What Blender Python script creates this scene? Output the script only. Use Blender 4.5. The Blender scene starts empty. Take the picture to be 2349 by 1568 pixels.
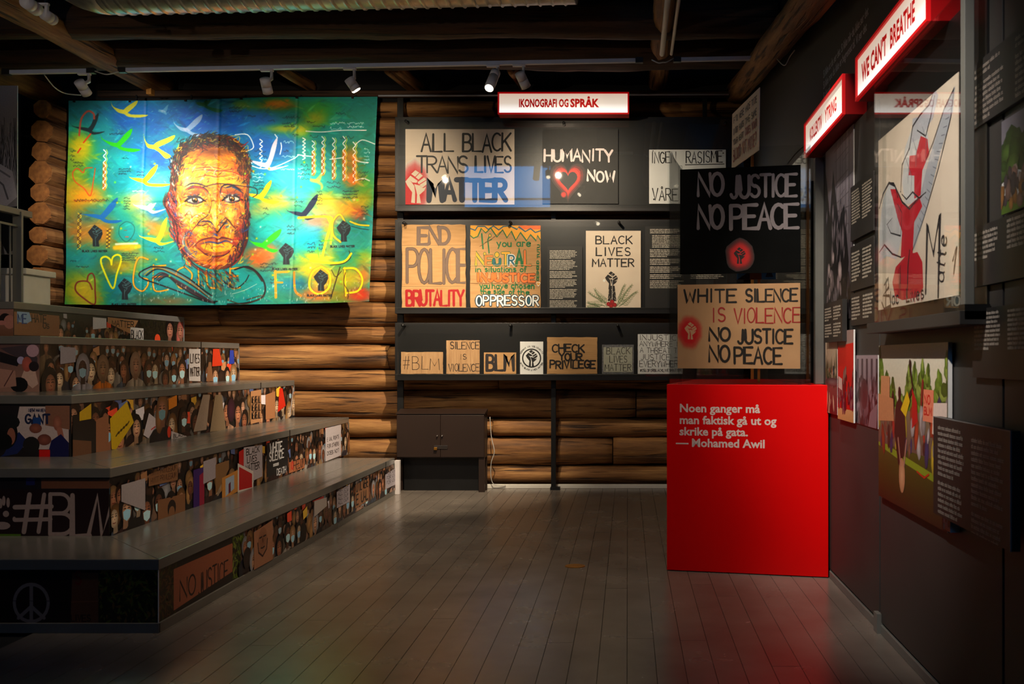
import bpy, bmesh, math, random
import numpy as np
from mathutils import Vector, Matrix, noise as mnoise
random.seed(7)
sc = bpy.context.scene
COL = sc.collection
PI = math.pi
EYE = 1.55
F = 2050.0
# ------------------------------------------------------------------ camera
cd = bpy.data.cameras.new('camera'); cam = bpy.data.objects.new('camera', cd); COL.objects.link(cam)
cam.location = (0, 0, EYE); cam.rotation_euler = (PI / 2, 0, 0)
cd.sensor_width = 36; cd.lens = F / 2349 * 36
cd.shift_x = -265.5 / 2349; cd.shift_y = 36 / 2349
cd.clip_start = 0.05
cd.dof.use_dof = True; cd.dof.focus_distance = 9.6; cd.dof.aperture_fstop = 4.5
sc.camera = cam
# ------------------------------------------------------------------ world, exposure
sc.view_settings.view_transform = 'Standard'; sc.view_settings.look = 'None'
sc.view_settings.exposure = 0.0; sc.view_settings.gamma = 1; sc.view_settings.use_curve_mapping = False
w = bpy.data.worlds.new('world'); sc.world = w; w.use_nodes = True
w.node_tree.nodes['Background'].inputs[0].default_value = (0.5, 0.6, 0.8, 1)
w.node_tree.nodes['Background'].inputs[1].default_value = 0.15
sc.cycles.transparent_max_bounces = 24
sc.cycles.max_bounces = 8
sc.cycles.sample_clamp_indirect = 3.0
sc.cycles.use_denoising = True

WARM = (1.0, 0.80, 0.56); NEUT = (1.0, 0.90, 0.78); COOL = (0.9, 0.95, 1.0)
def spot(pos, tgt, energy, angle, blend, color=WARM, rad=0.03):
    l = bpy.data.lights.new('spot_beam', 'SPOT'); l.energy = energy; l.spot_size = math.radians(angle)
    l.spot_blend = blend; l.color = color; l.shadow_soft_size = rad
    o = bpy.data.objects.new('spot_beam', l); COL.objects.link(o)
    o.location = pos
    o.rotation_euler = (Vector(tgt) - Vector(pos)).to_track_quat('-Z', 'Y').to_euler()
    return o
def PX(px, py, D):
    return Vector(((px - 1440) * D / F, D, EYE + (820 - py) * D / F))
def LP(px, py, D, tx, ty, TD):
    a = PX(px, py, D); return a + (PX(tx, ty, TD) - a).normalized() * .045
# lamp heads in the track and ceiling spots out of view, some only added as fill (the visible heads are built further down at the same places)
LAMPS = [
 # pos, target, energy, angle, blend, colour
 (LP(200, 216, 8.40, 330, 430, 10.2), PX(330, 430, 10.2), 440, 74, 1.0, NEUT),
 (LP(615, 213, 8.38, 560, 520, 10.2), PX(560, 500, 10.2), 450, 74, 1.0, NEUT),
 (LP(818, 207, 8.26, 800, 520, 10.3), PX(800, 520, 10.3), 250, 100, 1.0, WARM),
 (LP(1122, 202, 8.22, 880, 930, 10.4), PX(880, 930, 10.4), 980, 72, 0.8, WARM),
 (LP(1207, 200, 8.34, 1200, 560, 10.4), PX(1360, 520, 10.4), 330, 84, 1.0, WARM),
 (Vector((0.85, 5.15, 4.5)), Vector((1.36, 6.35, 1.6)), 420, 34, 1.0, NEUT),  # added: stands in for the sign box glow on the red plinth
 (Vector((-0.6, 2.6, 4.3)), Vector((1.45, 4.50, 1.85)), 760, 42, 0.9, NEUT),
 (Vector((-0.6, 2.2, 4.3)), Vector((1.45, 5.9, 1.9)), 330, 30, 0.9, WARM),
 (Vector((-0.9, 4.4, 4.5)), Vector((-4.0, 7.8, 1.0)), 420, 75, 1.0, WARM),  # added fill to brighten the tier risers
 (Vector((-1.4, 4.9, 4.7)), Vector((-0.8, 7.8, 0.0)), 230, 92, 1.0, WARM),  # added fill for the floor, an unseen lamp
 (Vector((-6.0, 0.5, 3.0)), Vector((-3.2, 8.6, 4.5)), 200, 60, 1.0, WARM),  # added in place of bounced light on the track and roof timbers
]
for i, (p, t, e, a, b, c) in enumerate(LAMPS):
    spot(p, t, e, a, b, c)

# ------------------------------------------------------------------ colour + materials
def lin(c):
    r = []
    for v in c[:3]:
        r.append(v / 12.92 if v <= 0.04045 else ((v + 0.055) / 1.055) ** 2.4)
    return (r[0], r[1], r[2], 1.0)
def newmat(name):
    m = bpy.data.materials.new(name); m.use_nodes = True
    return m, m.node_tree.nodes, m.node_tree.links, m.node_tree.nodes['Principled BSDF']
def pmat(name, c1, c2=None, scale=(8, 8, 8), rough=0.5, metal=0.0, bump=0.0, detail=4, spec=0.5, coat=0.0, bscale=None, rv=0.0):
    m, n, L, b = newmat(name)
    c2 = c2 or tuple(x * 0.85 for x in c1)
    tc = n.new('ShaderNodeTexCoord'); mp = n.new('ShaderNodeMapping'); mp.inputs['Scale'].default_value = scale
    nz = n.new('ShaderNodeTexNoise'); nz.inputs['Scale'].default_value = 1.0; nz.inputs['Detail'].default_value = detail
    L.new(tc.outputs['Object'], mp.inputs[0]); L.new(mp.outputs[0], nz.inputs['Vector'])
    cr = n.new('ShaderNodeValToRGB'); cr.color_ramp.elements[0].position = 0.3; cr.color_ramp.elements[1].position = 0.7
    cr.color_ramp.elements[0].color = lin(c2); cr.color_ramp.elements[1].color = lin(c1)
    L.new(nz.outputs['Fac'], cr.inputs[0]); L.new(cr.outputs[0], b.inputs['Base Color'])
    b.inputs['Roughness'].default_value = rough; b.inputs['Metallic'].default_value = metal
    b.inputs['Specular IOR Level'].default_value = spec; b.inputs['Coat Weight'].default_value = coat
    if rv:
        mr = n.new('ShaderNodeMapRange'); mr.inputs[3].default_value = rough - rv; mr.inputs[4].default_value = rough + rv
        L.new(nz.outputs['Fac'], mr.inputs[0]); L.new(mr.outputs[0], b.inputs['Roughness'])
    if bump:
        bp = n.new('ShaderNodeBump'); bp.inputs['Strength'].default_value = bump; bp.inputs['Distance'].default_value = 0.01
        if bscale:
            mp2 = n.new('ShaderNodeMapping'); mp2.inputs['Scale'].default_value = bscale
            nz2 = n.new('ShaderNodeTexNoise'); nz2.inputs['Scale'].default_value = 1.0
            L.new(tc.outputs['Object'], mp2.inputs[0]); L.new(mp2.outputs[0], nz2.inputs['Vector'])
            L.new(nz2.outputs['Fac'], bp.inputs['Height'])
        else:
            L.new(nz.outputs['Fac'], bp.inputs['Height'])
        L.new(bp.outputs[0], b.inputs['Normal'])
    return m
def woodmat(name, light, mid, dark, axis=0, rough=0.75, bump=0.6, ring=True):
    m, n, L, b = newmat(name)
    tc = n.new('ShaderNodeTexCoord'); mp = n.new('ShaderNodeMapping')
    s = [9, 9, 9]; s[axis] = 0.8; mp.inputs['Scale'].default_value = s
    L.new(tc.outputs['Object'], mp.inputs[0])
    oi = n.new('ShaderNodeObjectInfo'); vm = n.new('ShaderNodeVectorMath'); vm.operation = 'ADD'
    cx = n.new('ShaderNodeCombineXYZ'); mu = n.new('ShaderNodeMath'); mu.operation = 'MULTIPLY'; mu.inputs[1].default_value = 40
    L.new(oi.outputs['Random'], mu.inputs[0]); L.new(mu.outputs[0], cx.inputs[0]); L.new(mu.outputs[0], cx.inputs[1])
    L.new(mp.outputs[0], vm.inputs[0]); L.new(cx.outputs[0], vm.inputs[1])
    nz = n.new('ShaderNodeTexNoise'); nz.inputs['Scale'].default_value = 1; nz.inputs['Detail'].default_value = 8; nz.inputs['Roughness'].default_value = 0.65
    L.new(vm.outputs[0], nz.inputs['Vector'])
    cr = n.new('ShaderNodeValToRGB'); e = cr.color_ramp.elements
    e[0].position = 0.32; e[0].color = lin(dark); e[1].position = 0.72; e[1].color = lin(light)
    k = cr.color_ramp.elements.new(0.5); k.color = lin(mid)
    L.new(nz.outputs['Fac'], cr.inputs[0])
    # cracks: very stretched noise, thin dark lines
    mp2 = n.new('ShaderNodeMapping'); s2 = [26, 26, 26]; s2[axis] = 1.1; mp2.inputs['Scale'].default_value = s2
    L.new(tc.outputs['Object'], mp2.inputs[0])
    vm2 = n.new('ShaderNodeVectorMath'); vm2.operation = 'ADD'; L.new(mp2.outputs[0], vm2.inputs[0]); L.new(cx.outputs[0], vm2.inputs[1])
    nz2 = n.new('ShaderNodeTexNoise'); nz2.inputs['Scale'].default_value = 1; nz2.inputs['Detail'].default_value = 5
    L.new(vm2.outputs[0], nz2.inputs['Vector'])
    cr2 = n.new('ShaderNodeValToRGB'); e2 = cr2.color_ramp.elements
    e2[0].position = 0.33; e2[0].color = (0.12, 0.10, 0.09, 1); e2[1].position = 0.43; e2[1].color = (1, 1, 1, 1)
    L.new(nz2.outputs['Fac'], cr2.inputs[0])
    mx = n.new('ShaderNodeMix'); mx.data_type = 'RGBA'; mx.blend_type = 'MULTIPLY'; mx.inputs[0].default_value = 1
    L.new(cr.outputs[0], mx.inputs[6]); L.new(cr2.outputs[0], mx.inputs[7])
    L.new(mx.outputs[2], b.inputs['Base Color'])
    ad = n.new('ShaderNodeMath'); ad.operation = 'ADD'; L.new(nz.outputs['Fac'], ad.inputs[0]); L.new(cr2.outputs[0], ad.inputs[1])
    bp = n.new('ShaderNodeBump'); bp.inputs['Strength'].default_value = bump; bp.inputs['Distance'].default_value = 0.02
    L.new(ad.outputs[0], bp.inputs['Height']); L.new(bp.outputs[0], b.inputs['Normal'])
    b.inputs['Roughness'].default_value = rough
    return m
def emat(name, col, strength):
    m, n, L, b = newmat(name)
    nz = n.new('ShaderNodeTexNoise'); nz.inputs['Scale'].default_value = 3
    mr = n.new('ShaderNodeMapRange'); mr.inputs[3].default_value = strength * 0.95; mr.inputs[4].default_value = strength * 1.05
    L.new(nz.outputs['Fac'], mr.inputs[0]); L.new(mr.outputs[0], b.inputs['Emission Strength'])
    b.inputs['Emission Color'].default_value = lin(col); b.inputs['Base Color'].default_value = lin(col)
    return m
def glassmat():
    m, n, L, b = newmat('clear_acrylic')
    n.remove(b); out = n['Material Output']
    tr = n.new('ShaderNodeBsdfTransparent'); tr.inputs[0].default_value = (0.97, 0.98, 0.98, 1)
    gl = n.new('ShaderNodeBsdfGlossy'); gl.inputs['Roughness'].default_value = 0.02
    fr = n.new('ShaderNodeFresnel'); gg = n.new('ShaderNodeNewGeometry'); mi = n.new('ShaderNodeMapRange'); mi.inputs[3].default_value = 1.5; mi.inputs[4].default_value = 1 / 1.5; L.new(gg.outputs['Backfacing'], mi.inputs[0]); L.new(mi.outputs[0], fr.inputs[0])
    nz = n.new('ShaderNodeTexNoise'); nz.inputs['Scale'].default_value = 1.3
    bp = n.new('ShaderNodeBump'); bp.inputs['Strength'].default_value = 0.03; bp.inputs['Distance'].default_value = 0.02
    L.new(nz.outputs['Fac'], bp.inputs['Height']); L.new(bp.outputs[0], gl.inputs['Normal'])
    mx = n.new('ShaderNodeMixShader'); L.new(fr.outputs[0], mx.inputs[0]); L.new(tr.outputs[0], mx.inputs[1]); L.new(gl.outputs[0], mx.inputs[2])
    L.new(mx.outputs[0], out.inputs[0]); return m
def inkmat(name, rough=0.55):
    m, n, L, b = newmat(name)
    at = n.new('ShaderNodeAttribute'); at.attribute_name = 'Ink'
    nz = n.new('ShaderNodeTexNoise'); nz.inputs['Scale'].default_value = 60; nz.inputs['Detail'].default_value = 2
    mr = n.new('ShaderNodeMapRange'); mr.inputs[3].default_value = 0.84; mr.inputs[4].default_value = 1.1
    tc = n.new('ShaderNodeTexCoord'); L.new(tc.outputs['Object'], nz.inputs['Vector'])
    L.new(nz.outputs['Fac'], mr.inputs[0])
    mx = n.new('ShaderNodeMix'); mx.data_type = 'RGBA'; mx.blend_type = 'MULTIPLY'; mx.inputs[0].default_value = 1
    L.new(at.outputs['Color'], mx.inputs[6]); L.new(mr.outputs[0], mx.inputs[7]); L.new(mx.outputs[2], b.inputs['Base Color'])
    b.inputs['Roughness'].default_value = rough; return m
def floormat():
    m, n, L, b = newmat('painted_plank')
    tc = n.new('ShaderNodeTexCoord'); ge = n.new('ShaderNodeNewGeometry')
    oi = n.new('ShaderNodeObjectInfo')
    nz = n.new('ShaderNodeTexNoise'); nz.inputs['Scale'].default_value = 2.5; nz.inputs['Detail'].default_value = 6
    L.new(ge.outputs['Position'], nz.inputs['Vector'])
    cr = n.new('ShaderNodeValToRGB'); cr.color_ramp.elements[0].position = 0.3; cr.color_ramp.elements[1].position = 0.7
    cr.color_ramp.elements[0].color = lin((0.40, 0.37, 0.345)); cr.color_ramp.elements[1].color = lin((0.46, 0.43, 0.40))
    L.new(nz.outputs['Fac'], cr.inputs[0])
    mr = n.new('ShaderNodeMapRange'); mr.inputs[3].default_value = 0.94; mr.inputs[4].default_value = 1.05
    L.new(oi.outputs['Random'], mr.inputs[0])
    mx = n.new('ShaderNodeMix'); mx.data_type = 'RGBA'; mx.blend_type = 'MULTIPLY'; mx.inputs[0].default_value = 1
    L.new(cr.outputs[0], mx.inputs[6]); L.new(mr.outputs[0], mx.inputs[7]); L.new(mx.outputs[2], b.inputs['Base Color'])
    n2 = n.new('ShaderNodeTexNoise'); n2.inputs['Scale'].default_value = 1.0; n2.inputs['Detail'].default_value = 5
    mp = n.new('ShaderNodeMapping'); mp.inputs['Scale'].default_value = (40, 3, 3); L.new(ge.outputs['Position'], mp.inputs[0]); L.new(mp.outputs[0], n2.inputs['Vector'])
    r2 = n.new('ShaderNodeMapRange'); r2.inputs[3].default_value = 0.18; r2.inputs[4].default_value = 0.33
    L.new(nz.outputs['Fac'], r2.inputs[0]); L.new(r2.outputs[0], b.inputs['Roughness'])
    bp = n.new('ShaderNodeBump'); bp.inputs['Strength'].default_value = 0.12; bp.inputs['Distance'].default_value = 0.004
    L.new(n2.outputs['Fac'], bp.inputs['Height']); L.new(bp.outputs[0], b.inputs['Normal'])
    return m
M = {}
M['floor'] = floormat()
M['void'] = pmat('dark_plaster', (0.10, 0.10, 0.11), rough=0.9)
M['wall'] = pmat('dark_grey_wall_paint', (0.20, 0.19, 0.185), (0.18, 0.17, 0.165), (3, 3, 3), rough=0.55, bump=0.05, bscale=(150, 150, 150))
M['panelblack'] = pmat('black_board', (0.068, 0.064, 0.063), (0.056, 0.053, 0.052), rough=0.42)
M['textpanel'] = pmat('charcoal_text_panel', (0.15, 0.14, 0.14), (0.13, 0.125, 0.12), rough=0.5)
M['log'] = woodmat('hewn_log', (0.70, 0.52, 0.30), (0.50, 0.335, 0.17), (0.25, 0.155, 0.08), 0)
M['logy'] = woodmat('hewn_log_depth', (0.66, 0.48, 0.28), (0.50, 0.33, 0.17), (0.28, 0.17, 0.09), 1)
M['beam'] = woodmat('dark_beam', (0.34, 0.22, 0.13), (0.24, 0.15, 0.09), (0.12, 0.08, 0.05), 0)
M['logend'] = pmat('sawn_log_end', (0.66, 0.42, 0.2), (0.48, 0.29, 0.13), (20, 20, 20), rough=0.85, bump=0.3)
M['steel'] = pmat('black_steel', (0.09, 0.095, 0.10), (0.07, 0.07, 0.075), rough=0.45, metal=0.2)
M['greymetal'] = pmat('grey_painted_metal', (0.42, 0.42, 0.40), (0.38, 0.38, 0.37), (5, 5, 5), rough=0.45)
M['lampgrey'] = pmat('pale_grey_metal', (0.86, 0.84, 0.84), (0.82, 0.80, 0.81), rough=0.45)
M['rail'] = pmat('aluminium_rail', (0.74, 0.76, 0.82), (0.7, 0.72, 0.78), rough=0.5)
M['duct'] = pmat('galvanised_duct', (0.72, 0.72, 0.68), (0.58, 0.58, 0.55), (12, 12, 12), rough=0.35, metal=0.8, bump=0.1)
M['tread'] = pmat('grey_vinyl_tread', (0.41, 0.40, 0.385), (0.385, 0.375, 0.36), (5, 5, 5), rough=0.23, rv=0.06)
M['nosing'] = pmat('grey_tread_edge', (0.42, 0.41, 0.39), (0.39, 0.38, 0.36), (10, 10, 10), rough=0.45)
M['paper'] = pmat('off_white_paper', (0.92, 0.85, 0.77), (0.90, 0.82, 0.74), rough=0.6)
M['wpaper'] = pmat('white_paper', (0.90, 0.90, 0.90), (0.87, 0.87, 0.87), rough=0.6)
M['card'] = pmat('brown_cardboard', (0.78, 0.60, 0.40), (0.70, 0.53, 0.34), (4, 4, 30), rough=0.8, bump=0.25, bscale=(2, 2, 160))
M['cardv'] = pmat('brown_cardboard_upright_flutes', (0.76, 0.60, 0.43), (0.68, 0.52, 0.36), (30, 4, 4), rough=0.8, bump=0.25, bscale=(160, 2, 2))
M['greycard'] = pmat('grey_card', (0.70, 0.70, 0.64), (0.64, 0.64, 0.58), (20, 20, 20), rough=0.7, bump=0.2)
M['tape'] = pmat('silver_tape', (0.62, 0.62, 0.62), (0.45, 0.45, 0.46), (40, 40, 40), rough=0.3, metal=0.5, bump=0.4)
M['blackcard'] = pmat('black_card', (0.045, 0.045, 0.045), (0.03, 0.03, 0.03), rough=0.9, spec=0.1)
M['blackfoam'] = pmat('black_foam_card', (0.16, 0.155, 0.155), (0.14, 0.135, 0.135), rough=0.6)
M['red'] = pmat('red_lacquer', (0.90, 0.0, 0.004), (0.88, 0.0, 0.003), (2, 2, 2), rough=0.42, spec=0.22)
M['redbox'] = pmat('red_sign_casing', (0.66, 0.03, 0.05), (0.62, 0.02, 0.04), rough=0.4)
M['cabinet'] = pmat('brown_cabinet_metal', (0.16, 0.105, 0.08), (0.145, 0.095, 0.07), (3, 3, 3), rough=0.45)
M['chrome'] = pmat('chrome', (0.8, 0.8, 0.8), (0.7, 0.7, 0.7), rough=0.2, metal=1.0)
M['brass'] = pmat('brass', (0.85, 0.62, 0.25), (0.7, 0.5, 0.2), rough=0.35, metal=0.9)
M['white'] = pmat('white_paint', (0.86, 0.85, 0.82), (0.82, 0.81, 0.78), rough=0.5)
M['cable'] = pmat('cable_sheath', (0.75, 0.74, 0.72), (0.7, 0.7, 0.68), rough=0.5)
M['blackcable'] = pmat('black_cable', (0.06, 0.06, 0.06), rough=0.5)
M['stick'] = pmat('pine_stick', (0.82, 0.58, 0.28), (0.72, 0.48, 0.2), (40, 40, 3), rough=0.6)
M['whiteedge'] = pmat('pale_board_edge', (0.55, 0.55, 0.55), rough=0.5)
M['glass'] = glassmat()
M['ink'] = inkmat('printed_ink')
M['inkgloss'] = inkmat('printed_laminate', 0.42)
M['lens'] = emat('lamp_lens', (1.0, 0.93, 0.8), 14)
M['litink'] = emat('backlit_red_letters', (.72, .02, .03), .55)
M['litrim'] = emat('glowing_red_rim', (.78, .02, .05), .40)
M['lensoff'] = pmat('dark_lens', (0.2, 0.2, 0.2), rough=0.2)

# ------------------------------------------------------------------ mesh helpers
class MB:
    def __init__(s): s.v = []; s.f = []
    def box(s, a, b):
        x0, y0, z0 = a; x1, y1, z1 = b; i = len(s.v)
        s.v += [(x0,y0,z0),(x1,y0,z0),(x1,y1,z0),(x0,y1,z0),(x0,y0,z1),(x1,y0,z1),(x1,y1,z1),(x0,y1,z1)]
        s.f += [(i,i+3,i+2,i+1),(i+4,i+5,i+6,i+7),(i,i+1,i+5,i+4),(i+1,i+2,i+6,i+5),(i+2,i+3,i+7,i+6),(i+3,i,i+4,i+7)]
        return s
    def tube(s, pts, r, n=10, caps=True):
        pts = [Vector(p) for p in pts]; base = len(s.v)
        rr = r if isinstance(r, (list, tuple)) else [r] * len(pts)
        up = Vector((0, 0, 1))
        for k, p in enumerate(pts):
            d = (pts[min(k + 1, len(pts) - 1)] - pts[max(k - 1, 0)]).normalized()
            a = d.cross(up)
            if a.length < 1e-3: a = d.cross(Vector((1, 0, 0)))
            a.normalize(); c = a.cross(d)
            for j in range(n):
                t = 2 * PI * j / n
                s.v.append(tuple(p + (a * math.cos(t) + c * math.sin(t)) * rr[k]))
        for k in range(len(pts) - 1):
            for j in range(n):
                q = (j + 1) % n
                s.f.append((base + k*n + j, base + k*n + q, base + (k+1)*n + q, base + (k+1)*n + j))
        if caps:
            s.f.append(tuple(base + j for j in reversed(range(n))))
            e = base + (len(pts) - 1) * n; s.f.append(tuple(e + j for j in range(n)))
        return s
    def prism(s, poly, y0, y1):   # poly in x,z ; extruded in y
        i = len(s.v); n = len(poly)
        s.v += [(x, y0, z) for x, z in poly] + [(x, y1, z) for x, z in poly]
        s.f.append(tuple(range(i, i + n))); s.f.append(tuple(reversed(range(i + n, i + 2 * n))))
        for k in range(n):
            q = (k + 1) % n; s.f.append((i + k, i + n + k, i + n + q, i + q))
        return s
    def obj(s, name, mat, parent=None, loc=(0, 0, 0), rz=0.0, bevel=0.0, smooth=False):
        me = bpy.data.meshes.new(name); me.from_pydata(s.v, [], s.f); me.update()
        bm = bmesh.new(); bm.from_mesh(me); bmesh.ops.recalc_face_normals(bm, faces=bm.faces)
        if bevel: bmesh.ops.bevel(bm, geom=bm.edges[:], offset=bevel, segments=2, affect='EDGES', profile=0.5)
        if smooth:
            for f in bm.faces: f.smooth = True
        bm.to_mesh(me); bm.free()
        me.materials.append(mat)
        o = bpy.data.objects.new(name, me); COL.objects.link(o)
        if parent: o.parent = parent
        o.location = loc; o.rotation_euler = (0, 0, rz)
        return o
def tag(o, label, cat, group=None):
    o['label'] = label; o['category'] = cat
    if group: o['group'] = group
    return o
def empty(name, loc, rz=0.0):
    o = bpy.data.objects.new(name, None); COL.objects.link(o); o.location = loc; o.rotation_euler = (0, 0, rz)
    o.empty_display_size = 0.1
    return o
def struct(o): o['kind'] = 'structure'; return o

# ------------------------------------------------------------------ handwriting: single stroke letters
def arc(cx, cy, rx, ry, a0, a1, n=9):
    return [(cx + rx * math.cos(math.radians(a0 + (a1 - a0) * i / n)), cy + ry * math.sin(math.radians(a0 + (a1 - a0) * i / n))) for i in range(n + 1)]
G = {
 'A': [[(0,0),(.5,1),(1,0)],[(.2,.38),(.8,.38)]],
 'B': [[(0,0),(0,1)],[(0,1)]+arc(.45,.76,.4,.24,90,-90)+[(0,.52)],[(0,.52)]+arc(.5,.26,.48,.26,90,-90)+[(0,0)]],
 'C': [arc(.55,.5,.55,.5,50,310,12)],
 'D': [[(0,0),(0,1)],[(0,1)]+arc(.3,.5,.7,.5,90,-90,12)+[(0,0)]],
 'E': [[(1,1),(0,1),(0,0),(1,0)],[(0,.52),(.8,.52)]],
 'F': [[(.95,1),(0,1),(0,0)],[(0,.52),(.75,.52)]],
 'G': [arc(.55,.5,.55,.5,45,350,12)+[(1,.45),(.6,.45)]],
 'H': [[(0,0),(0,1)],[(1,0),(1,1)],[(0,.5),(1,.5)]],
 'I': [[(.5,0),(.5,1)]],
 'J': [[(.8,1),(.8,.25)]+arc(.42,.25,.38,.25,0,-160,8)],
 'K': [[(0,0),(0,1)],[(.95,1),(0,.42)],[(.3,.58),(1,0)]],
 'L': [[(0,1),(0,0),(.95,0)]],
 'M': [[(0,0),(.08,1),(.5,.35),(.92,1),(1,0)]],
 'N': [[(0,0),(0,1),(1,0),(1,1)]],
 'O': [arc(.5,.5,.5,.5,90,450,16)],
 'P': [[(0,0),(0,1)],[(0,1)]+arc(.5,.74,.48,.26,90,-90)+[(0,.48)]],
 'R': [[(0,0),(0,1)],[(0,1)]+arc(.5,.75,.45,.25,90,-90)+[(0,.5)],[(.4,.5),(1,0)]],
 'S': [arc(.5,.75,.42,.25,30,270,9)+arc(.5,.25,.45,.25,90,-150,9)],
 'T': [[(0,1),(1,1)],[(.5,1),(.5,0)]],
 'U': [[(0,1),(0,.35)]+arc(.5,.35,.5,.35,180,360,9)+[(1,1)]],
 'V': [[(0,1),(.5,0),(1,1)]],
 'W': [[(0,1),(.25,0),(.5,.75),(.75,0),(1,1)]],
 'X': [[(0,0),(1,1)],[(0,1),(1,0)]],
 'Y': [[(0,1),(.5,.5),(1,1)],[(.5,.5),(.5,0)]],
 'Å': [[(0,0),(.5,.85),(1,0)],[(.2,.33),(.8,.33)],arc(.5,1.08,.12,.09,0,360,8)],
 '#': [[(.25,0),(.4,1)],[(.65,0),(.8,1)],[(0,.66),(1,.68)],[(0,.32),(.98,.34)]],
 '?': [arc(.5,.75,.4,.25,170,-80,9)+[(.5,.3)],[(.5,.06),(.5,.0)]],
 '=': [[(0,.65),(1,.65)],[(0,.3),(1,.3)]],
 '-': [[(.1,.45),(.9,.45)]], '.': [[(.45,.02),(.55,.02)]], "'": [[(.5,1),(.4,.75)]], ':': [[(.5,.7),(.5,.72)],[(.5,.2),(.5,.22)]],
 '2': [arc(.5,.72,.45,.28,170,-20,8)+[(0,0),(1,0)]],
 'a': [arc(.45,.3,.42,.3,40,400,12),[(.87,.6),(.87,.1),(1,0)]],
 'b': [[(0,1),(0,0)],arc(.45,.3,.45,.3,180,-180,12)],
 'c': [arc(.5,.3,.48,.3,45,315,9)],
 'd': [arc(.45,.3,.42,.3,0,360,12),[(.87,1),(.87,0)]],
 'e': [[(.05,.32),(.9,.36)]+arc(.48,.3,.44,.3,20,320,11)],
 'f': [arc(.6,.8,.3,.2,30,180,6)+[(.3,0)],[(0,.55),(.7,.55)]],
 'h': [[(0,1),(0,0)],[(0,.3)]+arc(.42,.32,.42,.28,160,0,7)+[(.84,0)]],
 'i': [[(.5,.58),(.5,0)],[(.5,.82),(.5,.84)]],
 'n': [[(0,.6),(0,0)],[(0,.3)]+arc(.42,.32,.42,.28,160,0,7)+[(.84,0)]],
 'o': [arc(.5,.3,.46,.3,90,450,12)],
 'r': [[(.1,.6),(.1,0)],[(.1,.35)]+arc(.5,.35,.4,.23,150,40,5)],
 's': [arc(.5,.46,.35,.14,40,250,6)+arc(.5,.16,.4,.16,80,-140,6)],
 't': [[(.4,.95),(.4,.1),(.7,0)],[(.05,.62),(.8,.62)]],
 'u': [[(0,.6),(0,.25)]+arc(.42,.25,.42,.25,180,360,7)+[(.84,.6)],[(.84,.6),(.84,0)]],
 'v': [[(0,.6),(.45,0),(.9,.6)]],
 'l': [[(.4,1),(.4,0)]],
 'y': [[(0,.6),(.45,.05)],[(.9,.6),(.3,-.35)]],
}
GW = {'I': .35, 'i': .35, 'l': .35, '.': .3, "'": .3, ':': .3, 'M': 1.2, 'W': 1.25, ' ': .6, 'J': .85, 'r': .7, 't': .7, 'f': .7}
def layout(text, width, height, jit, rnd, gap=0.28):
    tot = sum(GW.get(c, 1.0) for c in text) + gap * (len(text) - 1)
    s = width / tot; out = []; x = 0
    for c in text:
        gw = GW.get(c, 1.0)
        dy = rnd.uniform(-jit, jit) * height; sk = rnd.uniform(-jit, jit)
        for st in G.get(c, []):
            out.append([((x + (px * gw)) * s + sk * py * height * 0.5, py * height + dy) for px, py in st])
        x += gw + gap
    return out

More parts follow.
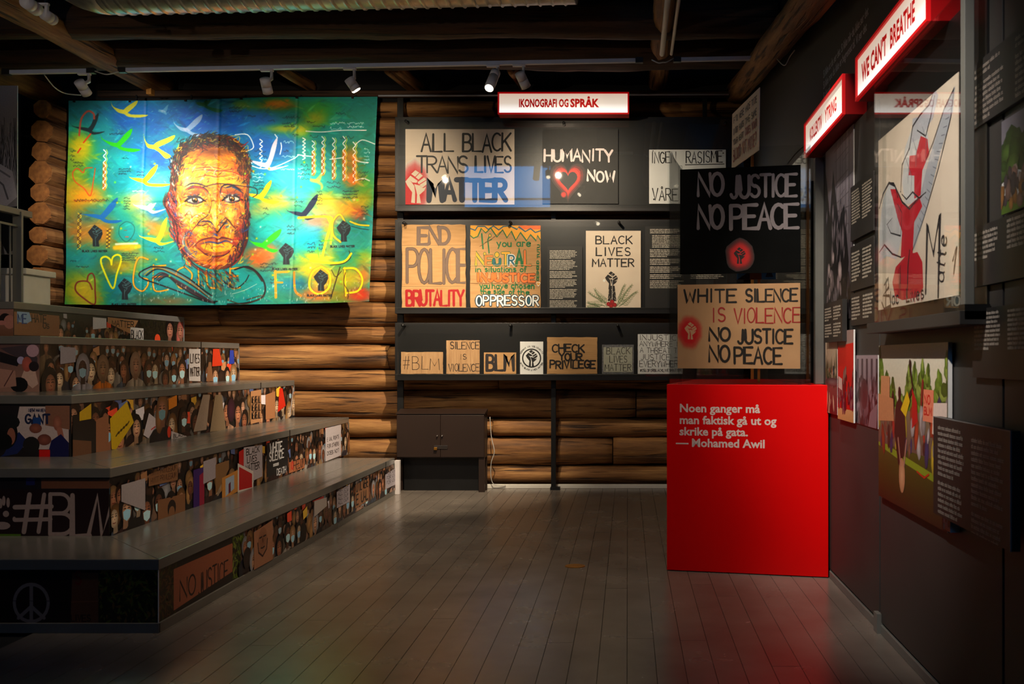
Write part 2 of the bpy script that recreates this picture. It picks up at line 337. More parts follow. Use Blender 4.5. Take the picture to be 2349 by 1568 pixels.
class Art:
    """Flat ink laid on a board: polygons with a colour per corner, each a hair above the last."""
    def __init__(s, w, h, dz=1e-5, clip=True):
        s.w, s.h, s.dz, s.k = w, h, dz, 0; s.v = []; s.f = []; s.c = []; s.clip = clip
        s.r = random.Random(int(w * 1000) + int(h * 777))
    def _clip(s, P):
        for ax, lim, sg in ((0, 0, 1), (0, s.w, -1), (1, 0, 1), (1, s.h, -1)):
            if not P: return P
            out = []
            for i in range(len(P)):
                a, b = P[i - 1], P[i]
                ia, ib = sg * (a[0][ax] - lim) >= 0, sg * (b[0][ax] - lim) >= 0
                if ia != ib:
                    t = (lim - a[0][ax]) / (b[0][ax] - a[0][ax])
                    out.append(((a[0][0] + t * (b[0][0] - a[0][0]), a[0][1] + t * (b[0][1] - a[0][1])), tuple(a[1][j] + t * (b[1][j] - a[1][j]) for j in range(3))))
                if ib: out.append(b)
            P = out
        return P
    def _add(s, pts, cols):
        P = list(zip([tuple(p) for p in pts], cols))
        if s.clip:
            if all(0 <= p[0] <= s.w and 0 <= p[1] <= s.h for p in pts): pass
            else: P = s._clip(P)
        if len(P) < 3: return
        i = len(s.v); z = -s.k * s.dz
        s.v += [(p[0][0] - s.w / 2, z, p[0][1]) for p in P]
        s.f.append(tuple(range(i, i + len(P)))); s.c += [p[1] for p in P]
    def poly(s, pts, col, cols=None, step=True):
        if step: s.k += 1
        s._add(pts, cols or [col] * len(pts))
    def rect(s, x0, y0, x1, y1, col, top=None):
        s.k += 1; t = top or col
        s._add([(x0, y0), (x1, y0), (x1, y1), (x0, y1)], [col, col, t, t])
    def ell(s, cx, cy, rx, ry, cin, cout=None, n=14, rot=0.0):
        s.k += 1; cout = cout or cin; ca, sa = math.cos(rot), math.sin(rot)
        ring = [(cx + rx * math.cos(2*PI*i/n) * ca - ry * math.sin(2*PI*i/n) * sa, cy + rx * math.cos(2*PI*i/n) * sa + ry * math.sin(2*PI*i/n) * ca) for i in range(n)]
        if cin == cout: s._add(ring, [cin] * n); return
        for i in range(n):
            s._add([(cx, cy), ring[i], ring[(i + 1) % n]], [cin, cout, cout])
    def halo(s, cx, cy, rx, ry, cin, cbg, n=24, core=0.7, wob=0.05):
        s.k += 1; R = s.r; ws = [1 + R.uniform(-wob, wob) for _ in range(n)]
        def ring(k): return [(cx + rx * k * ws[i] * math.cos(2*PI*i/n), cy + ry * k * ws[i] * math.sin(2*PI*i/n)) for i in range(n)]
        a, b, c = ring(core), ring(1.0), ring(1.28)
        mid = tuple(cin[j] * .5 + cbg[j] * .5 for j in range(3))
        s._add(a, [cin] * n)
        for i in range(n):
            q = (i + 1) % n
            s._add([a[i], a[q], b[q], b[i]], [cin, cin, mid, mid]); s._add([b[i], b[q], c[q], c[i]], [mid, mid, cbg, cbg])
    def line(s, pts, w, col, step=True, taper=False):
        if step: s.k += 1
        n = len(pts)
        if n < 2: return
        L = []; Rr = []
        for i in range(n):
            a = pts[max(i - 1, 0)]; b = pts[min(i + 1, n - 1)]
            dx, dy = b[0] - a[0], b[1] - a[1]; l = math.hypot(dx, dy) or 1e-9
            k = w / 2 * (1.0 if not taper else (0.3 + 0.7 * math.sin(PI * (i + .5) / n)))
            if 0 < i < n - 1:     # mitre
                d1 = (pts[i][0]-a[0], pts[i][1]-a[1]); d2 = (b[0]-pts[i][0], b[1]-pts[i][1])
                l1 = math.hypot(*d1) or 1e-9; l2 = math.hypot(*d2) or 1e-9
                cs = (d1[0]*d2[0] + d1[1]*d2[1]) / (l1 * l2); k /= max(0.55, math.sqrt(max(0, (1 + cs) / 2)))
            nx, ny = -dy / l * k, dx / l * k
            L.append((pts[i][0] + nx, pts[i][1] + ny)); Rr.append((pts[i][0] - nx, pts[i][1] - ny))
        for i in range(n - 1):
            s._add([Rr[i], Rr[i+1], L[i+1], L[i]], [col] * 4)
        if w > 0.006:
            for e in (0, n - 1):
                s.k += 1; c = pts[e]; s._add([(c[0] + w*.5*math.cos(PI*j/4), c[1] + w*.5*math.sin(PI*j/4)) for j in range(8)], [col]*8)
    def hand(s, text, x, y, width, height, thick, col, jit=0.05, gap=0.28, seed=None, outline=None, rot=0.0):
        R = random.Random(seed if seed is not None else hash(len(text)) + len(text) * 31 + ord(text[0]))
        st = layout(text, width, height, jit, R, gap)
        ca, sa = math.cos(rot), math.sin(rot)
        def tf(p): return (x + p[0] * ca - p[1] * sa, y + p[0] * sa + p[1] * ca)
        if outline:
            s.k += 1
            for q in st: s.line([tf(p) for p in q], thick * outline[1], outline[0])
        s.k += 1
        for q in st: s.line([tf(p) for p in q], thick * R.uniform(.85, 1.15), col)
    def font(s, text, x, y, size, col, xs=1.0, bold=0.0, align='LEFT', rot=0.0, space=1.0):
        cu = bpy.data.curves.new('type', 'FONT'); cu.body = text; cu.size = size; cu.offset = bold * size; cu.align_x = align
        cu.space_character = space; cu.resolution_u = 2; cu.fill_mode = 'FRONT' if False else 'BOTH'
        o = bpy.data.objects.new('type', cu); COL.objects.link(o)
        dg = bpy.context.evaluated_depsgraph_get(); me = bpy.data.meshes.new_from_object(o.evaluated_get(dg))
        bpy.data.objects.remove(o); bpy.data.curves.remove(cu)
        s.k += 1; ca, sa = math.cos(rot), math.sin(rot); vs = [(v.co.x * xs, v.co.y) for v in me.vertices]
        for p in me.polygons:
            pts = [(x + vs[i][0] * ca - vs[i][1] * sa, y + vs[i][0] * sa + vs[i][1] * ca) for i in p.vertices]
            s._add(pts, [col] * len(pts))
        bpy.data.meshes.remove(me)
    def para(s, x, y, width, lh, nlines, col, lastk=0.6, seed=1, indent=0):
        """small print: rows of word-shaped letter strokes, top line at y"""
        R = random.Random(seed); base = s.k
        for li in range(nlines):
            yy = y - (li + 1) * lh; end = width * (R.uniform(.82, 1.0) if li < nlines - 1 else lastk); xx = indent
            while xx < end:
                wl = min(R.randint(2, 9) * lh * 0.34, end - xx)
                if wl > lh * .3:
                    xh = lh * .46; q = xx; s.k = base + 1
                    for b0, b1 in ((.18, .31), (.50, .63)):
                        s._add([(x+xx, yy+lh*b0), (x+xx+wl, yy+lh*b0), (x+xx+wl, yy+lh*b1), (x+xx, yy+lh*b1)], [col]*4)
                    s.k = base + 2
                    while q < xx + wl - lh * .1:
                        hgt = xh * (1.5 if R.random() < .25 else 1.0)
                        s._add([(x+q, yy+lh*.18), (x+q+lh*.14, yy+lh*.18), (x+q+lh*.14, yy+lh*.18+hgt), (x+q, yy+lh*.18+hgt)], [col]*4)
                        q += lh * R.choice((.24, .3, .36))
                xx += wl + lh * .28
    def fist(s, x, y, w, h, col, flip=False):
        """raised fist: fingers, thumb and split wrist, in a w x h box with its lower left at x, y"""
        raw = [[(275,1000),(322,1030),(272,1078),(225,1046)], [(328,1035),(365,1066),(312,1112),(278,1084)],
               [(300,1142),(380,1086),(406,1112),(316,1168)], [(324,1174),(411,1122),(416,1162),(362,1208)],
               [(155,1135),(215,1066),(302,1126),(290,1150),(240,1146),(210,1120),(262,1185),(272,1262),(270,1390),(224,1385),(236,1262),(178,1182)],
               [(262,1165),(332,1184),(366,1214),(402,1196),(384,1240),(324,1292),(342,1390),(290,1390),(296,1292),(284,1240)]]
        s.k += 1
        for p in raw:
            q = [((a - 155) / 262, (1392 - b) / 392) for a, b in p]
            if flip: q = [(1 - a, b) for a, b in q]
            P = [(x + a * w, y + b * h) for a, b in q]
            # concave outlines: triangulate
            tri = tess(P)
            for t in tri: s._add([P[i] for i in t], [col] * 3)
    def heart(s, x, y, w, h, thick, col, fillc=None, rot=0.0):
        pts = []
        for i in range(29):
            t = PI + 2 * PI * i / 28
            a = 16 * math.sin(t) ** 3 / 32; b = (13 * math.cos(t) - 5 * math.cos(2*t) - 2 * math.cos(3*t) - math.cos(4*t)) / 30
            ca, sa = math.cos(rot), math.sin(rot)
            pts.append((x + (a * ca - b * sa) * w, y + (a * sa + b * ca) * h))
        if fillc:
            s.k += 1
            for i in range(28): s._add([(x, y - .1 * h), pts[i], pts[i+1]], [fillc] * 3)
        if thick: s.line(pts, thick, col)
    def build(s, name, parent, mat='ink', y=-0.0008, loc=None, rz=0.0, xoff=0.0):
        me = bpy.data.meshes.new(name); me.from_pydata([(a + xoff, b, c) for a, b, c in s.v], [], s.f)
        ca = me.color_attributes.new('Ink', 'FLOAT_COLOR', 'POINT')
        cols = np.array([list(lin(c)) for c in s.c], dtype=np.float32).ravel()
        ca.data.foreach_set('color', cols); me.update(); me.materials.append(M[mat])
        o = bpy.data.objects.new(name, me); COL.objects.link(o); o.parent = parent
        o.location = loc or (0, y, 0); o.rotation_euler = (0, 0, rz)
        return o
def tess(P):
    from mathutils.geometry import tessellate_polygon
    return tessellate_polygon([[Vector((a, b, 0)) for a, b in P]])

def board(name, label, cat, wd, ht, th, mat, loc, rz=0.0, art=None, part='lettering', group=None, rag=0.0, lean=0.0, ink='ink', parent=None):
    R = random.Random(int(wd * 999) + int(ht * 333))
    if rag:
        out = []; n = 14
        cs = [(-wd/2, 0), (wd/2, 0), (wd/2, ht), (-wd/2, ht)]
        for i in range(4):
            a, b = cs[i], cs[(i + 1) % 4]
            for k in range(n):
                t = k / n
                out.append((a[0] + (b[0]-a[0]) * t + R.uniform(-rag, rag), a[1] + (b[1]-a[1]) * t + R.uniform(-rag, rag)))
        o = MB().prism(out, 0, th).obj(name, mat, parent, loc, rz)
    else:
        o = MB().box((-wd/2, 0, 0), (wd/2, th, ht)).obj(name, mat, parent, loc, rz)
    if label: tag(o, label, cat, group)
    if lean: o.rotation_euler = (lean, 0, rz)
    if art: art.build(part, o, ink)
    return o
# ================================================================== THE SETTING
WX = 1.47; WY = 10.68
# floor: slab and planks
fl = struct(MB().box((-9.5, -3.5, -0.12), (WX + 0.6, 12.0, -0.022)).obj('floor', M['void']))
R = random.Random(3)
pl_cache = {}
x = -3.35
while x < WX - 0.02:
    wdt = 0.1455 if x + 0.1455 < WX else WX - x
    y = 3.3 - R.uniform(0, 2.5)
    while y < 10.6:
        ln = R.choice((2.2, 2.9, 3.6)); ln = min(ln, 10.64 - y)
        if ln > 0.05 and y + ln > 3.2:
            key = (round(wdt, 4), round(ln, 3))
            if key not in pl_cache:
                m_ = MB(); e = 0.0015
                m_.v = [(e*.5,0,-.02),(wdt-e*.5,0,-.02),(wdt-e*.5,ln-e,-.02),(e*.5,ln-e,-.02),(e,e,0),(wdt-e,e,0),(wdt-e,ln-e*1.5,0),(e,ln-e*1.5,0)]
                m_.f = [(4,5,6,7),(0,1,5,4),(1,2,6,5),(2,3,7,6),(3,0,4,7)]
                p = m_.obj('plank', M['floor'], fl, (x, y, R.uniform(-.0006, 0))); pl_cache[key] = p.data
            else:
                p = bpy.data.objects.new('plank', pl_cache[key]); COL.objects.link(p); p.parent = fl; p.location = (x, y, R.uniform(-.0006, 0))
        y += ln
    x += wdt
# walls
wr = struct(MB().box((WX, -3.5, 0.0), (WX + 0.2, 11.0, 7.2)).obj('wall_right', M['wall']))
struct(MB().box((-9.5, 11.9, 0.0), (WX + .2, 12.1, 7.4)).obj('wall_far', M['void']))
struct(MB().box((-9.7, -3.5, 0.0), (-9.5, 12.1, 7.4)).obj('wall_left', M['void']))
rear = struct(MB().box((-9.5, -3.7, 0.0), (WX + .2, -3.5, 7.4)).obj('wall_rear', M['void']))
struct(MB().box((-9.7, -3.7, 7.2), (WX + .8, 12.1, 7.4)).obj('ceiling', M['void']))
# window high in the rear wall (seen only mirrored in the display glass)
win = struct(MB().box((-4.4, -3.5, 5.55), (-2.1, -3.46, 6.7)).obj('window_1', emat('window_daylight', (0.30, 0.62, 0.92), 6.0)))
for zz in (5.5, 5.8, 6.7):
    MB().box((-4.45, -3.46, zz), (-2.05, -3.42, zz + .05)).obj('window_frame', M['void'], win)
# log wall
wb = struct(MB().box((-6.5, 10.92, 0), (WX, 11.0, 7.2)).obj('wall_back', M['void']))
gaps = [1116,1068,1004,960,895,848,790,747,690,643,586,545,495,445,395,350,305,262,226]
def logmesh(x0, x1, r, seed, rv=1.0, n=16, axis=0, wob=0.17):
    seg = max(4, int((x1 - x0) / 0.09)); v = []; f = []
    for i in range(seg + 1):
        xx = x0 + (x1 - x0) * i / seg
        for j in range(n):
            a = 2 * PI * j / n
            k = 1 + wob * mnoise.noise(Vector((xx * 1.1 + seed * 3.1, math.cos(a) * 1.2, math.sin(a) * 1.2 + seed))) + wob * .35 * mnoise.noise(Vector((xx * 4.3 + seed, math.cos(a) * 3, math.sin(a) * 3 - seed)))
            if i in (0, seg): k *= 0.97
            y_, z_ = r * k * math.cos(a), r * rv * k * math.sin(a)
            v.append((xx, y_, z_) if axis == 0 else (y_, xx, z_))
    for i in range(seg):
        for j in range(n):
            q = (j + 1) % n; f.append((i*n+j, i*n+q, (i+1)*n+q, (i+1)*n+j))
    f.append(tuple(range(n))); f.append(tuple(seg*n + j for j in range(n)))
    m_ = MB(); m_.v = v; m_.f = f; return m_
R = random.Random(11)
for i in range(len(gaps) - 1):
    z0 = EYE + (820 - gaps[i]) * WY / F; z1 = EYE + (820 - gaps[i+1]) * WY / F
    r = (z1 - z0) / 2
    joints = {1: [-.18], 2: [-1.62], 4: [-1.55], 5: [-2.87], 7: [-4.9], 3: [.1]}.get(i, [R.uniform(-4, -1)] if i % 3 else [])
    xs = [-6.42] + joints + [WX - .01]
    for a, b in zip(xs[:-1], xs[1:]):
        o = logmesh(a + .006, b - .006, 0.15 if i % 2 else 0.135, i * 7 + a, rv=r * 0.99 / (0.15 if i % 2 else 0.135)).obj('log', M['log'], wb, (0, 10.83, (z0 + z1) / 2), smooth=True)
# cross wall at the left: sawn ends of logs stacked up, facing the room
cw = struct(empty('wall_cross', (-6.52, 10.6, 0)))
cents = [c_ for c_ in [(249,97,21),(300,95,25),(347,94,22),(395,92,27),(441,91,22),(489,90,26),(539,86,20),(585,84,24),(634,86,22),(676,87,22),(720,86,23),(765,86,22),(810,86,24),(855,86,22),(900,86,24),(945,86,22),(990,86,24),(1035,86,22),(1080,86,22)] if c_[0] < 700]
for k, (py, px, rr) in enumerate(cents):
    p = PX(px, py, 10.25); r = rr * 10.25 / F
    o = logmesh(0, .6, r * 1.06, k * 5 + 2, n=10, axis=1, wob=.07).obj('log', M['logy'], cw, (p.x + 6.52, -.34, p.z), smooth=False)
    MB().prism([(r * (1.02 + .05 * math.sin(a * 3 + k)) * math.cos(PI * a / 4 + .39), r * (1.02 + .05 * math.cos(a * 2 + k)) * math.sin(PI * a / 4 + .39)) for a in range(8)], -.012, .01).obj('sawn_end', M['logend'], o, (0, 0, 0))
# white skirting rail on the floor along the back wall
struct(MB().box((-2.6, 10.6, 0), (WX, 10.66, .045)).obj('baseboard_back', M['white'], bevel=.004))
# skirting of the right wall
struct(MB().box((WX - .05, -3.5, 0), (WX, 6.3, .05)).obj('baseboard_right', M['greymetal'], bevel=.003))
# wall panel boards standing proud of the right wall, with the gap and foot at the floor
wp = empty('wall_cladding', (0, 0, 0)); struct(wp)
for a, b in ((5.06, 6.62), (3.4, 5.04), (1.7, 3.38), (0.0, 1.68)):
    MB().box((1.425, a, .065), (WX, b, 3.02)).obj('panel', M['wall'], wp, bevel=.002)
MB().box((1.40, 5.02, 0), (1.45, 5.09, .11)).obj('panel_foot', M['greymetal'], wp)
MB().box((1.43, 6.3, 0), (1.47, 6.36, .11)).obj('panel_foot', M['greymetal'], wp)

# ---------------------------------------------------------------- roof timbers
def beam(name, label, a, b, r, mat, seed, flat=1.0, n=12, cat='beam'):
    a = Vector(a); b = Vector(b); L = (b - a).length
    m_ = logmesh(0, L, r, seed, rv=flat, n=n, axis=0, wob=.14)
    o = m_.obj(name, M[mat], None, a, smooth=True)
    o.rotation_euler = (b - a).to_track_quat('X', 'Z').to_euler()
    tag(o, label, cat, 'roof timbers'); return o
beam('roof_beam', 'pale hewn beam running over the colourful banner from the upper left corner', (-5.66, 4.5, 4.70), (-5.58, 10.75, 4.80), .125, 'log', 2, 1.15, 9)
beam('roof_beam', 'dark round beam descending to the stack of sawn log ends', (-7.0, 5.0, 4.62), (-6.9, 10.7, 4.72), .15, 'log', 5, 1.0, 10)
beam('roof_beam', 'round beam carrying the pair of white conduits', (.37, 4.5, 4.76), (.36, 10.75, 4.86), .12, 'log', 8, 1.1, 10)
beam('roof_beam', 'rough brace slanting along the top of the dark right wall', (1.24, 5.0, 3.82), (1.30, 10.75, 4.72), .13, 'log', 12, 1.0, 9)
beam('cross_beam', 'dark horizontal beam directly above the spotlight track', (-9.3, 9.75, 4.88), (WX - .02, 9.6, 4.86), .20, 'beam', 14, 1.05, 12)
beam('cross_beam', 'dark horizontal beam just under the ventilation duct', (-9.3, 8.9, 4.90), (WX - .02, 8.75, 4.86), .17, 'beam', 17, 1.1, 12)
for k, (px, py0, py1) in enumerate(((650, 168, 215), (895, 162, 215), (918, 162, 214), (1175, 155, 212))):
    p = PX(px, 190, 9.9)
    a, b = Vector((p.x, 9.8, 4.72)), Vector((p.x + .05, 10.7, 4.78))
    beam('rafter', ['short dark rafter behind the second spotlight', 'left one of the two rafters above the banner corner', 'right one of the two rafters above the banner corner', 'short rafter behind the pair of neighbouring spotlights'][k], a, b, .052, 'log', 20 + k, 1.3, 8, 'rafter')
t = MB().box((PX(232, 0, 10.5).x, 10.42, 4.60), (PX(1672, 0, 10.5).x, 10.50, 4.665)).obj('batten', M['beam'], bevel=.006)
tag(t, 'long dark wooden batten above the banner and the display cases', 'batten')
t = MB().tube([(PX(868, 0, 10.36).x, 10.36, 4.585), (PX(1672, 0, 10.36).x, 10.36, 4.60)], .011, 8).obj('hanging_rod', M['rail'], smooth=True)
tag(t, 'thin metal rod under the batten beside the lit banner', 'rod')
t = MB().box((PX(347, 0, 10.4).x - .03, 10.34, 4.6), (PX(347, 0, 10.4).x + .03, 10.42, 4.67)).obj('wood_block', M['stick'], bevel=.004)
tag(t, 'small pale wood block on top of the banner', 'block')

# ventilation duct
du = empty('ventilation_duct', (-2.9, 6.3, 4.4)); tag(du, 'spiral galvanised ventilation duct along the top of the picture', 'duct')
def ductz(px): return 4.20 + .31
pts = []; rad = []
L0, L1 = -4.62, -.45; DZ = 4.918; DY = lambda xx: 7.92 - .055 * (xx - L0)
m_ = MB(); nseg = 300; n = 28
for i in range(nseg + 1):
    xx = L0 + (L1 - L0) * i / nseg; ph = (xx * 9.0) % 1.0
    pts.append((xx, DY(xx), DZ)); rad.append(.31 + (.012 if ph < .15 else 0))
m_.tube(pts, rad, n).obj('duct_body', M['duct'], du, (2.9, -6.3, -4.4), smooth=True)
m_ = MB(); pts = []
for i in range(9):
    a = PI / 2 * i / 8; pts.append((L0 + .02 - .42 * math.sin(a), 7.92, DZ + .42 * (1 - math.cos(a))))
m_.tube(pts, .315, 24).obj('elbow', M['duct'], du, (2.9, -6.3, -4.4), smooth=True)
g = MB().box((PX(760, 0, 7.6).x, 7.43, 4.66), (PX(935, 0, 7.6).x, 7.56, 4.86)).obj('grille', M['steel'], du, (2.9, -6.3, -4.4))
for k in range(9):
    xx = PX(770 + 18 * k, 0, 7.6).x
    MB().box((xx, 7.415, 4.65), (xx + .02, 7.43, 4.86)).obj('grille_slat', M['greymetal'], g)
# conduits
for dx, r, lab in ((.31, .026, 'thicker white conduit fixed under the round beam'), (.405, .016, 'thinner white conduit fixed under the round beam')):
    t = MB().tube([(dx + .03, 7.1, 4.60), (dx + .035, 9.0, 4.605)], r, 10).obj('conduit', M['white'], smooth=True)
    tag(t, lab, 'pipe', 'white conduits')
def cable(name, label, pts, r, mat='cable'):
    q = []
    for i in range(len(pts) - 1):
        for k in range(6):
            t_ = k / 6; p0 = Vector(pts[max(i-1,0)]); p1 = Vector(pts[i]); p2 = Vector(pts[i+1]); p3 = Vector(pts[min(i+2,len(pts)-1)])
            q.append(.5 * ((2*p1) + (p2-p0)*t_ + (2*p0-5*p1+4*p2-p3)*t_*t_ + (3*p1-p0-3*p2+p3)*t_**3))
    q.append(Vector(pts[-1]))
    o = MB().tube(q, r, 6).obj(name, M[mat], smooth=True); tag(o, label, 'cable'); return o
cable('cable', 'white cable looping between the two track ends at the round beam', [PX(1495,137,8.38), PX(1510,144,8.36), PX(1520,143,8.34), PX(1530,142,8.34), PX(1545,134,8.38)], .006)
cable('cable', 'white cable hanging in a loop around the brace by the right wall', [PX(1776,120,7.9), PX(1782,134,7.7), PX(1800,150,7.4), PX(1812,130,7.3), PX(1823,115,7.2)], .005)
cable('cable', 'pale cable bridging the track gap under the pale beam', [PX(218,163,8.36), PX(240,170,8.34), PX(255,169,8.34), PX(272,164,8.36)], .006)
cable('cable', 'thin dark cable from the spotlight to the far left wall', [PX(102,172,8.5), PX(125,200,8.7), PX(150,214,8.9), PX(186,218,9.0)], .006)
# ---------------------------------------------------------------- lighting track and spotlights
def track(px0, px1, lab):
    a = PX(px0, 0, 8.42).x; b = PX(px1, 0, 8.4).x; zf = lambda px: EYE + (820 - (165 - .019 * px)) * 8.4 / F
    o = empty('light_track', (a, 8.42, zf(px0))); tag(o, lab, 'track', 'spotlight track')
    r = MB().box((0, -.02, -.018), (b - a, .02, .018)).obj('rail', M['rail'], o, bevel=.003)
    o.rotation_euler = (0, -math.atan2(zf(px1) - zf(px0), b - a), 0)
    MB().box((-.07, -.024, -.024), (0, .024, .024)).obj('end_cap', M['steel'], o)
    MB().box((b - a, -.024, -.024), (b - a + .07, .024, .024)).obj('end_cap', M['steel'], o)
track(24, 198, 'short pale track section at the left end, left of the pale beam')
track(290, 1458, 'long metal lighting track over the banner and the display cases')
track(1562, 1772, 'thin track section from the round beam to the right wall')
def spotlight(base, tip, lit, lab, D=8.38, r=.046, px=None):
    top = (EYE + (820 - (165 - .019 * px)) * 8.4 / F - .018) if px else None
    a = Vector(base); b = Vector(tip); d = (b - a).normalized(); L = (b - a).length
    o = empty('spotlight', (a.x, a.y, a.z + .05)); tag(o, lab, 'spotlight', 'track spotlights')
    off = -Vector(o.location)
    def P(m_, nm, mt, par=o, sm=True): return m_.obj(nm, M[mt], par, off if par == o else (0, 0, 0), smooth=sm)
    tz = top if top else a.z + .095; ty = 8.42 if top else a.y
    MB().box((a.x - .09, ty - .015, tz - .02), (a.x + .03, ty + .015, tz)).obj('adapter', M['lampgrey'], o, off, bevel=.003)
    if not top: MB().tube([(a.x, ty, tz - .005), (a.x, ty, 7.2)], .008, 8).obj('hanging_tube', M['steel'], o, off)
    P(MB().tube([(a.x + .012, ty, tz - .01), (a.x + .012, ty, a.z + .05), (a.x + .012, a.y, a.z - .02)], .017, 10), 'arm', 'lampgrey')
    P(MB().tube([a - d * .015, a + d * .055], r * .99, 20), 'rear_housing', 'lampgrey')
    bd = P(MB().tube([a + d * .060, b], r, 20, caps=True), 'body', 'lampgrey')
    P(MB().tube([b + d * .0005, b + d * .003], r * .84, 20), 'lens', 'lens' if lit else 'lensoff')
    return o
def tip(px, py, D): return PX(px, py, D)
spotlight(tip(183, 190, 8.30), tip(200, 216, 8.40), False, 'pale cylinder spotlight leftmost on the track, tilted to the right', px=183)
spotlight(tip(608, 184, 8.30), tip(615, 213, 8.38), False, 'pale cylinder spotlight hanging almost straight down above the banner', px=608)
spotlight(tip(802, 184, 8.32), tip(818, 207, 8.34), True, 'tilted pale spotlight with a bright lens rim above the banner corner', px=802)
spotlight(tip(1136, 168, 8.36), tip(1122, 202, 8.22), True, 'spotlight with glowing lens turned towards the viewer', px=1136)
spotlight(tip(1193, 170, 8.26), tip(1207, 200, 8.34), False, 'unlit looking spotlight just right of the glowing one', px=1193)
spotlight(tip(62, 6, 6.9), tip(84, 22, 7.05), False, 'upper of the two dim spotlights behind the pale beam at upper left', r=.05)
spotlight(tip(104, 34, 7.3), tip(122, 46, 7.4), False, 'lower of the two dim spotlights behind the pale beam at upper left', r=.045)
for k in range(5, 11):
    a, b = LAMPS[k][0], LAMPS[k][1]; d = (b - a).normalized()
    spotlight(a - d * .16, a - d * .035, True, ('added spotlight out of view, standing in for sign glow on the red plinth', 'ceiling spotlight aimed at the glass wall case', 'ceiling spotlight aimed at the far right wall photographs', 'added fill spotlight out of view, brightening the tiered seats', 'added fill spotlight out of view over the middle of the floor', 'added fill spotlight behind the viewer on the left aimed at the roof timbers')[k - 5])

# ---------------------------------------------------------------- steel display stand on the back wall
def bx(px0, px1, py0, py1, D, th):   # box from pixel extents at depth D
    a = PX(px0, py1, D); b = PX(px1, py0, D)
    return (a.x, D, a.z), (b.x, D + th, b.z)
fr = empty('steel_stand', (PX(915, 0, 10.45).x, 10.5, 0)); tag(fr, 'black steel frame carrying the three glazed display cases', 'frame')
fo = -Vector(fr.location)
for p0, p1, ty, by in ((911, 925, 222, 1124), (1264, 1275, 476, 1124), (1612, 1622, 218, 1124)):
    a, b = bx(p0, p1, ty, by, 10.50, .04)
    MB().box((a[0], a[1], .0), b).obj('post', M['steel'], fr, fo, bevel=.003)
a, b = bx(1262, 1284, 1116, 1122, 10.46, .1); MB().box((a[0], a[1], 0), (b[0], b[1], .03)).obj('foot_plate', M['steel'], fr, fo)
PR = 1706
CASES = []
for nm, y0, y1, scr in (('upper', 268, 484, ((931, 277), (1293, 281), (1665, 281))), ('middle', 503, 719, ((926, 511), (1170, 509), (1420, 509))), ('lower', 740, 872, ((923, 746), (1170, 746), (1417, 746)))):
    c = empty('display_case', (PX((908 + PR) / 2, 0, 10.4).x, 10.42, EYE + (820 - y1) * 10.4 / F)); off = -Vector(c.location)
    tag(c, {'upper': 'topmost glazed black display case under the lit red sign', 'middle': 'middle glazed black display case with cardboard placards', 'lower': 'lowest and narrowest glazed black display case above the cabinet'}[nm], 'display case', 'display cases on the steel frame')
    a, b = bx(906, PR, y0, y1, 10.42, .07); MB().box(a, b).obj('back_panel', M['panelblack'], c, off, bevel=.002)
    a, b = bx(906, PR, y1 - 14, y1, 10.34, .08); MB().box(a, b).obj('ledge', M['panelblack'], c, off, bevel=.003)
    a, b = bx(913, PR, y0 + 5, y1 - 9, 10.32, .006); MB().box(a, b).obj('glass_pane', M['glass'], c, off)
    for sx, sy in scr:
        p = PX(sx, sy, 10.31); MB().tube([(p.x, 10.31, p.z), (p.x, 10.42, p.z)], .016, 12).obj('standoff', M['steel'], c, off, smooth=True)
# ---------------------------------------------------------------- lit sign boxes
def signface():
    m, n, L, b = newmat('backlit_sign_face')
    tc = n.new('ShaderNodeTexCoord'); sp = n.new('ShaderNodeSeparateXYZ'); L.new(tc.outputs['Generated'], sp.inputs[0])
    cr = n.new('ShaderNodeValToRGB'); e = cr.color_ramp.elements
    e[0].position = 0.0; e[0].color = (1.0, .97, .93, 1); e[1].position = 1.0; e[1].color = (.50, .38, .29, 1)  # bright lower band: glow of an unbuilt tube put into the emission colour
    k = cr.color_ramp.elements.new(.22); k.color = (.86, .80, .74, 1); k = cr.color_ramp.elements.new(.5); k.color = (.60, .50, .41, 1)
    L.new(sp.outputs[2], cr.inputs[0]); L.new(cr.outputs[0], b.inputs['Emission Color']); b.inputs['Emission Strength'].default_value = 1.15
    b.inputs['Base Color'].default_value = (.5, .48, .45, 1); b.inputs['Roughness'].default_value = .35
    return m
M['signface'] = signface()
def signbox(wd, ht, th, loc, rz, label, texts):
    o = MB()
    o.box((-wd/2, .004, 0), (wd/2, th, ht))
    o = o.obj('light_box', M['redbox'], None, loc, rz, bevel=.002)
    tag(o, label, 'sign', 'lit red sign boxes')
    e = .016
    for nm, a, b in (('rim', (-wd/2, -.012, 0), (-wd/2 + e, .006, ht)), ('rim', (wd/2 - e, -.012, 0), (wd/2, .006, ht)), ('rim', (-wd/2 + e, -.012, 0), (wd/2 - e, .006, e)), ('rim', (-wd/2 + e, -.012, ht - e), (wd/2 - e, .006, ht))):
        MB().box(a, b).obj(nm, M['litrim'], o)
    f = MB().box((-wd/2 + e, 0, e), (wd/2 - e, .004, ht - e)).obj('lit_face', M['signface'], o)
    A = Art(wd, ht)
    for tx, x, y, s, xs, bo, sp in texts:
        A.font(tx, x, y, s, (.55, 0.0, .02), xs=xs, bold=bo, space=sp)
    A.build('lettering', o, 'litink', y=-.0015)
    return o
p = PX(1292.5, 262, 10.05)
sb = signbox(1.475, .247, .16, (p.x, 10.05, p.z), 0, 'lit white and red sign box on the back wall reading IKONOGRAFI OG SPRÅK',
        [('IKONOGRAFI OG', .235, .083, .124, .56, .038, 1.03), ('SPRÅK', .815, .083, .126, .84, .045, 1.03)])
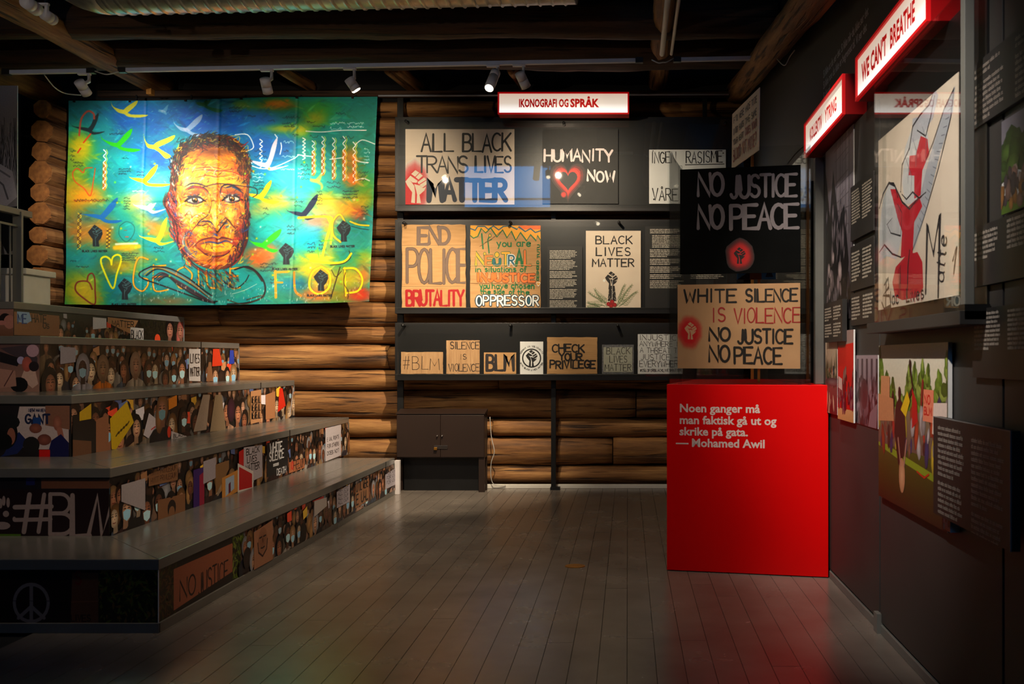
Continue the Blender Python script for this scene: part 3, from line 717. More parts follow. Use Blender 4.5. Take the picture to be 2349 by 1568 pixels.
for sx in (-.5, .5): MB().box((sx - .015, .15, .10), (sx + .015, .47, .13)).obj('bracket', M['steel'], sb)
signbox(1.20, .25, .14, (1.327, 6.075, 3.04), -PI/2, 'lit red sign box farther along the right wall reading KOLLEKTIV YTRING',
        [('KOLLEKTIV', .17, .085, .125, .62, .038, 1.03), ('YTRING', .67, .085, .125, .72, .03, 1.03)])
signbox(1.24, .25, .14, (1.327, 4.55, 3.03), -PI/2, 'large lit red sign box on the right wall reading WE CAN\'T BREATHE',
        [("WE CAN'T", .11, .08, .14, .70, .045, 1.04), ('BREATHE', .65, .08, .14, .66, .035, 1.03)])
cable('cable', 'thin black cable from the farther red sign box down to the wall', [PX(1848, 332, 6.7), PX(1825, 352, 6.9), PX(1806, 376, 7.2)], .005, 'blackcable')
# ================================================================== PLACARDS IN THE DISPLAY CASES
BK = (.10, .09, .09); DK = (.16, .12, .11); RED = (.82, .05, .07); WHT = (.93, .91, .89)
def wallboard(name, label, px0, px1, py0, py1, mat, D=10.40, th=.012, group=None, fn=None, rag=0, cat='placard', ink='ink', part='lettering'):
    """board hanging at depth D with extents read from the photograph; fn(art, U) draws with U = metres per pixel, y up from lower edge"""
    U = D / F; wd = (px1 - px0) * U; ht = (py1 - py0) * U
    A = Art(wd, ht)
    X = lambda px: (px - px0) * U
    Y = lambda py: (py1 - py) * U
    if fn: fn(A, X, Y, U)
    p = PX((px0 + px1) / 2, py1, D)
    return board(name, label, cat, wd, ht, th, M[mat], (p.x, D, p.z), 0, A if fn else None, part=part, group=group, rag=rag, ink=ink)

def f_all(A, X, Y, U):
    A.halo(X(952), Y(428), 29*U, 50*U, (.85, .04, .08), (.90, .87, .82)); A.rect(0, 0, 24*U, 60*U, (.85, .04, .08))
    A.fist(X(930), Y(466), 50*U, 76*U, (.93, .86, .76))
    A.hand('ALL', X(967), Y(347), 74*U, 40*U, 4.2*U, BK, .03, .25)
    A.hand('BLACK', X(1062), Y(347), 110*U, 40*U, 4.8*U, BK, .04, .12)
    A.hand('TRANS', X(956), Y(396), 118*U, 37*U, 4.2*U, BK, .03, .06); A.hand('LIVES', X(1091), Y(395), 82*U, 36*U, 4.8*U, BK, .04, .12)
    A.hand('MATTER', X(984), Y(459), 176*U, 46*U, 12.5*U, (.07, .13, .24), .02, .16)
wallboard('placard', 'large white placard reading ALL BLACK TRANS LIVES MATTER with red fist', 930, 1180, 296, 469, 'paper', fn=f_all)
def f_hum(A, X, Y, U):
    A.hand('HUMANITY', X(1249), Y(370), 156*U, 26*U, 4.6*U, (.95, .88, .88), .08, .25)
    bg = (.16, .155, .155)
    for k, (c, m) in enumerate((((.22, .12, .11), 1.75), ((.42, .10, .08), 1.5), ((.75, .13, .09), 1.3), ((.98, .20, .14), 1.13))):
        A.heart(X(1303), Y(412), 47*U*m, 54*U*m, 0, RED, c)
    A.halo(X(1293), Y(446), 6*U, 6*U, (.85, .15, .1), (.2, .12, .11))
    A.heart(X(1303), Y(412), 43*U, 46*U, 0, RED, bg)
    A.hand('NOW', X(1348), Y(415), 62*U, 23*U, 4.6*U, (.95, .9, .9), .08, .3)
    A.line([(X(1332), 0), (X(1332), Y(296))], .8*U, (.12, .115, .115))
wallboard('placard', 'black placard reading HUMANITY NOW around a glowing red heart outline', 1244, 1418, 296, 467, 'blackfoam', fn=f_hum)
def f_ing(A, X, Y, U):
    A.hand('INGEN', X(1495), Y(374), 55*U, 25*U, 2.2*U, BK, .06, .3); A.hand('RASISME', X(1574), Y(373), 83*U, 26*U, 2.2*U, BK, .06, .25)
    A.line([(X(1572), Y(378)), (X(1610), Y(377)), (X(1661), Y(376))], 1.8*U, BK); A.ell(X(1498), Y(346), 1.3*U, 1.3*U, BK); A.ell(X(1659), Y(351), 2*U, 1.3*U, BK)
    A.hand('VÅRE', X(1497), Y(459), 58*U, 27*U, 2.2*U, BK, .06, .25); A.ell(X(1500), Y(457), 2*U, 2*U, BK)
wallboard('placard', 'grey white placard reading INGEN RASISME partly behind the black placard', 1489, 1665, 343, 467, 'wpaper', fn=f_ing)
def f_end(A, X, Y, U):
    g = (.45, .36, .31); o_ = (.30, .23, .19)
    for yy in (563, 657): A.line([(0, Y(yy)), (X(1068), Y(yy - 1))], 1.0*U, (.60, .43, .27)); A.line([(0, Y(yy + 1.5)), (X(1068), Y(yy + .5))], .8*U, (.88, .70, .48))
    for xx in (981, 1033): A.line([(X(xx), Y(563)), (X(xx), Y(660))], .7*U, (.68, .50, .33))
    A.hand('END', X(960), Y(559), 71*U, 38*U, 5.8*U, g, .03, .14, outline=(o_, 1.3))
    A.hand('POLICE', X(934), Y(649), 142*U, 77*U, 5.6*U, g, .02, .05, outline=(o_, 1.3))
    A.hand('BRUTALITY', X(933), Y(700), 131*U, 34*U, 5.8*U, (.66, .04, .08), .03, .10)
wallboard('placard', 'tall cardboard placard reading END POLICE BRUTALITY', 922, 1068, 515, 707, 'card', fn=f_end, rag=.004)
def f_neu(A, X, Y, U):
    gr = (.02, .42, .22); og = (.90, .45, .16); ye = (.95, .65, .14); te = (.12, .36, .44); dt = (.07, .20, .27)
    z1 = [(1079, 540), (1086, 546), (1096, 542), (1104, 524), (1114, 534), (1126, 523), (1140, 543), (1153, 527), (1163, 545), (1173, 530), (1183, 551), (1194, 533), (1208, 552), (1217, 538), (1230, 552), (1233, 540), (1240, 551)]
    A.poly([(X(1079), Y(517)), (X(1240), Y(517)), (X(1240), Y(528)), (X(1079), Y(528))], ye)
    for i in range(len(z1) - 1):
        a, b = z1[i], z1[i+1]; A.poly([(X(a[0]), Y(517)), (X(b[0]), Y(517)), (X(b[0]), Y(b[1])), (X(a[0]), Y(a[1]))], ye, step=(i == 0))
    A.rect(X(1190), Y(526), X(1240), Y(517), (.93, .42, .14))
    z2 = [(1079, 524), (1090, 528), (1096, 519), (1112, 519), (1120, 526), (1132, 518), (1144, 527), (1155, 519), (1170, 518), (1186, 526), (1190, 520), (1205, 531), (1217, 524), (1228, 533), (1240, 529)]
    A.line([(X(a), Y(b)) for a, b in z2], 2.6*U, te); A.line([(X(a), Y(b)) for a, b in z1], 2.4*U, gr)
    A.line([(X(1105), Y(536)), (X(1108), Y(570))], 3.6*U, gr); A.line([(X(1124), Y(538)), (X(1119), Y(550)), (X(1122), Y(580))], 3*U, gr)
    A.ell(X(1124), Y(540), 3.5*U, 5*U, gr); A.ell(X(1124), Y(540), 2*U, 3*U, ye); A.line([(X(1113), Y(556)), (X(1128), Y(549))], 2*U, gr)
    A.hand('you', X(1140), Y(565), 34*U, 15*U, 2.8*U, gr, .05, .3); A.hand('are', X(1185), Y(565), 33*U, 16*U, 2.8*U, gr, .05, .25)
    cols = [ye, og, te, ye, te, gr, og]
    for i, ch in enumerate('NEUTRAL'):
        x0 = [1092, 1114, 1133, 1152, 1167, 1184, 1204][i]; wd = [20, 15, 14, 16, 13, 14, 14][i]; hh = [27, 21, 14, 28, 22, 36, 33][i]
        A.hand(ch, X(x0), Y(608), wd*U, hh*U, 4.2*U, cols[i], 0, outline=(gr if ch not in 'R' else (.9, .92, .92), 1.7))
    A.ell(X(1140), Y(584), 6*U, 7*U, gr); A.ell(X(1140), Y(584), 4.5*U, 5.5*U, ye)
    A.hand('in', X(1090), Y(623), 14*U, 11*U, 2.3*U, gr, .05, .3); A.hand('situations', X(1112), Y(623), 72*U, 12*U, 2.3*U, gr, .05, .25); A.hand('of', X(1193), Y(623), 15*U, 12*U, 2.3*U, gr, .05, .25)
    A.hand('INJUSTICE', X(1095), Y(645), 131*U, 17*U, 5*U, og, .06, .35, outline=((.35, .17, .08), 1.4))
    A.hand('you', X(1101), Y(661), 23*U, 13*U, 2.4*U, gr, .05, .25); A.hand('have', X(1129), Y(661), 36*U, 13*U, 2.4*U, gr, .05, .25); A.hand('chosen', X(1173), Y(661), 53*U, 13*U, 2.4*U, gr, .05, .3)
    A.hand('the', X(1102), Y(674), 24*U, 11*U, 2.2*U, gr, .05, .25); A.hand('side', X(1132), Y(673), 26*U, 11*U, 2.2*U, gr, .05, .25); A.hand('of', X(1168), Y(674), 13*U, 11*U, 2.2*U, gr, .05, .25); A.hand('the', X(1187), Y(675), 28*U, 11*U, 2.2*U, gr, .05, .25)
    A.ell(X(1098), Y(689), 9*U, 12*U, dt); A.ell(X(1215), Y(690), 10*U, 13*U, te)
    A.hand('OPPRESSOR', X(1093), Y(700), 142*U, 22*U, 3.4*U, (.92, .93, .93), .03, .35, outline=(dt, 2.0))
    A.hand('DESMOND', X(1236), Y(642), 44*U, 5*U, 1.7*U, gr, .05, .25, rot=PI/2); A.hand('TUTU', X(1238), Y(591), 30*U, 5.5*U, 1.7*U, gr, .05, .4, rot=PI/2)
    A.heart(X(1235), Y(651), 8*U, 10*U, 1.4*U, (.95, .92, .85), ye)
    A.line([(X(1079), Y(609)), (X(1240), Y(607))], .8*U, (.88, .72, .5)); A.line([(X(1079), Y(649)), (X(1240), Y(651))], .8*U, (.55, .40, .25)); A.line([(X(1100), Y(565)), (X(1130), Y(546)), (X(1150), Y(530))], .8*U, (.5, .33, .2))
wallboard('placard', 'cardboard placard with orange zigzag border and the word OPPRESSOR', 1079, 1240, 517, 706, 'card', fn=f_neu, rag=.004)
def f_t1(A, X, Y, U):
    y = Y(573)
    for n_, lk in ((6, .75), (7, .7), (5, .8), (6, .55), (7, .5), (6, .8)):
        A.para(X(1261), y, 64*U, 3.35*U, n_, (.88, .84, .78), lk, seed=n_ * 7 + int(y*100)); y -= (n_ + .65) * 3.35*U
wallboard('text_panel', 'small black text panel between the zigzag placard and the white poster', 1256, 1336, 565, 712, 'textpanel', fn=f_t1, cat='text panel', th=.006)
def fern(A, x, y, ang, L, U, c1, c2):
    p = []; 
    for i in range(12):
        t = i / 11; a = ang + .25 * math.sin(t * 2); p.append((x + L * t * math.cos(a), y + L * t * math.sin(a)))
    A.line(p, 1.4*U, c1)
    for i in range(2, 12):
        for sgn in (-1, 1):
            a = ang + sgn * .9; l = (13 - i) * .95 * U + 2*U
            A.line([p[i], (p[i][0] + l * .5 * math.cos(a), p[i][1] + l * .5 * math.sin(a)), (p[i][0] + l * math.cos(a - sgn * .3), p[i][1] + l * math.sin(a - sgn * .3))], 1.0*U, c2 if i % 2 else c1, step=False)
def f_blm(A, X, Y, U):
    k = (.13, .10, .09)
    A.hand('BLACK', X(1367), Y(559), 83*U, 17.5*U, 3*U, k, .01, .3); A.hand('LIVES', X(1368), Y(586), 78*U, 18*U, 3*U, k, .01, .45); A.hand('MATTER', X(1359), Y(611), 95*U, 17.5*U, 3*U, k, .01, .3)
    g1, g2 = (.45, .52, .36), (.58, .63, .46)
    for ax, ay, an, L in ((1398, 700, 2.35, 55), (1392, 703, 1.95, 48), (1376, 704, 2.9, 28), (1414, 700, .95, 50), (1420, 702, .45, 52), (1388, 702, 2.7, 40), (1412, 704, .7, 62)):
        fern(A, X(ax), Y(ay), an, L*U, U, g1, g2)
    A.poly([(X(1394), Y(690)), (X(1414), Y(690)), (X(1410), Y(655)), (X(1398), Y(655))], k)
    A.fist(X(1388), Y(664), 29*U, 42*U, k)
    A.line([(X(1405), Y(630)), (X(1404), Y(690))], .8*U, WHT)
    for q in range(14):
        xx = 1394 + A.r.random() * 20; yy = 668 + A.r.random() * 22; A.line([(X(xx), Y(yy)), (X(xx + A.r.uniform(-5, 5)), Y(yy - 6))], .6*U, (.85, .8, .7))
    for qx, qy in ((1396, 697), (1404, 692), (1410, 699), (1402, 701)): A.ell(X(qx), Y(qy), 5*U, 5*U, (.80, .10, .10), (.55, .03, .05)); 
    A.ell(X(1386), Y(643), 3*U, 3.4*U, (.99, .98, .95))
wallboard('poster', 'white poster reading BLACK LIVES MATTER with raised black fist and green ferns', 1344, 1470, 529, 705, 'paper', fn=f_blm, cat='poster')
def f_t2(A, X, Y, U):
    y = Y(524); c = (.88, .84, .78)
    for n_, lk, ind in ((3, .8, 0), (8, .9, 5), (5, .5, 0), (4, .6, 0), (4, .65, 0), (3, .7, 0), (5, .8, 0)):
        A.para(X(1491) + ind*U, y, (78 - ind)*U, 3.75*U, n_, c, lk, seed=n_ * 5 + int(y*90)); y -= (n_ + .75) * 3.75*U
    y = Y(524)
    for n_, lk, ind in ((3, .7, 0), (7, .8, 5), (4, .6, 0), (5, .6, 0), (4, .6, 0), (4, .8, 0)):
        A.para(X(1584) + ind*U, y, (80 - ind)*U, 3.75*U, n_, c, lk, seed=n_ * 9 + int(y*70)); y -= (n_ + .75) * 3.75*U
wallboard('text_panel', 'wide black text panel with two columns, partly behind the clear plinth case', 1480, 1690, 519, 712, 'textpanel', fn=f_t2, cat='text panel', th=.006)
# lower case
def f_hb(A, X, Y, U):
    A.hand('#BL', X(924), Y(846), 60*U, 30*U, 1.2*U, DK, .05, .35); A.hand('M', X(986), Y(848), 22*U, 26*U, 1.2*U, DK, .02)
    A.line([(X(967), 0), (X(966), Y(808))], .8*U, (.6, .46, .32)); A.line([(X(930), Y(812)), (X(940), Y(808))], .7*U, (.9, .74, .54))
wallboard('placard', 'low wide cardboard placard with thin handwritten #BLM at the left end', 920, 1016, 807, 857, 'cardv', fn=f_hb, rag=.002, D=10.41)
def f_sil(A, X, Y, U):
    A.hand('SILENCE', X(1033), Y(800), 66*U, 16*U, 1.8*U, DK, .04, .25); A.hand('IS', X(1056), Y(824), 14*U, 12*U, 1.4*U, DK, .02, .4); A.hand('VIOLENCE', X(1029), Y(851), 70*U, 17*U, 1.6*U, DK, .04, .2)
    for q in range(6): xx = 1035 + q * 11; A.line([(X(xx), Y(805)), (X(xx + 1), Y(850))], .6*U, (.64, .48, .34))
wallboard('placard', 'upright cardboard placard reading SILENCE IS VIOLENCE in thin letters', 1024, 1100, 780, 857, 'cardv', fn=f_sil, rag=.002, D=10.41)
wallboard('placard', 'small cardboard placard with thick dark letters BLM', 1110, 1184, 808, 857, 'card', D=10.41,
          fn=lambda A, X, Y, U: (A.hand('BLM', X(1117), Y(849), 61*U, 35*U, 6.4*U, (.17, .14, .14), .01, .2)))
def f_sol(A, X, Y, U):
    c = (X(1219.5), Y(821)); k = (.08, .07, .07)
    A.ell(c[0], c[1], 22*U, 22*U, k, n=32); A.ell(c[0], c[1], 19*U, 19*U, (.9, .9, .9), n=32)
    A.fist(X(1206), Y(840), 27*U, 38*U, k)
    for txt, top in (('NORWAY IN SOLIDARITY', True), ('WITH BLACK LIVES MATTER', False)):
        n_ = len(txt)
        for i, ch in enumerate(txt):
            t = (i + .5) / n_; a = math.radians(160 - 140 * t) if top else math.radians(202 + 136 * t)
            r = 25.5 if top else 29
            px_, py_ = c[0] + r*U * math.cos(a), c[1] + r*U * math.sin(a)
            rot = a - PI/2 if top else a + PI/2
            if ch != ' ': A.hand(ch, px_ - 1.1*U * math.cos(rot), py_ - 1.1*U * math.sin(rot), 2.2*U, 3.4*U, .8*U, k, 0, rot=rot)
wallboard('placard', 'small white card with black fist in a ring and curved small lettering', 1193, 1246, 783, 858, 'wpaper', fn=f_sol, D=10.41, th=.004)
wallboard('placard', 'cardboard placard reading CHECK YOUR PRIVILEGE in bold black marker', 1255, 1370, 773, 857, 'card', D=10.41, rag=.002,
          fn=lambda A, X, Y, U: (A.hand('CHECK', X(1267), Y(807), 73*U, 17*U, 3.8*U, (.10, .07, .06), .08, .2), A.hand('YOUR', X(1283), Y(826), 52*U, 16*U, 3.8*U, (.10, .07, .06), .08, .15), A.hand('PRIVILEGE', X(1262), Y(844), 103*U, 17*U, 3.8*U, (.10, .07, .06), .07, .22)))
def f_gb(A, X, Y, U):
    for a, b, yy in (('BLACK', (1392, 54), 810), ('LIVES', (1399, 40), 829), ('MATTER', (1388, 60), 849)):
        A.hand(a, X(b[0]), Y(yy), b[1]*U, 15*U, 1.4*U, (.27, .26, .24), .04, .3)
t = wallboard('placard', 'small grey placard with silver tape border reading BLACK LIVES MATTER', 1381, 1454, 790, 857, 'tape', D=10.41, rag=.001)
U_ = 10.41 / F; A = Art(66*U_, 57*U_)
for a, x0, wd, yy in (('BLACK', 7, 54, 41), ('LIVES', 14, 40, 22), ('MATTER', 3, 60, 3)): A.hand(a, x0*U_, yy*U_, wd*U_, 15*U_, 1.4*U_, (.27, .26, .24), .04, .3)
q = board('card_sheet', None, None, 66*U_, 57*U_, .004, M['greycard'], (0, -.004, 4*U_), 0, A, parent=t)
def f_inj(A, X, Y, U):
    for a, x0, wd, yy, hh, tk in (('INJUSTICE', 1467, 98, 780, 12, 1.1), ('ANYWHERE IS', 1467, 97, 794, 11.5, 1.1), ('A THREAT TO', 1468, 95, 809, 12, 1.1), ('JUSTICE -', 1470, 86, 825, 13, 1.1), ('EVERYWHERE', 1467, 98, 841, 14, 1.1), ('#OSLOFORBLACKLIVESMATTER', 1468, 95, 852, 6, .9)):
        A.hand(a, X(x0), Y(yy), wd*U, hh*U, tk*U, (.22, .20, .20), .06, .22)
wallboard('placard', 'crinkled white sheet crowded with thin lettering starting INJUSTICE ANYWHERE', 1463, 1566, 766, 857, 'wpaper', fn=f_inj, D=10.41, th=.005, rag=.001)

# ================================================================== RED PLINTH AND ITS CLEAR CASE
rz = math.atan2(-.22, 1.13); ex = Vector((math.cos(rz), math.sin(rz), 0)); FL = Vector((.285, 6.51, 0))
WB = 1.148
pl = empty('red_plinth', tuple(FL), rz); tag(pl, 'tall glossy red plinth with white quotation, standing by the right wall', 'plinth')
def loc_(v): d = Vector(v) - FL; return (d.x * ex.x + d.y * ex.y, -d.x * ex.y + d.y * ex.x)
br = loc_((1.415, 8.1, 0)); bl = loc_((.60, 8.1, 0)); m_ = MB(); poly = [(0, 0), (WB, 0), br, bl]
def prismz(m_, poly, z0, z1):
    i = len(m_.v); n = len(poly); m_.v += [(a, b, z0) for a, b in poly] + [(a, b, z1) for a, b in poly]
    m_.f += [tuple(reversed(range(i, i + n))), tuple(range(i + n, i + 2*n))] + [(i + k, i + (k+1) % n, i + n + (k+1) % n, i + n + k) for k in range(n)]
    return m_
poly_in = [(.02, .03), (WB - .02, .03), (br[0] - .02, br[1]), (bl[0] + .02, bl[1])]
body = prismz(MB(), poly, .006, 1.356).obj('body', M['red'], pl, bevel=.0015)
prismz(MB(), poly_in, 0, .006).obj('base', M['steel'], pl)
A = Art(WB, 1.35); U_ = 6.47 / F
c = (.93, .84, .82)
for tx, px, py in (('Noen ganger må', 1558, 944), ('man faktisk gå ut og', 1558, 971), ('skrike på gata.', 1558, 997), ('— Mohamed Awil', 1551, 1023)):
    A.font(tx, (px - 1529) * U_, EYE + (820 - py) * 6.5 / F, .083, c, xs=1.04, bold=.027, space=1.0)
A.build('lettering', body, y=-.0006, xoff=WB / 2)
def vit(nm, a, b, z0, z1, th=.006):   # pane between two local plan points
    d = Vector((b[0] - a[0], b[1] - a[1], 0)); l = d.length; an = math.atan2(d.y, d.x)
    return MB().box((0, 0, z0), (l, th, z1)).obj(nm, M['glass'], vc, (a[0], a[1], 0), an)
vc = empty('clear_case', (FL.x, FL.y, 1.357), rz); tag(vc, 'clear acrylic case on top of the red plinth with two big placards inside', 'display case')
ZT = 1.70
vit('front_pane', (.005, .008), (WB - .12, .008), 0, ZT); vit('side_pane', (bl[0] + .02, bl[1] - .02), (.012, .03), 0, ZT)
vit('side_pane', (WB - .12, .03), (br[0] - .14, br[1] - .02), 0, ZT); vit('back_pane', (br[0] - .15, br[1] - .01), (bl[0] + .03, bl[1] - .01), 0, ZT)
def inplinth(t, dy, z): 
    v = FL + ex * t + Vector((-ex.y, ex.x, 0)) * dy; return (v.x, v.y, z)
A = Art(.865, .765); U_ = 6.5 / F; wcol = (.50, .455, .47)
X = lambda px: (px - 1558) * U_
A.hand('NO', X(1600), .765 - 62*U_, 57*U_, 50*U_, 7.2*U_, wcol, .02, .12); A.hand('JUSTICE', X(1674), .765 - 69*U_, 147*U_, 49*U_, 7.0*U_, wcol, .02, .1)
A.hand('NO', X(1600), .765 - 137*U_, 57*U_, 51*U_, 8*U_, wcol, .02, .12); A.hand('PEACE', X(1675), .765 - 141*U_, 150*U_, 53*U_, 8.4*U_, wcol, .02, .12)
A.halo(X(1695), .765 - 200*U_, 26*U_, 30*U_, (.80, .01, .01), (.045, .045, .045)); A.fist(X(1681), .765 - 220*U_, 27*U_, 38*U_, (.08, .03, .03))
board('placard', 'large black placard reading NO JUSTICE NO PEACE with small red fist spot', 'placard', .865, .765, .012, M['blackcard'], inplinth(.5245, .035, 2.158), rz, A)
A = Art(.88, .61); X = lambda px: (px - 1552) * U_; Yy = lambda py: (845 - py) * U_ * .99
A.halo(X(1580), Yy(761), 25*U_, 33*U_, (.84, .02, .03), (.78, .60, .42)); A.fist(X(1568), Yy(778), 28*U_, 40*U_, (.85, .66, .50))
k = (.10, .07, .06)
A.hand('WHITE', X(1568), Yy(692), 118*U_, 29*U_, 4.4*U_, k, .03, .3); A.hand('SILENCE', X(1708), Yy(692), 115*U_, 28*U_, 4.4*U_, k, .04, .2)
A.hand('IS', X(1632), Yy(737), 30*U_, 31*U_, 3.2*U_, (.66, .12, .12), .02, .4); A.hand('VIOLENCE', X(1682), Yy(740), 148*U_, 33*U_, 3.2*U_, (.66, .12, .12), .04, .2)
A.hand('NO', X(1625), Yy(781), 47*U_, 29*U_, 5*U_, k, .03, .2); A.hand('JUSTICE', X(1690), Yy(787), 122*U_, 31*U_, 5*U_, k, .03, .2)
A.hand('NO', X(1625), Yy(829), 46*U_, 36*U_, 5*U_, k, .03, .2); A.hand('PEACE', X(1683), Yy(834), 106*U_, 36*U_, 5*U_, k, .04, .22)
board('placard', 'large cardboard coloured placard reading WHITE SILENCE IS VIOLENCE', 'placard', .88, .61, .012, pmat('tan_card', (.80, .62, .45), (.76, .58, .41), (6, 6, 6), rough=.7), inplinth(.514, .035, 1.472), rz, A)
for k_, tt in enumerate((.09, .95)):
    t_ = MB().box((-.012, 0, 0), (.012, .03, 1.60)).obj('holder', M['glass'], vc, (tt, .05, .0))
# placards on sticks standing inside the case
A = Art(.96, .485)
for i, (yy, hh, cc) in enumerate(((.39, .05, DK), (.29, .05, DK), (.20, .045, DK))):
    for k2 in range(4 if i < 2 else 2): A.hand(['IF YOU', 'WERE', 'MADE', 'TO DIE', 'IN OUR', 'HANDS', 'THE', 'SAME', 'YOUR', 'HEART'][(i * 4 + k2) % 10], .06 + k2 * .22, yy, .17, hh, .009, cc, .08)
A.hand('DOES YOUR', .52, .20, .38, .055, .013, (.55, .08, .08), .08); A.hand('BLOOD NOT MOVE?', .08, .06, .82, .095, .014, (.55, .08, .08), .06)
t = empty('stick_placard', (1.045, 7.5, 1.37), 0); tag(t, 'upright placard on a stick asking in red BLOOD NOT MOVE, turned edgeways', 'placard')
an = math.atan2(-.95, .10)
s_ = MB().box((-.012, -.008, 0), (.012, .008, 2.0)).obj('stick', M['stick'], t)
b_ = board('placard_board', None, None, .96, .485, .006, M['paper'], (-.07, -.02, 1.83), an, A, parent=t)
b_.rotation_euler = (0, math.atan2(.05, .95) * 1.0, an)
t = empty('stick_placard', (1.02, 6.95, 1.357), -.1); tag(t, 'placard with blue drawing on a stick, mostly hidden behind the black placard', 'placard')
MB().box((-.01, .003, 0), (.01, .018, 1.0)).obj('stick', M['stick'], t)
A = Art(.30, .5); A.poly([(0, 0), (.3, 0), (.3, .5), (0, .5)], (.20, .50, .78)); A.poly([(.0, .0), (.12, .08), (.18, .0)], (.1, .12, .2)); A.poly([(.22, .02), (.25, .1), (.28, .02)], (.1, .15, .3)); A.poly([(.1, .0), (.1, .35), (.19, .35), (.19, .0)], (.45, .32, .25))
board('placard_board', None, None, .30, .5, .005, M['wpaper'], (-.02, 0, .80), 0, A, parent=t)
# uprights at the far end of the right wall cladding
for px, wd, dp, D, lab in ((1882, .075, .06, 6.50, 'grey steel upright at the far end of the right wall cladding'), (1857, .07, .05, 6.86, 'darker steel upright just behind the grey one')):
    p = PX(px, 0, D)
    t = MB().box((-wd/2, 0, 0), (wd/2, dp, 1.65 if D < 6.6 else 1.55)).obj('upright', M['greymetal' if D < 6.6 else 'steel'], None, (p.x, D, 1.357), bevel=.004); tag(t, lab, 'post', 'steel uprights')

# ================================================================== RIGHT WALL
def rw(px, Xf): return F * Xf / (px - 1440)
def rboard(name, label, cat, Xf, pL, pR, z0, z1, mat, fn=None, th=.01, ink='ink', group=None, part='print', ynear=None):
    yf = rw(pL, Xf); yn = ynear if ynear is not None else rw(pR, Xf); wd = yf - yn
    A = Art(wd, z1 - z0)
    if fn: fn(A, wd, z1 - z0)
    return board(name, label, cat, wd, z1 - z0, th, M[mat], (Xf, (yf + yn) / 2, z0), -PI/2, A if fn else None, part, group, ink=ink)
def photo_noise(A, x0, y0, x1, y1, n, pal, r0, r1, asp=1.6, seed=1):
    R = random.Random(seed)
    for i in range(n):
        if i % 4 == 0: A.k += 1
        c = R.choice(pal); k = R.uniform(.8, 1.1); c = tuple(min(1, v * k) for v in c); r = R.uniform(r0, r1)
        A.ell(R.uniform(x0, x1), R.uniform(y0, y1), r, r * asp * R.uniform(.6, 1.3), c, tuple(v * .7 for v in c), n=7, rot=R.uniform(-.3, .3))
def person(A, x, y, s, skin, hair, cloth, mask=None, hood=None, R=random, face=True):
    """head centre x,y; s = half head height"""
    d = tuple(v * .62 for v in cloth)
    A.k += 1
    sh = s * 1.9
    P = [(x - sh, y - s * 6), (x - sh, y - s * 2.1), (x - sh * .72, y - s * 1.55), (x - s * .4, y - s * 1.2), (x + s * .4, y - s * 1.2), (x + sh * .72, y - s * 1.55), (x + sh, y - s * 2.1), (x + sh, y - s * 6)]
    for i in range(7): A._add([(x, y - s * 6), P[i], P[i+1]], [cloth, d, cloth if i in (2, 3, 4) else d])
    A.line([(x + R.uniform(-.3, .3) * s, y - s * 1.3), (x + R.uniform(-.5, .5) * s, y - s * 5)], s * .16, tuple(v * .4 for v in cloth))
    if hood: A.ell(x, y + s * .05, s * 1.05, s * 1.35, hood, tuple(v * .6 for v in hood), n=12)
    else:
        A.ell(x, y + s * .22, s * .92, s * 1.08, hair, tuple(v * .55 for v in hair), n=12)
        if R.random() < .45: A.ell(x + R.choice((-.5, .5)) * s, y - s * .7, s * .6, s * 1.2, hair, tuple(v * .6 for v in hair), n=9)
    if face:
        fx = x + R.uniform(-.22, .22) * s
        A.poly([(x - s*.35, y - s*1.4), (x + s*.35, y - s*1.4), (x + s*.3, y - s*.6), (x - s*.3, y - s*.6)], tuple(v * .6 for v in skin))
        A.ell(fx, y - s * .08, s * .62, s * .84, skin, tuple(v * .62 for v in skin), n=12)
        dk = tuple(v * .3 for v in skin)
        for e in (-.27, .27):
            A.line([(fx + (e - .13) * s, y + .10 * s), (fx + e * s, y + .15 * s), (fx + (e + .13) * s, y + .10 * s)], s * .1, dk)
            A.line([(fx + (e - .16) * s, y + .32 * s), (fx + (e + .16) * s, y + .34 * s)], s * .07, dk, step=False)
        if mask: A.poly([(fx - s*.52, y - s*.08), (fx, y + s*.06), (fx + s*.52, y - s*.08), (fx + s*.44, y - s*.62), (fx, y - s*.84), (fx - s*.44, y - s*.62)], mask)
        else:
            A.line([(fx + .02 * s, y - .12 * s), (fx + .12 * s, y - .2 * s)], s * .07, dk); A.line([(fx - .2 * s, y - .45 * s), (fx, y - .5 * s), (fx + .2 * s, y - .44 * s)], s * .09, (.45, .16, .14))
SK = [(.80, .58, .46), (.72, .48, .36), (.55, .34, .24), (.40, .24, .17), (.86, .66, .55)]
HR = [(.10, .07, .06), (.22, .13, .08), (.42, .28, .14), (.62, .46, .28), (.06, .05, .05), (.14, .1, .09)]
CL = [(.10, .10, .12), (.16, .15, .16), (.24, .20, .18), (.12, .14, .20), (.40, .36, .32), (.55, .52, .50), (.18, .10, .10), (.08, .08, .08), (.50, .40, .30), (.20, .24, .30), (.62, .48, .40)]
MK = [(.50, .68, .78), (.58, .72, .80), (.45, .62, .74)]
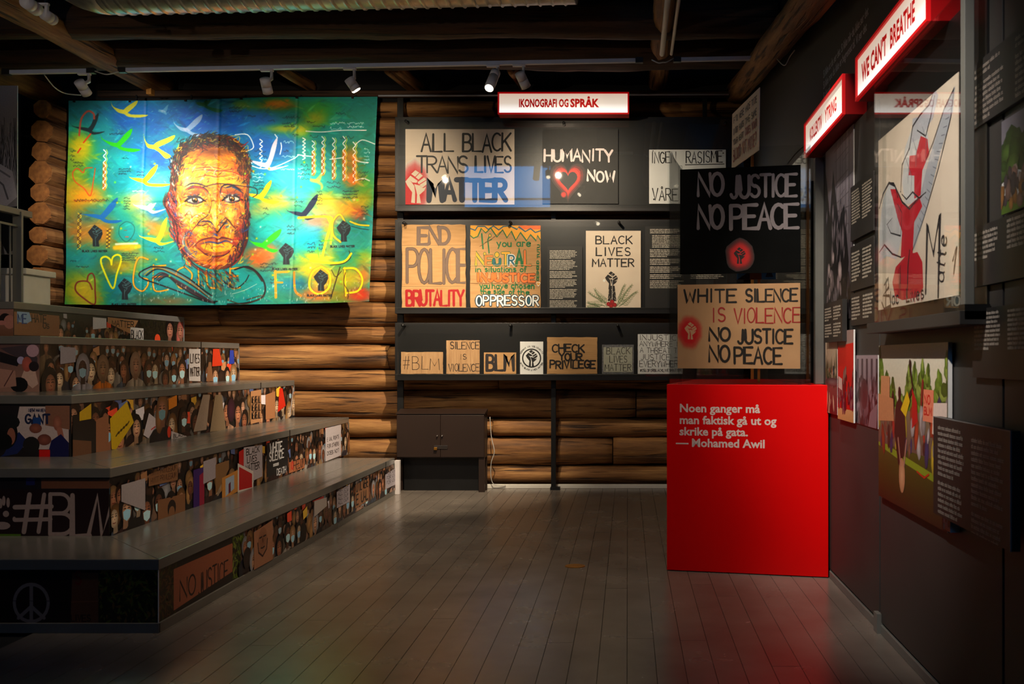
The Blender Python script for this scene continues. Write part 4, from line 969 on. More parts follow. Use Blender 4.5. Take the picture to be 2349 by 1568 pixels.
def crowd(A, x0, x1, ybase, s0, seed, rows=3, dens=1.0, bright=1.3, masks=.4):
    R = random.Random(seed); H = A.h
    for r in range(rows):
        s = s0 * (.72 + .28 * r); x = x0 + R.uniform(0, s)
        y = ybase + (rows - 1 - r) * s0 * 1.7
        while x < x1:
            sk = R.choice(SK); b = bright * (.65 + .18 * r)
            f_ = lambda c: tuple(min(1, v * b) for v in c)
            person(A, x, y + R.uniform(-.7, .7) * s, s * R.uniform(.85, 1.15), f_(sk), f_(R.choice(HR)), f_(R.choice(CL)), f_(R.choice(MK)) if R.random() < masks else None, f_((.60, .60, .63)) if R.random() < .08 else None, R, R.random() < .8)
            x += s * R.uniform(1.5, 2.5) / dens
            if R.random() < .35:
                hx = x + R.uniform(-s, s); hy = y + R.uniform(-1, 1.4) * s; A.ell(hx, hy, s * .28, s * .42, f_(R.choice(SK)), f_((.4, .25, .2)), n=7)
            if R.random() < .22:
                c_ = f_(R.choice([(.62,.44,.30),(.72,.70,.74),(.75,.25,.15),(.30,.36,.55),(.80,.62,.2),(.55,.38,.26)])); hx = x; hy = y + R.uniform(0, 2) * s; q_ = R.uniform(-.3, .3)
                A.poly([(hx, hy), (hx + s * 1.3, hy + q_ * s), (hx + s * 1.2, hy + (q_ + 1.1) * s), (hx - .1 * s, hy + s)], c_)
def sign(A, x, y, wd, ht, bg, rot=0.0, lines=(), col=BK, thick=.006, edge=None):
    ca, sa = math.cos(rot), math.sin(rot)
    T = lambda a, b: (x + a * ca - b * sa, y + a * sa + b * ca)
    A.poly([T(0, 0), T(wd, 0), T(wd, ht), T(0, ht)], bg, [tuple(v * .88 for v in bg)] * 2 + [bg] * 2)
    n = len(lines)
    for i, l in enumerate(lines):
        lh = ht / (n + .25); l, cc = (l if isinstance(l, tuple) else (l, col))
        p = T(wd * .09, ht - lh * (i + .95)); A.hand(l, p[0], p[1], wd * .82, lh * .68, thick, cc, .05, .2, rot=rot)
# tall black and white photograph
def f_bw(A, w_, h_):
    A.rect(0, 0, w_, h_, (.20, .18, .20), (.50, .46, .50))
    R = random.Random(5)
    for i in range(26):
        x = R.uniform(w_ * .3, w_); c = R.uniform(.38, .60); A.rect(x, h_ * .45, x + .02, h_, (c*.7, c*.66, c*.7), (c, c * .94, c))
    for i in range(16):
        A.line([(w_ * R.uniform(.3, 1), h_ * (.5 + .03 * i)), (w_ * R.uniform(.3, 1), h_ * (.52 + .03 * i))], .006, (.3, .27, .3))
    A.poly([(0, 0), (w_ * .72, 0), (w_ * .85, h_ * .3), (w_ * .7, h_ * .62), (w_ * .5, h_ * .55), (w_ * .3, h_ * .86), (w_ * .18, h_ * .6), (0, h_ * .9)], (.06, .05, .06))
    for i in range(30):
        x = w_ * R.uniform(.02, .75); y = h_ * R.uniform(.05, .62); A.ell(x, y, .02 * R.uniform(.5, 2.0), .05 * R.uniform(.5, 2.2), (.5, .45, .48), (.12, .1, .12), n=8, rot=R.uniform(-.4, .4))
    for a, b, c_, d_ in ((.22, .24, .09, .10), (.55, .27, .07, .10), (.30, .36, .05, .06), (.14, .30, .05, .07)):
        A.ell(w_ * a, h_ * b, w_ * c_, h_ * d_ * .6, (.80, .72, .72), (.4, .34, .36), n=9, rot=.2)
    photo_noise(A, 0, 0, w_, h_ * .25, 40, [(.6, .52, .54), (.2, .17, .19), (.08, .07, .08)], .015, .04, 2.0, 6)
rboard('photo_print', 'tall narrow black and white crowd photograph under the farther red sign', 'photo', 1.42, 1894, 1958, 1.80, 3.02, 'wpaper', f_bw, ink='inkgloss')
def f_txt(nl, cols=((.06, .40), (.54, .42)), top=.06, lh=.035, sd=1, c=(.74, .70, .64), second=None):
    def g(A, w_, h_):
        for i, (a, b) in enumerate(cols):
            y = h_ - top - (0 if not second else second * i)
            for blk in nl: A.para(w_ * a, y, w_ * b, lh, blk, c, .55, seed=sd + i * 3 + blk); y -= (blk + .7) * lh
    return g
rboard('text_panel', 'charcoal text panel with two columns beside the tall black and white photograph, topmost of three', 'text panel', 1.405, 1951, 2003, 2.28, 2.62, 'textpanel', f_txt([12], sd=2, lh=.0175, top=.03), group='text panels in a column')
rboard('text_panel', 'charcoal text panel beside the tall black and white photograph, middle of three', 'text panel', 1.405, 1951, 2004, 1.965, 2.245, 'textpanel', f_txt([9], sd=4, lh=.021, top=.035), group='text panels in a column')
rboard('text_panel', 'charcoal text panel beside the tall black and white photograph, lowest of three', 'text panel', 1.405, 1951, 2006, 1.75, 1.95, 'textpanel', f_txt([7], sd=7, lh=.021, top=.02), group='text panels in a column')
rboard('text_panel', 'small black text panel in front of the small colour photographs, above the red plinth', 'text panel', 1.37, 1890, 1932, 1.655, 1.925, 'textpanel', f_txt([5, 5], sd=9, lh=.0195, top=.03), th=.03)
def f_d(A, w_, h_):
    A.rect(0, h_ * .55, w_, h_, (.75, .66, .56), (.85, .76, .66)); A.rect(0, 0, w_, h_ * .56, (.25, .12, .14), (.42, .30, .28))
    R = random.Random(4)
    for i in range(7): x = w_ * R.random(); A.poly([(x - .035, h_ * .5), (x + .035, h_ * .5), (x, h_ * R.uniform(.75, .97))], (.36, .33, .22))
    photo_noise(A, 0, h_ * .4, w_, h_ * .62, 30, [(.7, .3, .2), (.2, .2, .3), (.8, .7, .6), (.2, .3, .15)], .008, .02, 1.6, 3)
    A.ell(w_ * .6, h_ * .44, w_ * .6, h_ * .06, (.48, .38, .38), (.3, .16, .18)); photo_noise(A, 0, 0, w_, h_ * .3, 14, [(.85, .72, .62), (.3, .1, .12)], .015, .03, 3, 8)
rboard('photo_print', 'small colour street photograph beside the top right corner of the plinth', 'photo', 1.405, 1894, 1921, 1.165, 1.66, 'wpaper', f_d, ink='inkgloss')
def f_e(A, w_, h_):
    A.rect(0, 0, w_, h_, (.75, .08, .05), (.85, .05, .03)); A.poly([(0, h_ * .83), (w_, h_ * .86), (w_, h_), (0, h_)], (.62, .50, .48)); A.rect(0, 0, w_, h_ * .13, (.75, .56, .36), (.80, .62, .42))
    photo_noise(A, 0, h_ * .16, w_, h_ * .38, 60, [(.45, .05, .12), (.25, .10, .25), (.6, .4, .4), (.3, .06, .1)], .012, .028, 2.2, 2)
    A.poly([(w_ * .05, h_ * .36), (w_ * .3, h_ * .33), (w_ * .3, h_ * .46), (w_ * .05, h_ * .49)], (.80, .68, .66))
    photo_noise(A, w_ * .4, h_ * .3, w_, h_ * .55, 10, [(.75, .5, .45), (.5, .1, .1)], .012, .025, 2, 5)
rboard('photo_print', 'small colour photograph filled with a bright red wall', 'photo', 1.40, 1922, 1958, 1.145, 1.725, 'wpaper', f_e, ink='inkgloss')
def f_f(A, w_, h_):
    A.rect(0, 0, w_, h_, (.36, .28, .32), (.60, .52, .56))
    for i in range(5): A.rect(w_ * (.12 + .2 * i), h_ * .5, w_ * (.2 + .2 * i), h_ * .95, (.28, .22, .26))
    photo_noise(A, 0, 0, w_, h_ * .62, 110, [(.22, .12, .15), (.45, .34, .38), (.62, .5, .55), (.16, .08, .1)], .012, .035, 2.2, 11)
    A.ell(w_ * .45, h_ * .45, w_ * .16, h_ * .22, (.22, .12, .15), (.28, .18, .2)); A.poly([(w_ * .62, 0), (w_ * .95, 0), (w_, h_ * .35), (w_ * .7, h_ * .2)], (.5, .4, .44))
rboard('photo_print', 'small purplish black and white photograph of people in a street', 'photo', 1.42, 1960, 2014, 1.145, 1.565, 'wpaper', f_f, ink='inkgloss')
def f_g(A, w_, h_):
    A.rect(0, h_ * .5, w_, h_, (.86, .78, .64), (.84, .82, .76))
    R = random.Random(9)
    for cx, cw, tp in ((.02, .12, .96), (.14, .10, .80), (.24, .09, .76), (.50, .10, .84), (.58, .08, .86), (.68, .1, .88), (.76, .08, .85), (.90, .12, .82), (1.0, .12, .92), (.40, .05, .66)):
        for j in range(16):
            t = j / 15; y = h_ * (.55 + (tp - .55) * t); rr = w_ * cw * (1.05 - t) + .012
            for q in range(2): c = R.choice([(.50, .62, .20), (.38, .52, .14), (.62, .70, .30), (.28, .38, .10)]); A.ell(w_ * cx + R.uniform(-rr, rr) * .7, y, rr * .5 + .008, .035, c, tuple(v * .75 for v in c), n=7)
    A.rect(0, 0, w_, h_ * .36, (.16, .12, .06), (.28, .30, .08)); A.line([(0, h_ * .36), (w_ * .35, h_ * .31), (w_, h_ * .24)], .035, (.52, .58, .12))
    A.rect(0, h_ * .36, w_, h_ * .6, (.40, .30, .26), (.48, .42, .32))
    photo_noise(A, 0, h_ * .36, w_, h_ * .64, 70, [(.8, .3, .15), (.85, .72, .2), (.3, .16, .12), (.75, .7, .7), (.2, .22, .4), (.5, .33, .25), (.7, .2, .15)], .014, .035, 2.4, 13)
    A.poly([(w_ * .04, h_ * .6), (w_ * .20, h_ * .6), (w_ * .20, h_ * .80), (w_ * .05, h_ * .80)], (.80, .55, .38)); A.poly([(0, h_ * .5), (w_ * .27, h_ * .52), (w_ * .26, h_ * .66), (0, h_ * .68)], (.78, .53, .36))
    A.poly([(w_ * .70, h_ * .56), (w_ * .84, h_ * .56), (w_ * .84, h_ * .74), (w_ * .71, h_ * .74)], (.88, .50, .38)); A.poly([(w_ * .82, h_ * .50), (w_, h_ * .48), (w_, h_ * .68), (w_ * .84, h_ * .67)], (.88, .80, .76))
    A.hand('NO', w_ * .72, h_ * .66, .08, .04, .008, (.75, .1, .08)); A.hand('BLM', w_ * .72, h_ * .60, .1, .035, .008, (.75, .1, .08))
    dk = (.17, .09, .07)
    A.ell(w_ * .36, h_ * .70, .022, .035, dk); A.poly([(w_ * .30, h_ * .62), (w_ * .36, h_ * .68), (w_ * .44, h_ * .62), (w_ * .46, h_ * .45), (w_ * .40, h_ * .26), (w_ * .34, h_ * .26), (w_ * .28, h_ * .45)], dk)
    A.line([(w_ * .42, h_ * .60), (w_ * .56, h_ * .74), (w_ * .52, h_ * .86)], .022, dk); A.ell(w_ * .52, h_ * .88, .018, .025, dk)
    A.poly([(w_ * .55, h_ * .74), (w_ * .62, h_ * .66), (w_ * .63, h_ * .55), (w_ * .55, h_ * .5)], (.72, .10, .08)); A.line([(w_ * .68, h_ * .66), (w_ * .70, h_ * .78)], .03, (.5, .15, .12))
    A.poly([(w_ * .38, h_ * .60), (w_ * .46, h_ * .56), (w_ * .52, h_ * .66), (w_ * .48, h_ * .72)], (.88, .72, .10))
    A.ell(w_ * .40, h_ * .20, .05, .09, (.86, .64, .48), (.72, .48, .34), n=16); A.line([(w_ * .34, h_ * .42), (w_ * .38, h_ * .26)], .016, (.70, .48, .42)); A.line([(w_ * .47, h_ * .42), (w_ * .43, h_ * .26)], .016, (.70, .48, .42))
    A.line([(w_ * .62, h_ * .26), (w_ * .72, h_ * .24), (w_ * .78, h_ * .27)], .01, (.75, .2, .08))
rboard('photo_print', 'large colour photograph of a protest in a green park', 'photo', 1.40, 2017, 2175, .785, 1.618, 'wpaper', f_g, ink='inkgloss', th=.018)
def f_h(A, w_, h_):
    A.para(.06, h_ - .03, w_ * .38, .0247, 9, (.62, .58, .55), .6, 3); A.para(.06, h_ - .03 - 9.6 * .0247, w_ * .38, .0247, 6, (.62, .58, .55), .75, 4)
    A.para(w_ * .55, h_ - .05, w_ * .38, .0247, 11, (.62, .58, .55), .5, 5); A.para(w_ * .55, h_ - .05 - 11.6 * .0247, w_ * .38, .0247, 6, (.62, .58, .55), .8, 6)
t = rboard('text_panel', 'large dark text panel with pale edge low on the right wall', 'text panel', 1.345, 2141, 2318, .868, 1.292, 'textpanel', f_h, th=.035, part='lettering')
wd = rw(2141, 1.345) - rw(2318, 1.345)
MB().box((-wd/2, -.001, .422), (wd/2, .004, .4255)).obj('edge_strip', M['whiteedge'], t); MB().box((wd/2 - .003, -.001, 0), (wd/2 + .001, .004, .424)).obj('edge_strip', M['whiteedge'], t)
t = rboard('photo_card', 'tiny colour picture card below the protest photograph', 'photo', 1.385, 2164, 2180, .80, .87, 'wpaper', lambda A, w_, h_: (A.rect(0, 0, w_, h_, (.75, .35, .15), (.65, .65, .85)), photo_noise(A, 0, 0, w_, h_, 12, [(.6, .3, .2), (.8, .8, .9)], .006, .012)), th=.04)
rboard('text_panel', 'big charcoal text panel high on the right wall beside the glass case', 'text panel', 1.405, 2226, 0, 2.475, 2.735, 'textpanel', f_txt([2, 7], cols=((.02, .30), (.40, .30), (.74, .24)), sd=12, lh=.0235, top=.02, c=(.50, .46, .43)), th=.02, ynear=2.60, part='lettering')
def f_j(A, w_, h_):
    A.rect(0, h_ * .5, w_, h_, (.52, .50, .56), (.45, .43, .48)); photo_noise(A, 0, h_ * .4, w_, h_ * .75, 60, [(.25, .38, .14), (.32, .45, .18), (.2, .3, .1)], .03, .06, 1, 4); A.rect(0, 0, w_, h_ * .12, (.30, .45, .12))
    photo_noise(A, 0, h_ * .08, w_, h_ * .42, 90, [(.6, .45, .42), (.45, .35, .42), (.75, .5, .25), (.3, .25, .3), (.8, .7, .65)], .014, .03, 1.5, 5)
rboard('photo_print', 'colour photograph with tree and crowd cut by the right picture edge', 'photo', 1.405, 2298, 0, 2.085, 2.435, 'wpaper', f_j, ink='inkgloss', ynear=2.70)
rboard('text_panel', 'charcoal text panel below the photograph at the right picture edge', 'text panel', 1.405, 2229, 0, 1.835, 2.075, 'textpanel', f_txt([6], cols=((.02, .25), (.34, .30), (.7, .26)), sd=21, lh=.0195, top=.02, c=(.66, .62, .58), second=-.012), th=.02, ynear=2.65, part='lettering')
rboard('text_panel', 'lowest charcoal text panel right of the glass case corner', 'text panel', 1.405, 2231, 0, 1.47, 1.745, 'textpanel', f_txt([9], cols=((.02, .26), (.34, .30), (.7, .26)), sd=25, lh=.0172, top=.012, c=(.72, .68, .64)), th=.02, ynear=2.65, part='lettering')
# glass case with the large drawing
gc = empty('glass_wall_case', (1.39, 4.2, 1.68)); go = -Vector(gc.location); tag(gc, 'tall glass wall case under the large lit red sign', 'display case')
MB().box((1.30, 3.50, 1.68), (1.424, 4.86, 1.735)).obj('ledge', M['wall'], gc, go, bevel=.002)
MB().box((1.335, 3.565, 1.736), (1.341, 4.84, 3.025)).obj('glass_pane', M['glass'], gc, go)
MB().box((1.341, 4.834, 1.736), (1.424, 4.84, 3.025)).obj('side_glass', M['glass'], gc, go)
MB().box((1.325, 3.515, 1.74), (1.365, 3.56, 3.60)).obj('upright', M['greymetal'], gc, go, bevel=.003)
MB().box((1.32, 3.50, 1.70), (1.42, 3.565, 1.76)).obj('corner_block', M['steel'], gc, go)
MB().box((1.415, 3.52, 1.736), (1.4245, 4.86, 3.03)).obj('back_panel', M['panelblack'], gc, go)
def f_hand(A, w_, h_):
    W = lambda a, b: (w_ * a, h_ * (1 - b))
    # coordinates: fractions of the sheet, y down
    gy = (.70, .71, .74); ln = (.16, .15, .17); rd = (.80, .09, .18); rd2 = (.66, .08, .16)
    def P(pts, c, cc=None): tr = tess([W(a, b) for a, b in pts]); A.k += 1; [A._add([W(*pts[i]) for i in t], [c] * 3) for t in tr]
    def Ln(pts, wd, c=ln): A.line([W(a, b) for a, b in pts], wd, c, taper=True)
    P([(.02, .52), (.08, .36), (.17, .30), (.28, .34), (.34, .46), (.40, .50), (.36, .62), (.28, .74), (.14, .70), (.02, .72)], (.84, .84, .85))
    P([(.40, .16), (.50, .08), (.66, .10), (.70, .24), (.66, .36), (.60, .48), (.50, .48), (.40, .46), (.36, .34)], (.84, .84, .84))
    P([(.70, .30), (.86, .12), (.97, .05), (.95, .16), (.80, .34), (.66, .56), (.52, .72), (.46, .66), (.58, .48)], gy)
    P([(.50, .04), (.62, .06), (.72, .02), (.76, -.02), (.80, .03), (.74, .12), (.60, .17), (.48, .16)], (.76, .76, .79))
    P([(.46, .22), (.54, .24), (.60, .16), (.68, .20), (.70, .28), (.62, .34), (.60, .46), (.52, .46), (.52, .34), (.45, .32)], rd)
    P([(.19, .33), (.27, .35), (.36, .45), (.46, .50), (.58, .46), (.62, .52), (.52, .58), (.50, .74), (.34, .74), (.36, .60), (.30, .52)], rd)
    for q in range(6): Ln([(.34 + .02 * q, .56), (.42 + .02 * q, .49), (.54 + .015 * q, .47)], .004, (.6, .1, .15))
    P([(.22, .86), (.27, .78), (.42, .735), (.56, .74), (.62, .80), (.63, .93), (.56, .97), (.36, .97), (.26, .94)], rd)
    P([(.30, .80), (.34, .78), (.35, .96), (.31, .95)], rd2)
    Ln([(.02, .40), (.08, .33), (.17, .29), (.26, .33), (.30, .40)], .014); Ln([(.17, .29), (.24, .31), (.36, .44), (.46, .50), (.56, .47)], .012); Ln([(.02, .66), (.10, .63), (.22, .70), (.34, .735)], .012)
    Ln([(.34, .38), (.36, .24), (.46, .18), (.50, .08), (.60, .05), (.70, .04), (.76, -.02)], .012); Ln([(.36, .40), (.42, .44), (.50, .42), (.58, .47), (.66, .46)], .010)
    Ln([(.56, .12), (.66, .18), (.72, .10), (.76, .02)], .010); Ln([(.66, .30), (.74, .24), (.86, .12), (.96, .06), (.93, .18), (.80, .38), (.64, .58), (.50, .72)], .010); Ln([(.22, .50), (.14, .52), (.20, .58), (.34, .62), (.36, .50), (.30, .44)], .008)
    Ln([(.46, .72), (.44, .80), (.43, .96)], .016)
    Ln([(.34, .78), (.33, .9)], .008)
    for q in range(16):   # pencil shading on the hands
        u = q / 15; Ln([(.05 + .28 * u, .40 + .05 * u), (.08 + .24 * u, .62 - .02 * u)], .004, (.62, .62, .66)); Ln([(.56 + .34 * u, .60 - .46 * u), (.60 + .34 * u, .64 - .50 * u)], .006, (.48, .48, .53))
    for a_, b_ in ((.40, .20), (.44, .26), (.50, .14), (.62, .12)): Ln([(a_, b_), (a_ + .05, b_ + .08), (a_ + .04, b_ + .16)], .005, (.5, .5, .54))
    # lettering: Black Lives Matter running round the sleeve
    A.line([W(.10, .86), W(.16, .83), W(.17, .88), W(.08, .92), W(.18, .93), W(.20, .99), W(.10, 1.0), W(.06, .96)], .014, ln); A.line([W(.13, .83), W(.12, .99)], .012, ln)
    A.hand('lack', *W(.19, .985), w_ * .18, h_ * .075, .009, ln); A.hand('Lives', *W(.42, .985), w_ * .22, h_ * .07, .010, ln)
    A.line([W(.66, .96), W(.68, .62), W(.75, .78), W(.82, .60), W(.80, .99)], .016, ln)
    A.hand('atte', *W(.86, .93), h_ * .22, w_ * .09, .008, ln, rot=1.35); A.line([W(.95, .84), W(.99, .78), W(.96, .90)], .007, ln)
    R = random.Random(2)
    for q in range(9): x = R.uniform(.26, .62); Ln([(x, .95), (x + .01, R.uniform(.97, 1.0))], .006, (.86, .4, .45))
rboard('drawing', 'tall cream sheet with grey hands and red paint in the glass wall case', 'drawing', 1.40, 2015, 2198, 1.815, 2.76, 'paper', f_hand, th=.004)
# lettering directly on the wall above the sign boxes
A = Art(2.6, .30)
for i, tx in enumerate(('Si ikke at du ser det. Si ikke når du ikke ser det', 'Si ikke noe du ikke er begrenset til. Vi ser det', 'Si det nå')):
    A.font(tx, .02, .215 - i * .083, .082, (.80, .82, .86), xs=.80, bold=.02)
A.build('wall_lettering', wr, loc=(WX - .0015, 6.73, 3.43), rz=-PI/2, xoff=1.3)

# ================================================================== CABINET
cb = empty('metal_cabinet', (PX(1018, 0, 10.3).x, 10.42, 0)); co = -Vector(cb.location); tag(cb, 'dark brown two door metal cabinet on legs under the display cases', 'cabinet')
x0, x1 = PX(910, 0, 10.3).x, PX(1112, 0, 10.3).x; z0, z1 = PX(0, 1050, 10.3).z, PX(0, 949, 10.3).z
MB().box((x0, 10.30, z0), (x1, 10.49, z1)).obj('body', M['cabinet'], cb, co, bevel=.003)
mm = MB(); mm.v = [(x0 - .005, 10.28, z1), (x1 + .005, 10.28, z1), (x1 + .005, 10.495, z1), (x0 - .005, 10.495, z1), (x0 - .005, 10.28, z1 + .008), (x1 + .005, 10.28, z1 + .008), (x1 + .005, 10.495, z1 + .05), (x0 - .005, 10.495, z1 + .05)]
mm.f = [(0,3,2,1),(4,5,6,7),(0,1,5,4),(1,2,6,5),(2,3,7,6),(3,0,4,7)]; mm.obj('sloping_top', M['cabinet'], cb, co)
xm = PX(1011, 0, 10.3).x
for a, b, kx in ((x0 + .006, xm - .002, -.035), (xm + .002, x1 - .006, .022)):
    d = MB().box((a, 10.282, z0 + .012), (b, 10.299, z1 - .012)).obj('door', M['cabinet'], cb, co, bevel=.003)
    MB().tube([(xm + kx, 10.281, PX(0, 999, 10.3).z), (xm + kx, 10.262, PX(0, 999, 10.3).z)], .009, 10).obj('knob', M['chrome'], d, (0, 0, 0), smooth=True)
hs = MB().box((xm - .07, 10.272, PX(0, 1028, 10.3).z), (xm + .085, 10.281, PX(0, 1021, 10.3).z)).obj('hasp', M['chrome'], cb, co, bevel=.002)
pz = PX(0, 1031, 10.3).z; MB().box((xm - .07, 10.255, pz), (xm - .035, 10.271, pz + .03)).obj('padlock', M['brass'], hs, bevel=.003)
MB().box((PX(1098, 0, 10.3).x, 10.30, 0), (x1, 10.34, z0)).obj('leg', M['cabinet'], cb, co); MB().box((x0, 10.30, 0), (x0 + .04, 10.34, z0)).obj('leg', M['cabinet'], cb, co)
MB().box((x1 - .03, 10.45, 0), (x1, 10.49, z0)).obj('leg', M['cabinet'], cb, co); MB().box((x0, 10.45, 0), (x0 + .03, 10.49, z0)).obj('leg', M['cabinet'], cb, co)
cable('cable', 'white cable drooping from the cabinet side down to the floor', [PX(1124,956,10.5), PX(1127,1000,10.52), PX(1134,1035,10.52), PX(1127,1060,10.53), PX(1126,1090,10.55), PX(1133,1110,10.57), PX(1160,1113,10.59)], .005)
t = MB().tube([(0, 0, .0), (0, 0, .004)], .075, 24).obj('floor_plate', M['brass'], None, (PX(1319, 1298, F * EYE / 478).x, F * EYE / 478, .0), smooth=False); t.scale = (1.0, .8, 1); tag(t, 'round brass floor plate set in the planks', 'floor plate')
MB().box((x0 + .05, 10.44, 0.001), (x1 - .03, 10.455, z0 - .002)).obj('shade_sheet', M['steel'], cb, co)  # added dark sheet standing in for the shade under the cabinet
# wall end board, pale post at the end of the tiers
t = MB().box((0, 0, 0), (.055, .06, .385)).obj('end_post', M['lampgrey'], None, (PX(906, 0, 10.15).x, 10.13, 0), bevel=.003); tag(t, 'pale metal post at the far end of the lowest tier', 'post')

# ================================================================== TIERED SEATING
HS = [.415, .847, 1.283, 1.72, 2.03]; XS = [-2.652 - .652 * k for k in range(5)]; YS = [5.044 + .652 * k for k in range(5)]
YE = [10.13, 10.56, 10.58, 10.58, 10.58]
ts = empty('tiered_seating', (-2.9, 7.5, 0)); to = -Vector(ts.location); tag(ts, 'large grey corner tiered seating with crowd photographs printed on its risers', 'seating')
TT = .062
TOPX = -9.3
def facecol(A, u0, u1, v0, v1, c): A.rect(u0, v0, u1, v1, c)
def riser_art(k):
    L = YE[k] - YS[k]; zb = HS[k-1] if k else .055; h = HS[k] - TT - zb
    A = Art(L, h); Xk = XS[k]
    def uu(px): return F * abs(Xk) / (1440 - px) - YS[k]
    def vv(px, py): y_ = F * abs(Xk) / (1440 - px); return EYE + (820 - py) * y_ / F - zb
    def quad(x0, yb0, yt0, x1, yb1, yt1, c):   # by photo pixels
        A.poly([(uu(x0), vv(x0, yb0)), (uu(x1), vv(x1, yb1)), (uu(x1), vv(x1, yt1)), (uu(x0), vv(x0, yt0))], c)
    def txt(s_, x0, x1, yb, yt, c, th=.008, j=.05):
        a, b = uu(x0), uu(x1); A.hand(s_, a, vv(x0, yb), b - a, vv(x0, yt) - vv(x0, yb), th, c, j, .2)
    return A, uu, vv, quad, txt
CB = (.60, .42, .29); CB2 = (.52, .35, .23); LW = (.74, .71, .76)
def bushes(A, x0, x1, y0, y1, seed, pal=((.32, .36, .10), (.20, .22, .06), (.42, .30, .12), (.12, .10, .05))):
    R = random.Random(seed); A.poly([(x0, y0), (x1, y0), (x1, y1), (x0, y1)], (.12, .11, .05))
    for i in range(int((x1 - x0) * (y1 - y0) * 2600)):
        if i % 6 == 0: A.k += 1
        x = R.uniform(x0, x1); y = R.uniform(y0, y1); a = R.uniform(0, PI); l = R.uniform(.012, .03); c = R.choice(pal)
        q = [(x - l * math.cos(a), y - l * math.sin(a)), (x - .3 * l * math.sin(a), y + .3 * l * math.cos(a)), (x + l * math.cos(a), y + l * math.sin(a)), (x + .3 * l * math.sin(a), y - .3 * l * math.cos(a))]
        q = [(min(max(a_, x0), x1), min(max(b_, y0), y1)) for a_, b_ in q]
        A._add(q, [c] * 4)
# lowest riser, long side
A, uu, vv, quad, txt = riser_art(0); A0 = A
A.rect(0, 0, A.w, A.h, (.12, .09, .08)); bushes(A, 0, uu(405), 0, A.h, 1, ((.35, .22, .10), (.22, .13, .06), (.28, .28, .1)))
quad(398, 1400, 1305, 533, 1310, 1245, (.62, .35, .24)); txt('NO', 412, 448, 1378, 1332, (.16, .08, .08), .012); txt('JUSTICE', 455, 522, 1366, 1316, (.16, .08, .08), .012)
bushes(A, uu(533), uu(566), 0, A.h, 4, ((.36, .44, .10), (.25, .33, .08), (.45, .5, .18)))
crowd(A, uu(560), A.w, .10, .055, 5, rows=3, dens=1.15, masks=.35)
quad(577, 1310, 1220, 620, 1285, 1192, (.66, .45, .33)); c_ = (.20, .11, .09)
fx, fy = uu(597), vv(597, 1240); A.ell(fx, fy, .085, .10, (.50, .31, .21), (.60, .40, .29), n=14)
for e in (-.035, .035): A.line([(fx + e - .02, fy + .03), (fx + e + .02, fy + .032)], .012, c_)
A.line([(fx - .03, fy - .045), (fx, fy - .05), (fx + .03, fy - .045)], .012, c_); A.line([(fx, fy + .02), (fx + .006, fy - .01)], .008, c_); A.line([(fx - .085, fy), (fx - .07, fy - .07), (fx, fy - .11), (fx + .07, fy - .07), (fx + .085, fy)], .014, c_)
quad(768, 1165, 1128, 798, 1150, 1110, LW); quad(716, 1185, 1148, 745, 1160, 1140, (.80, .76, .74)); quad(712, 1150, 1146, 738, 1142, 1132, (.72, .12, .10))
for q in range(4): txt('ALL OUR', 771, 795, 1158 - q * 10, 1151 - q * 10, (.3, .28, .34), .005)
quad(811, 1166, 1112, 842, 1146, 1095, CB); txt('UNTIL WERE', 813, 840, 1128, 1108, BK, .014, .02); txt('EQUAL', 813, 840, 1158, 1135, BK, .016, .02)
quad(880, 1122, 1088, 905, 1110, 1072, LW)
for q in range(3): txt('FOR US', 883, 902, 1112 - q * 11, 1104 - q * 11, (.25, .22, .25), .006)
# second riser
A, uu, vv, quad, txt = riser_art(1); A1 = A
A.rect(0, 0, A.w, A.h, (.11, .09, .09)); crowd(A, 0, A.w, .12, .060, 8, rows=3, dens=1.1, masks=.3)
quad(272, 1150, 1112, 327, 1170, 1096, (.66, .62, .64)); quad(335, 1115, 1088, 402, 1100, 1062, (.52, .36, .24)); 
for q in range(2): txt('HVITT PRIVILEGIUM', 340, 398, 1109 - q * 18, 1096 - q * 18, (.3, .18, .12), .005)
quad(356, 1222, 1147, 419, 1206, 1131, CB2); hx, hy = uu(388), vv(388, 1165)
A.ell(hx, hy, .060, .062, (.13, .09, .08)); A.ell(hx, hy - .03, .043, .045, CB2); A.ell(hx - .005, hy + .085, .02, .012, (.13, .09, .08))
quad(438, 1165, 1078, 463, 1155, 1070, (.22, .10, .42)); quad(452, 1160, 1090, 463, 1155, 1080, (.60, .10, .24)); quad(461, 1110, 1058, 490, 1095, 1048, (.66, .62, .66))
quad(489, 1135, 1065, 520, 1075, 1055, (.55, .40, .25)); quad(504, 1145, 1096, 540, 1127, 1077, (.82, .55, .24)); quad(512, 1138, 1098, 532, 1120, 1088, (.66, .74, .84)); quad(519, 1132, 1110, 524, 1128, 1104, (.4, .1, .2))
quad(543, 1090, 1036, 556, 1066, 1028, (.80, .08, .08)); quad(554, 1112, 1026, 597, 1092, 1020, (.76, .72, .76)); txt('BLACK', 560, 590, 1044, 1030, BK, .010); txt('LIVES', 562, 584, 1062, 1048, BK, .010); txt('MATTER', 559, 590, 1082, 1067, BK, .010)
quad(540, 1130, 1062, 576, 1124, 1080, (.90, .86, .84)); quad(543, 1124, 1070, 573, 1117, 1086, (.78, .08, .10))
quad(607, 1094, 1016, 656, 1078, 1004, (.09, .09, .11)); txt('WHITE', 615, 642, 1040, 1018, (.90, .90, .92), .014); txt('SILENCE', 613, 646, 1058, 1038, (.90, .90, .92), .013); txt('=', 622, 634, 1072, 1062, (.9, .9, .92), .012); txt('DEATH', 630, 651, 1090, 1076, (.85, .85, .88), .010)
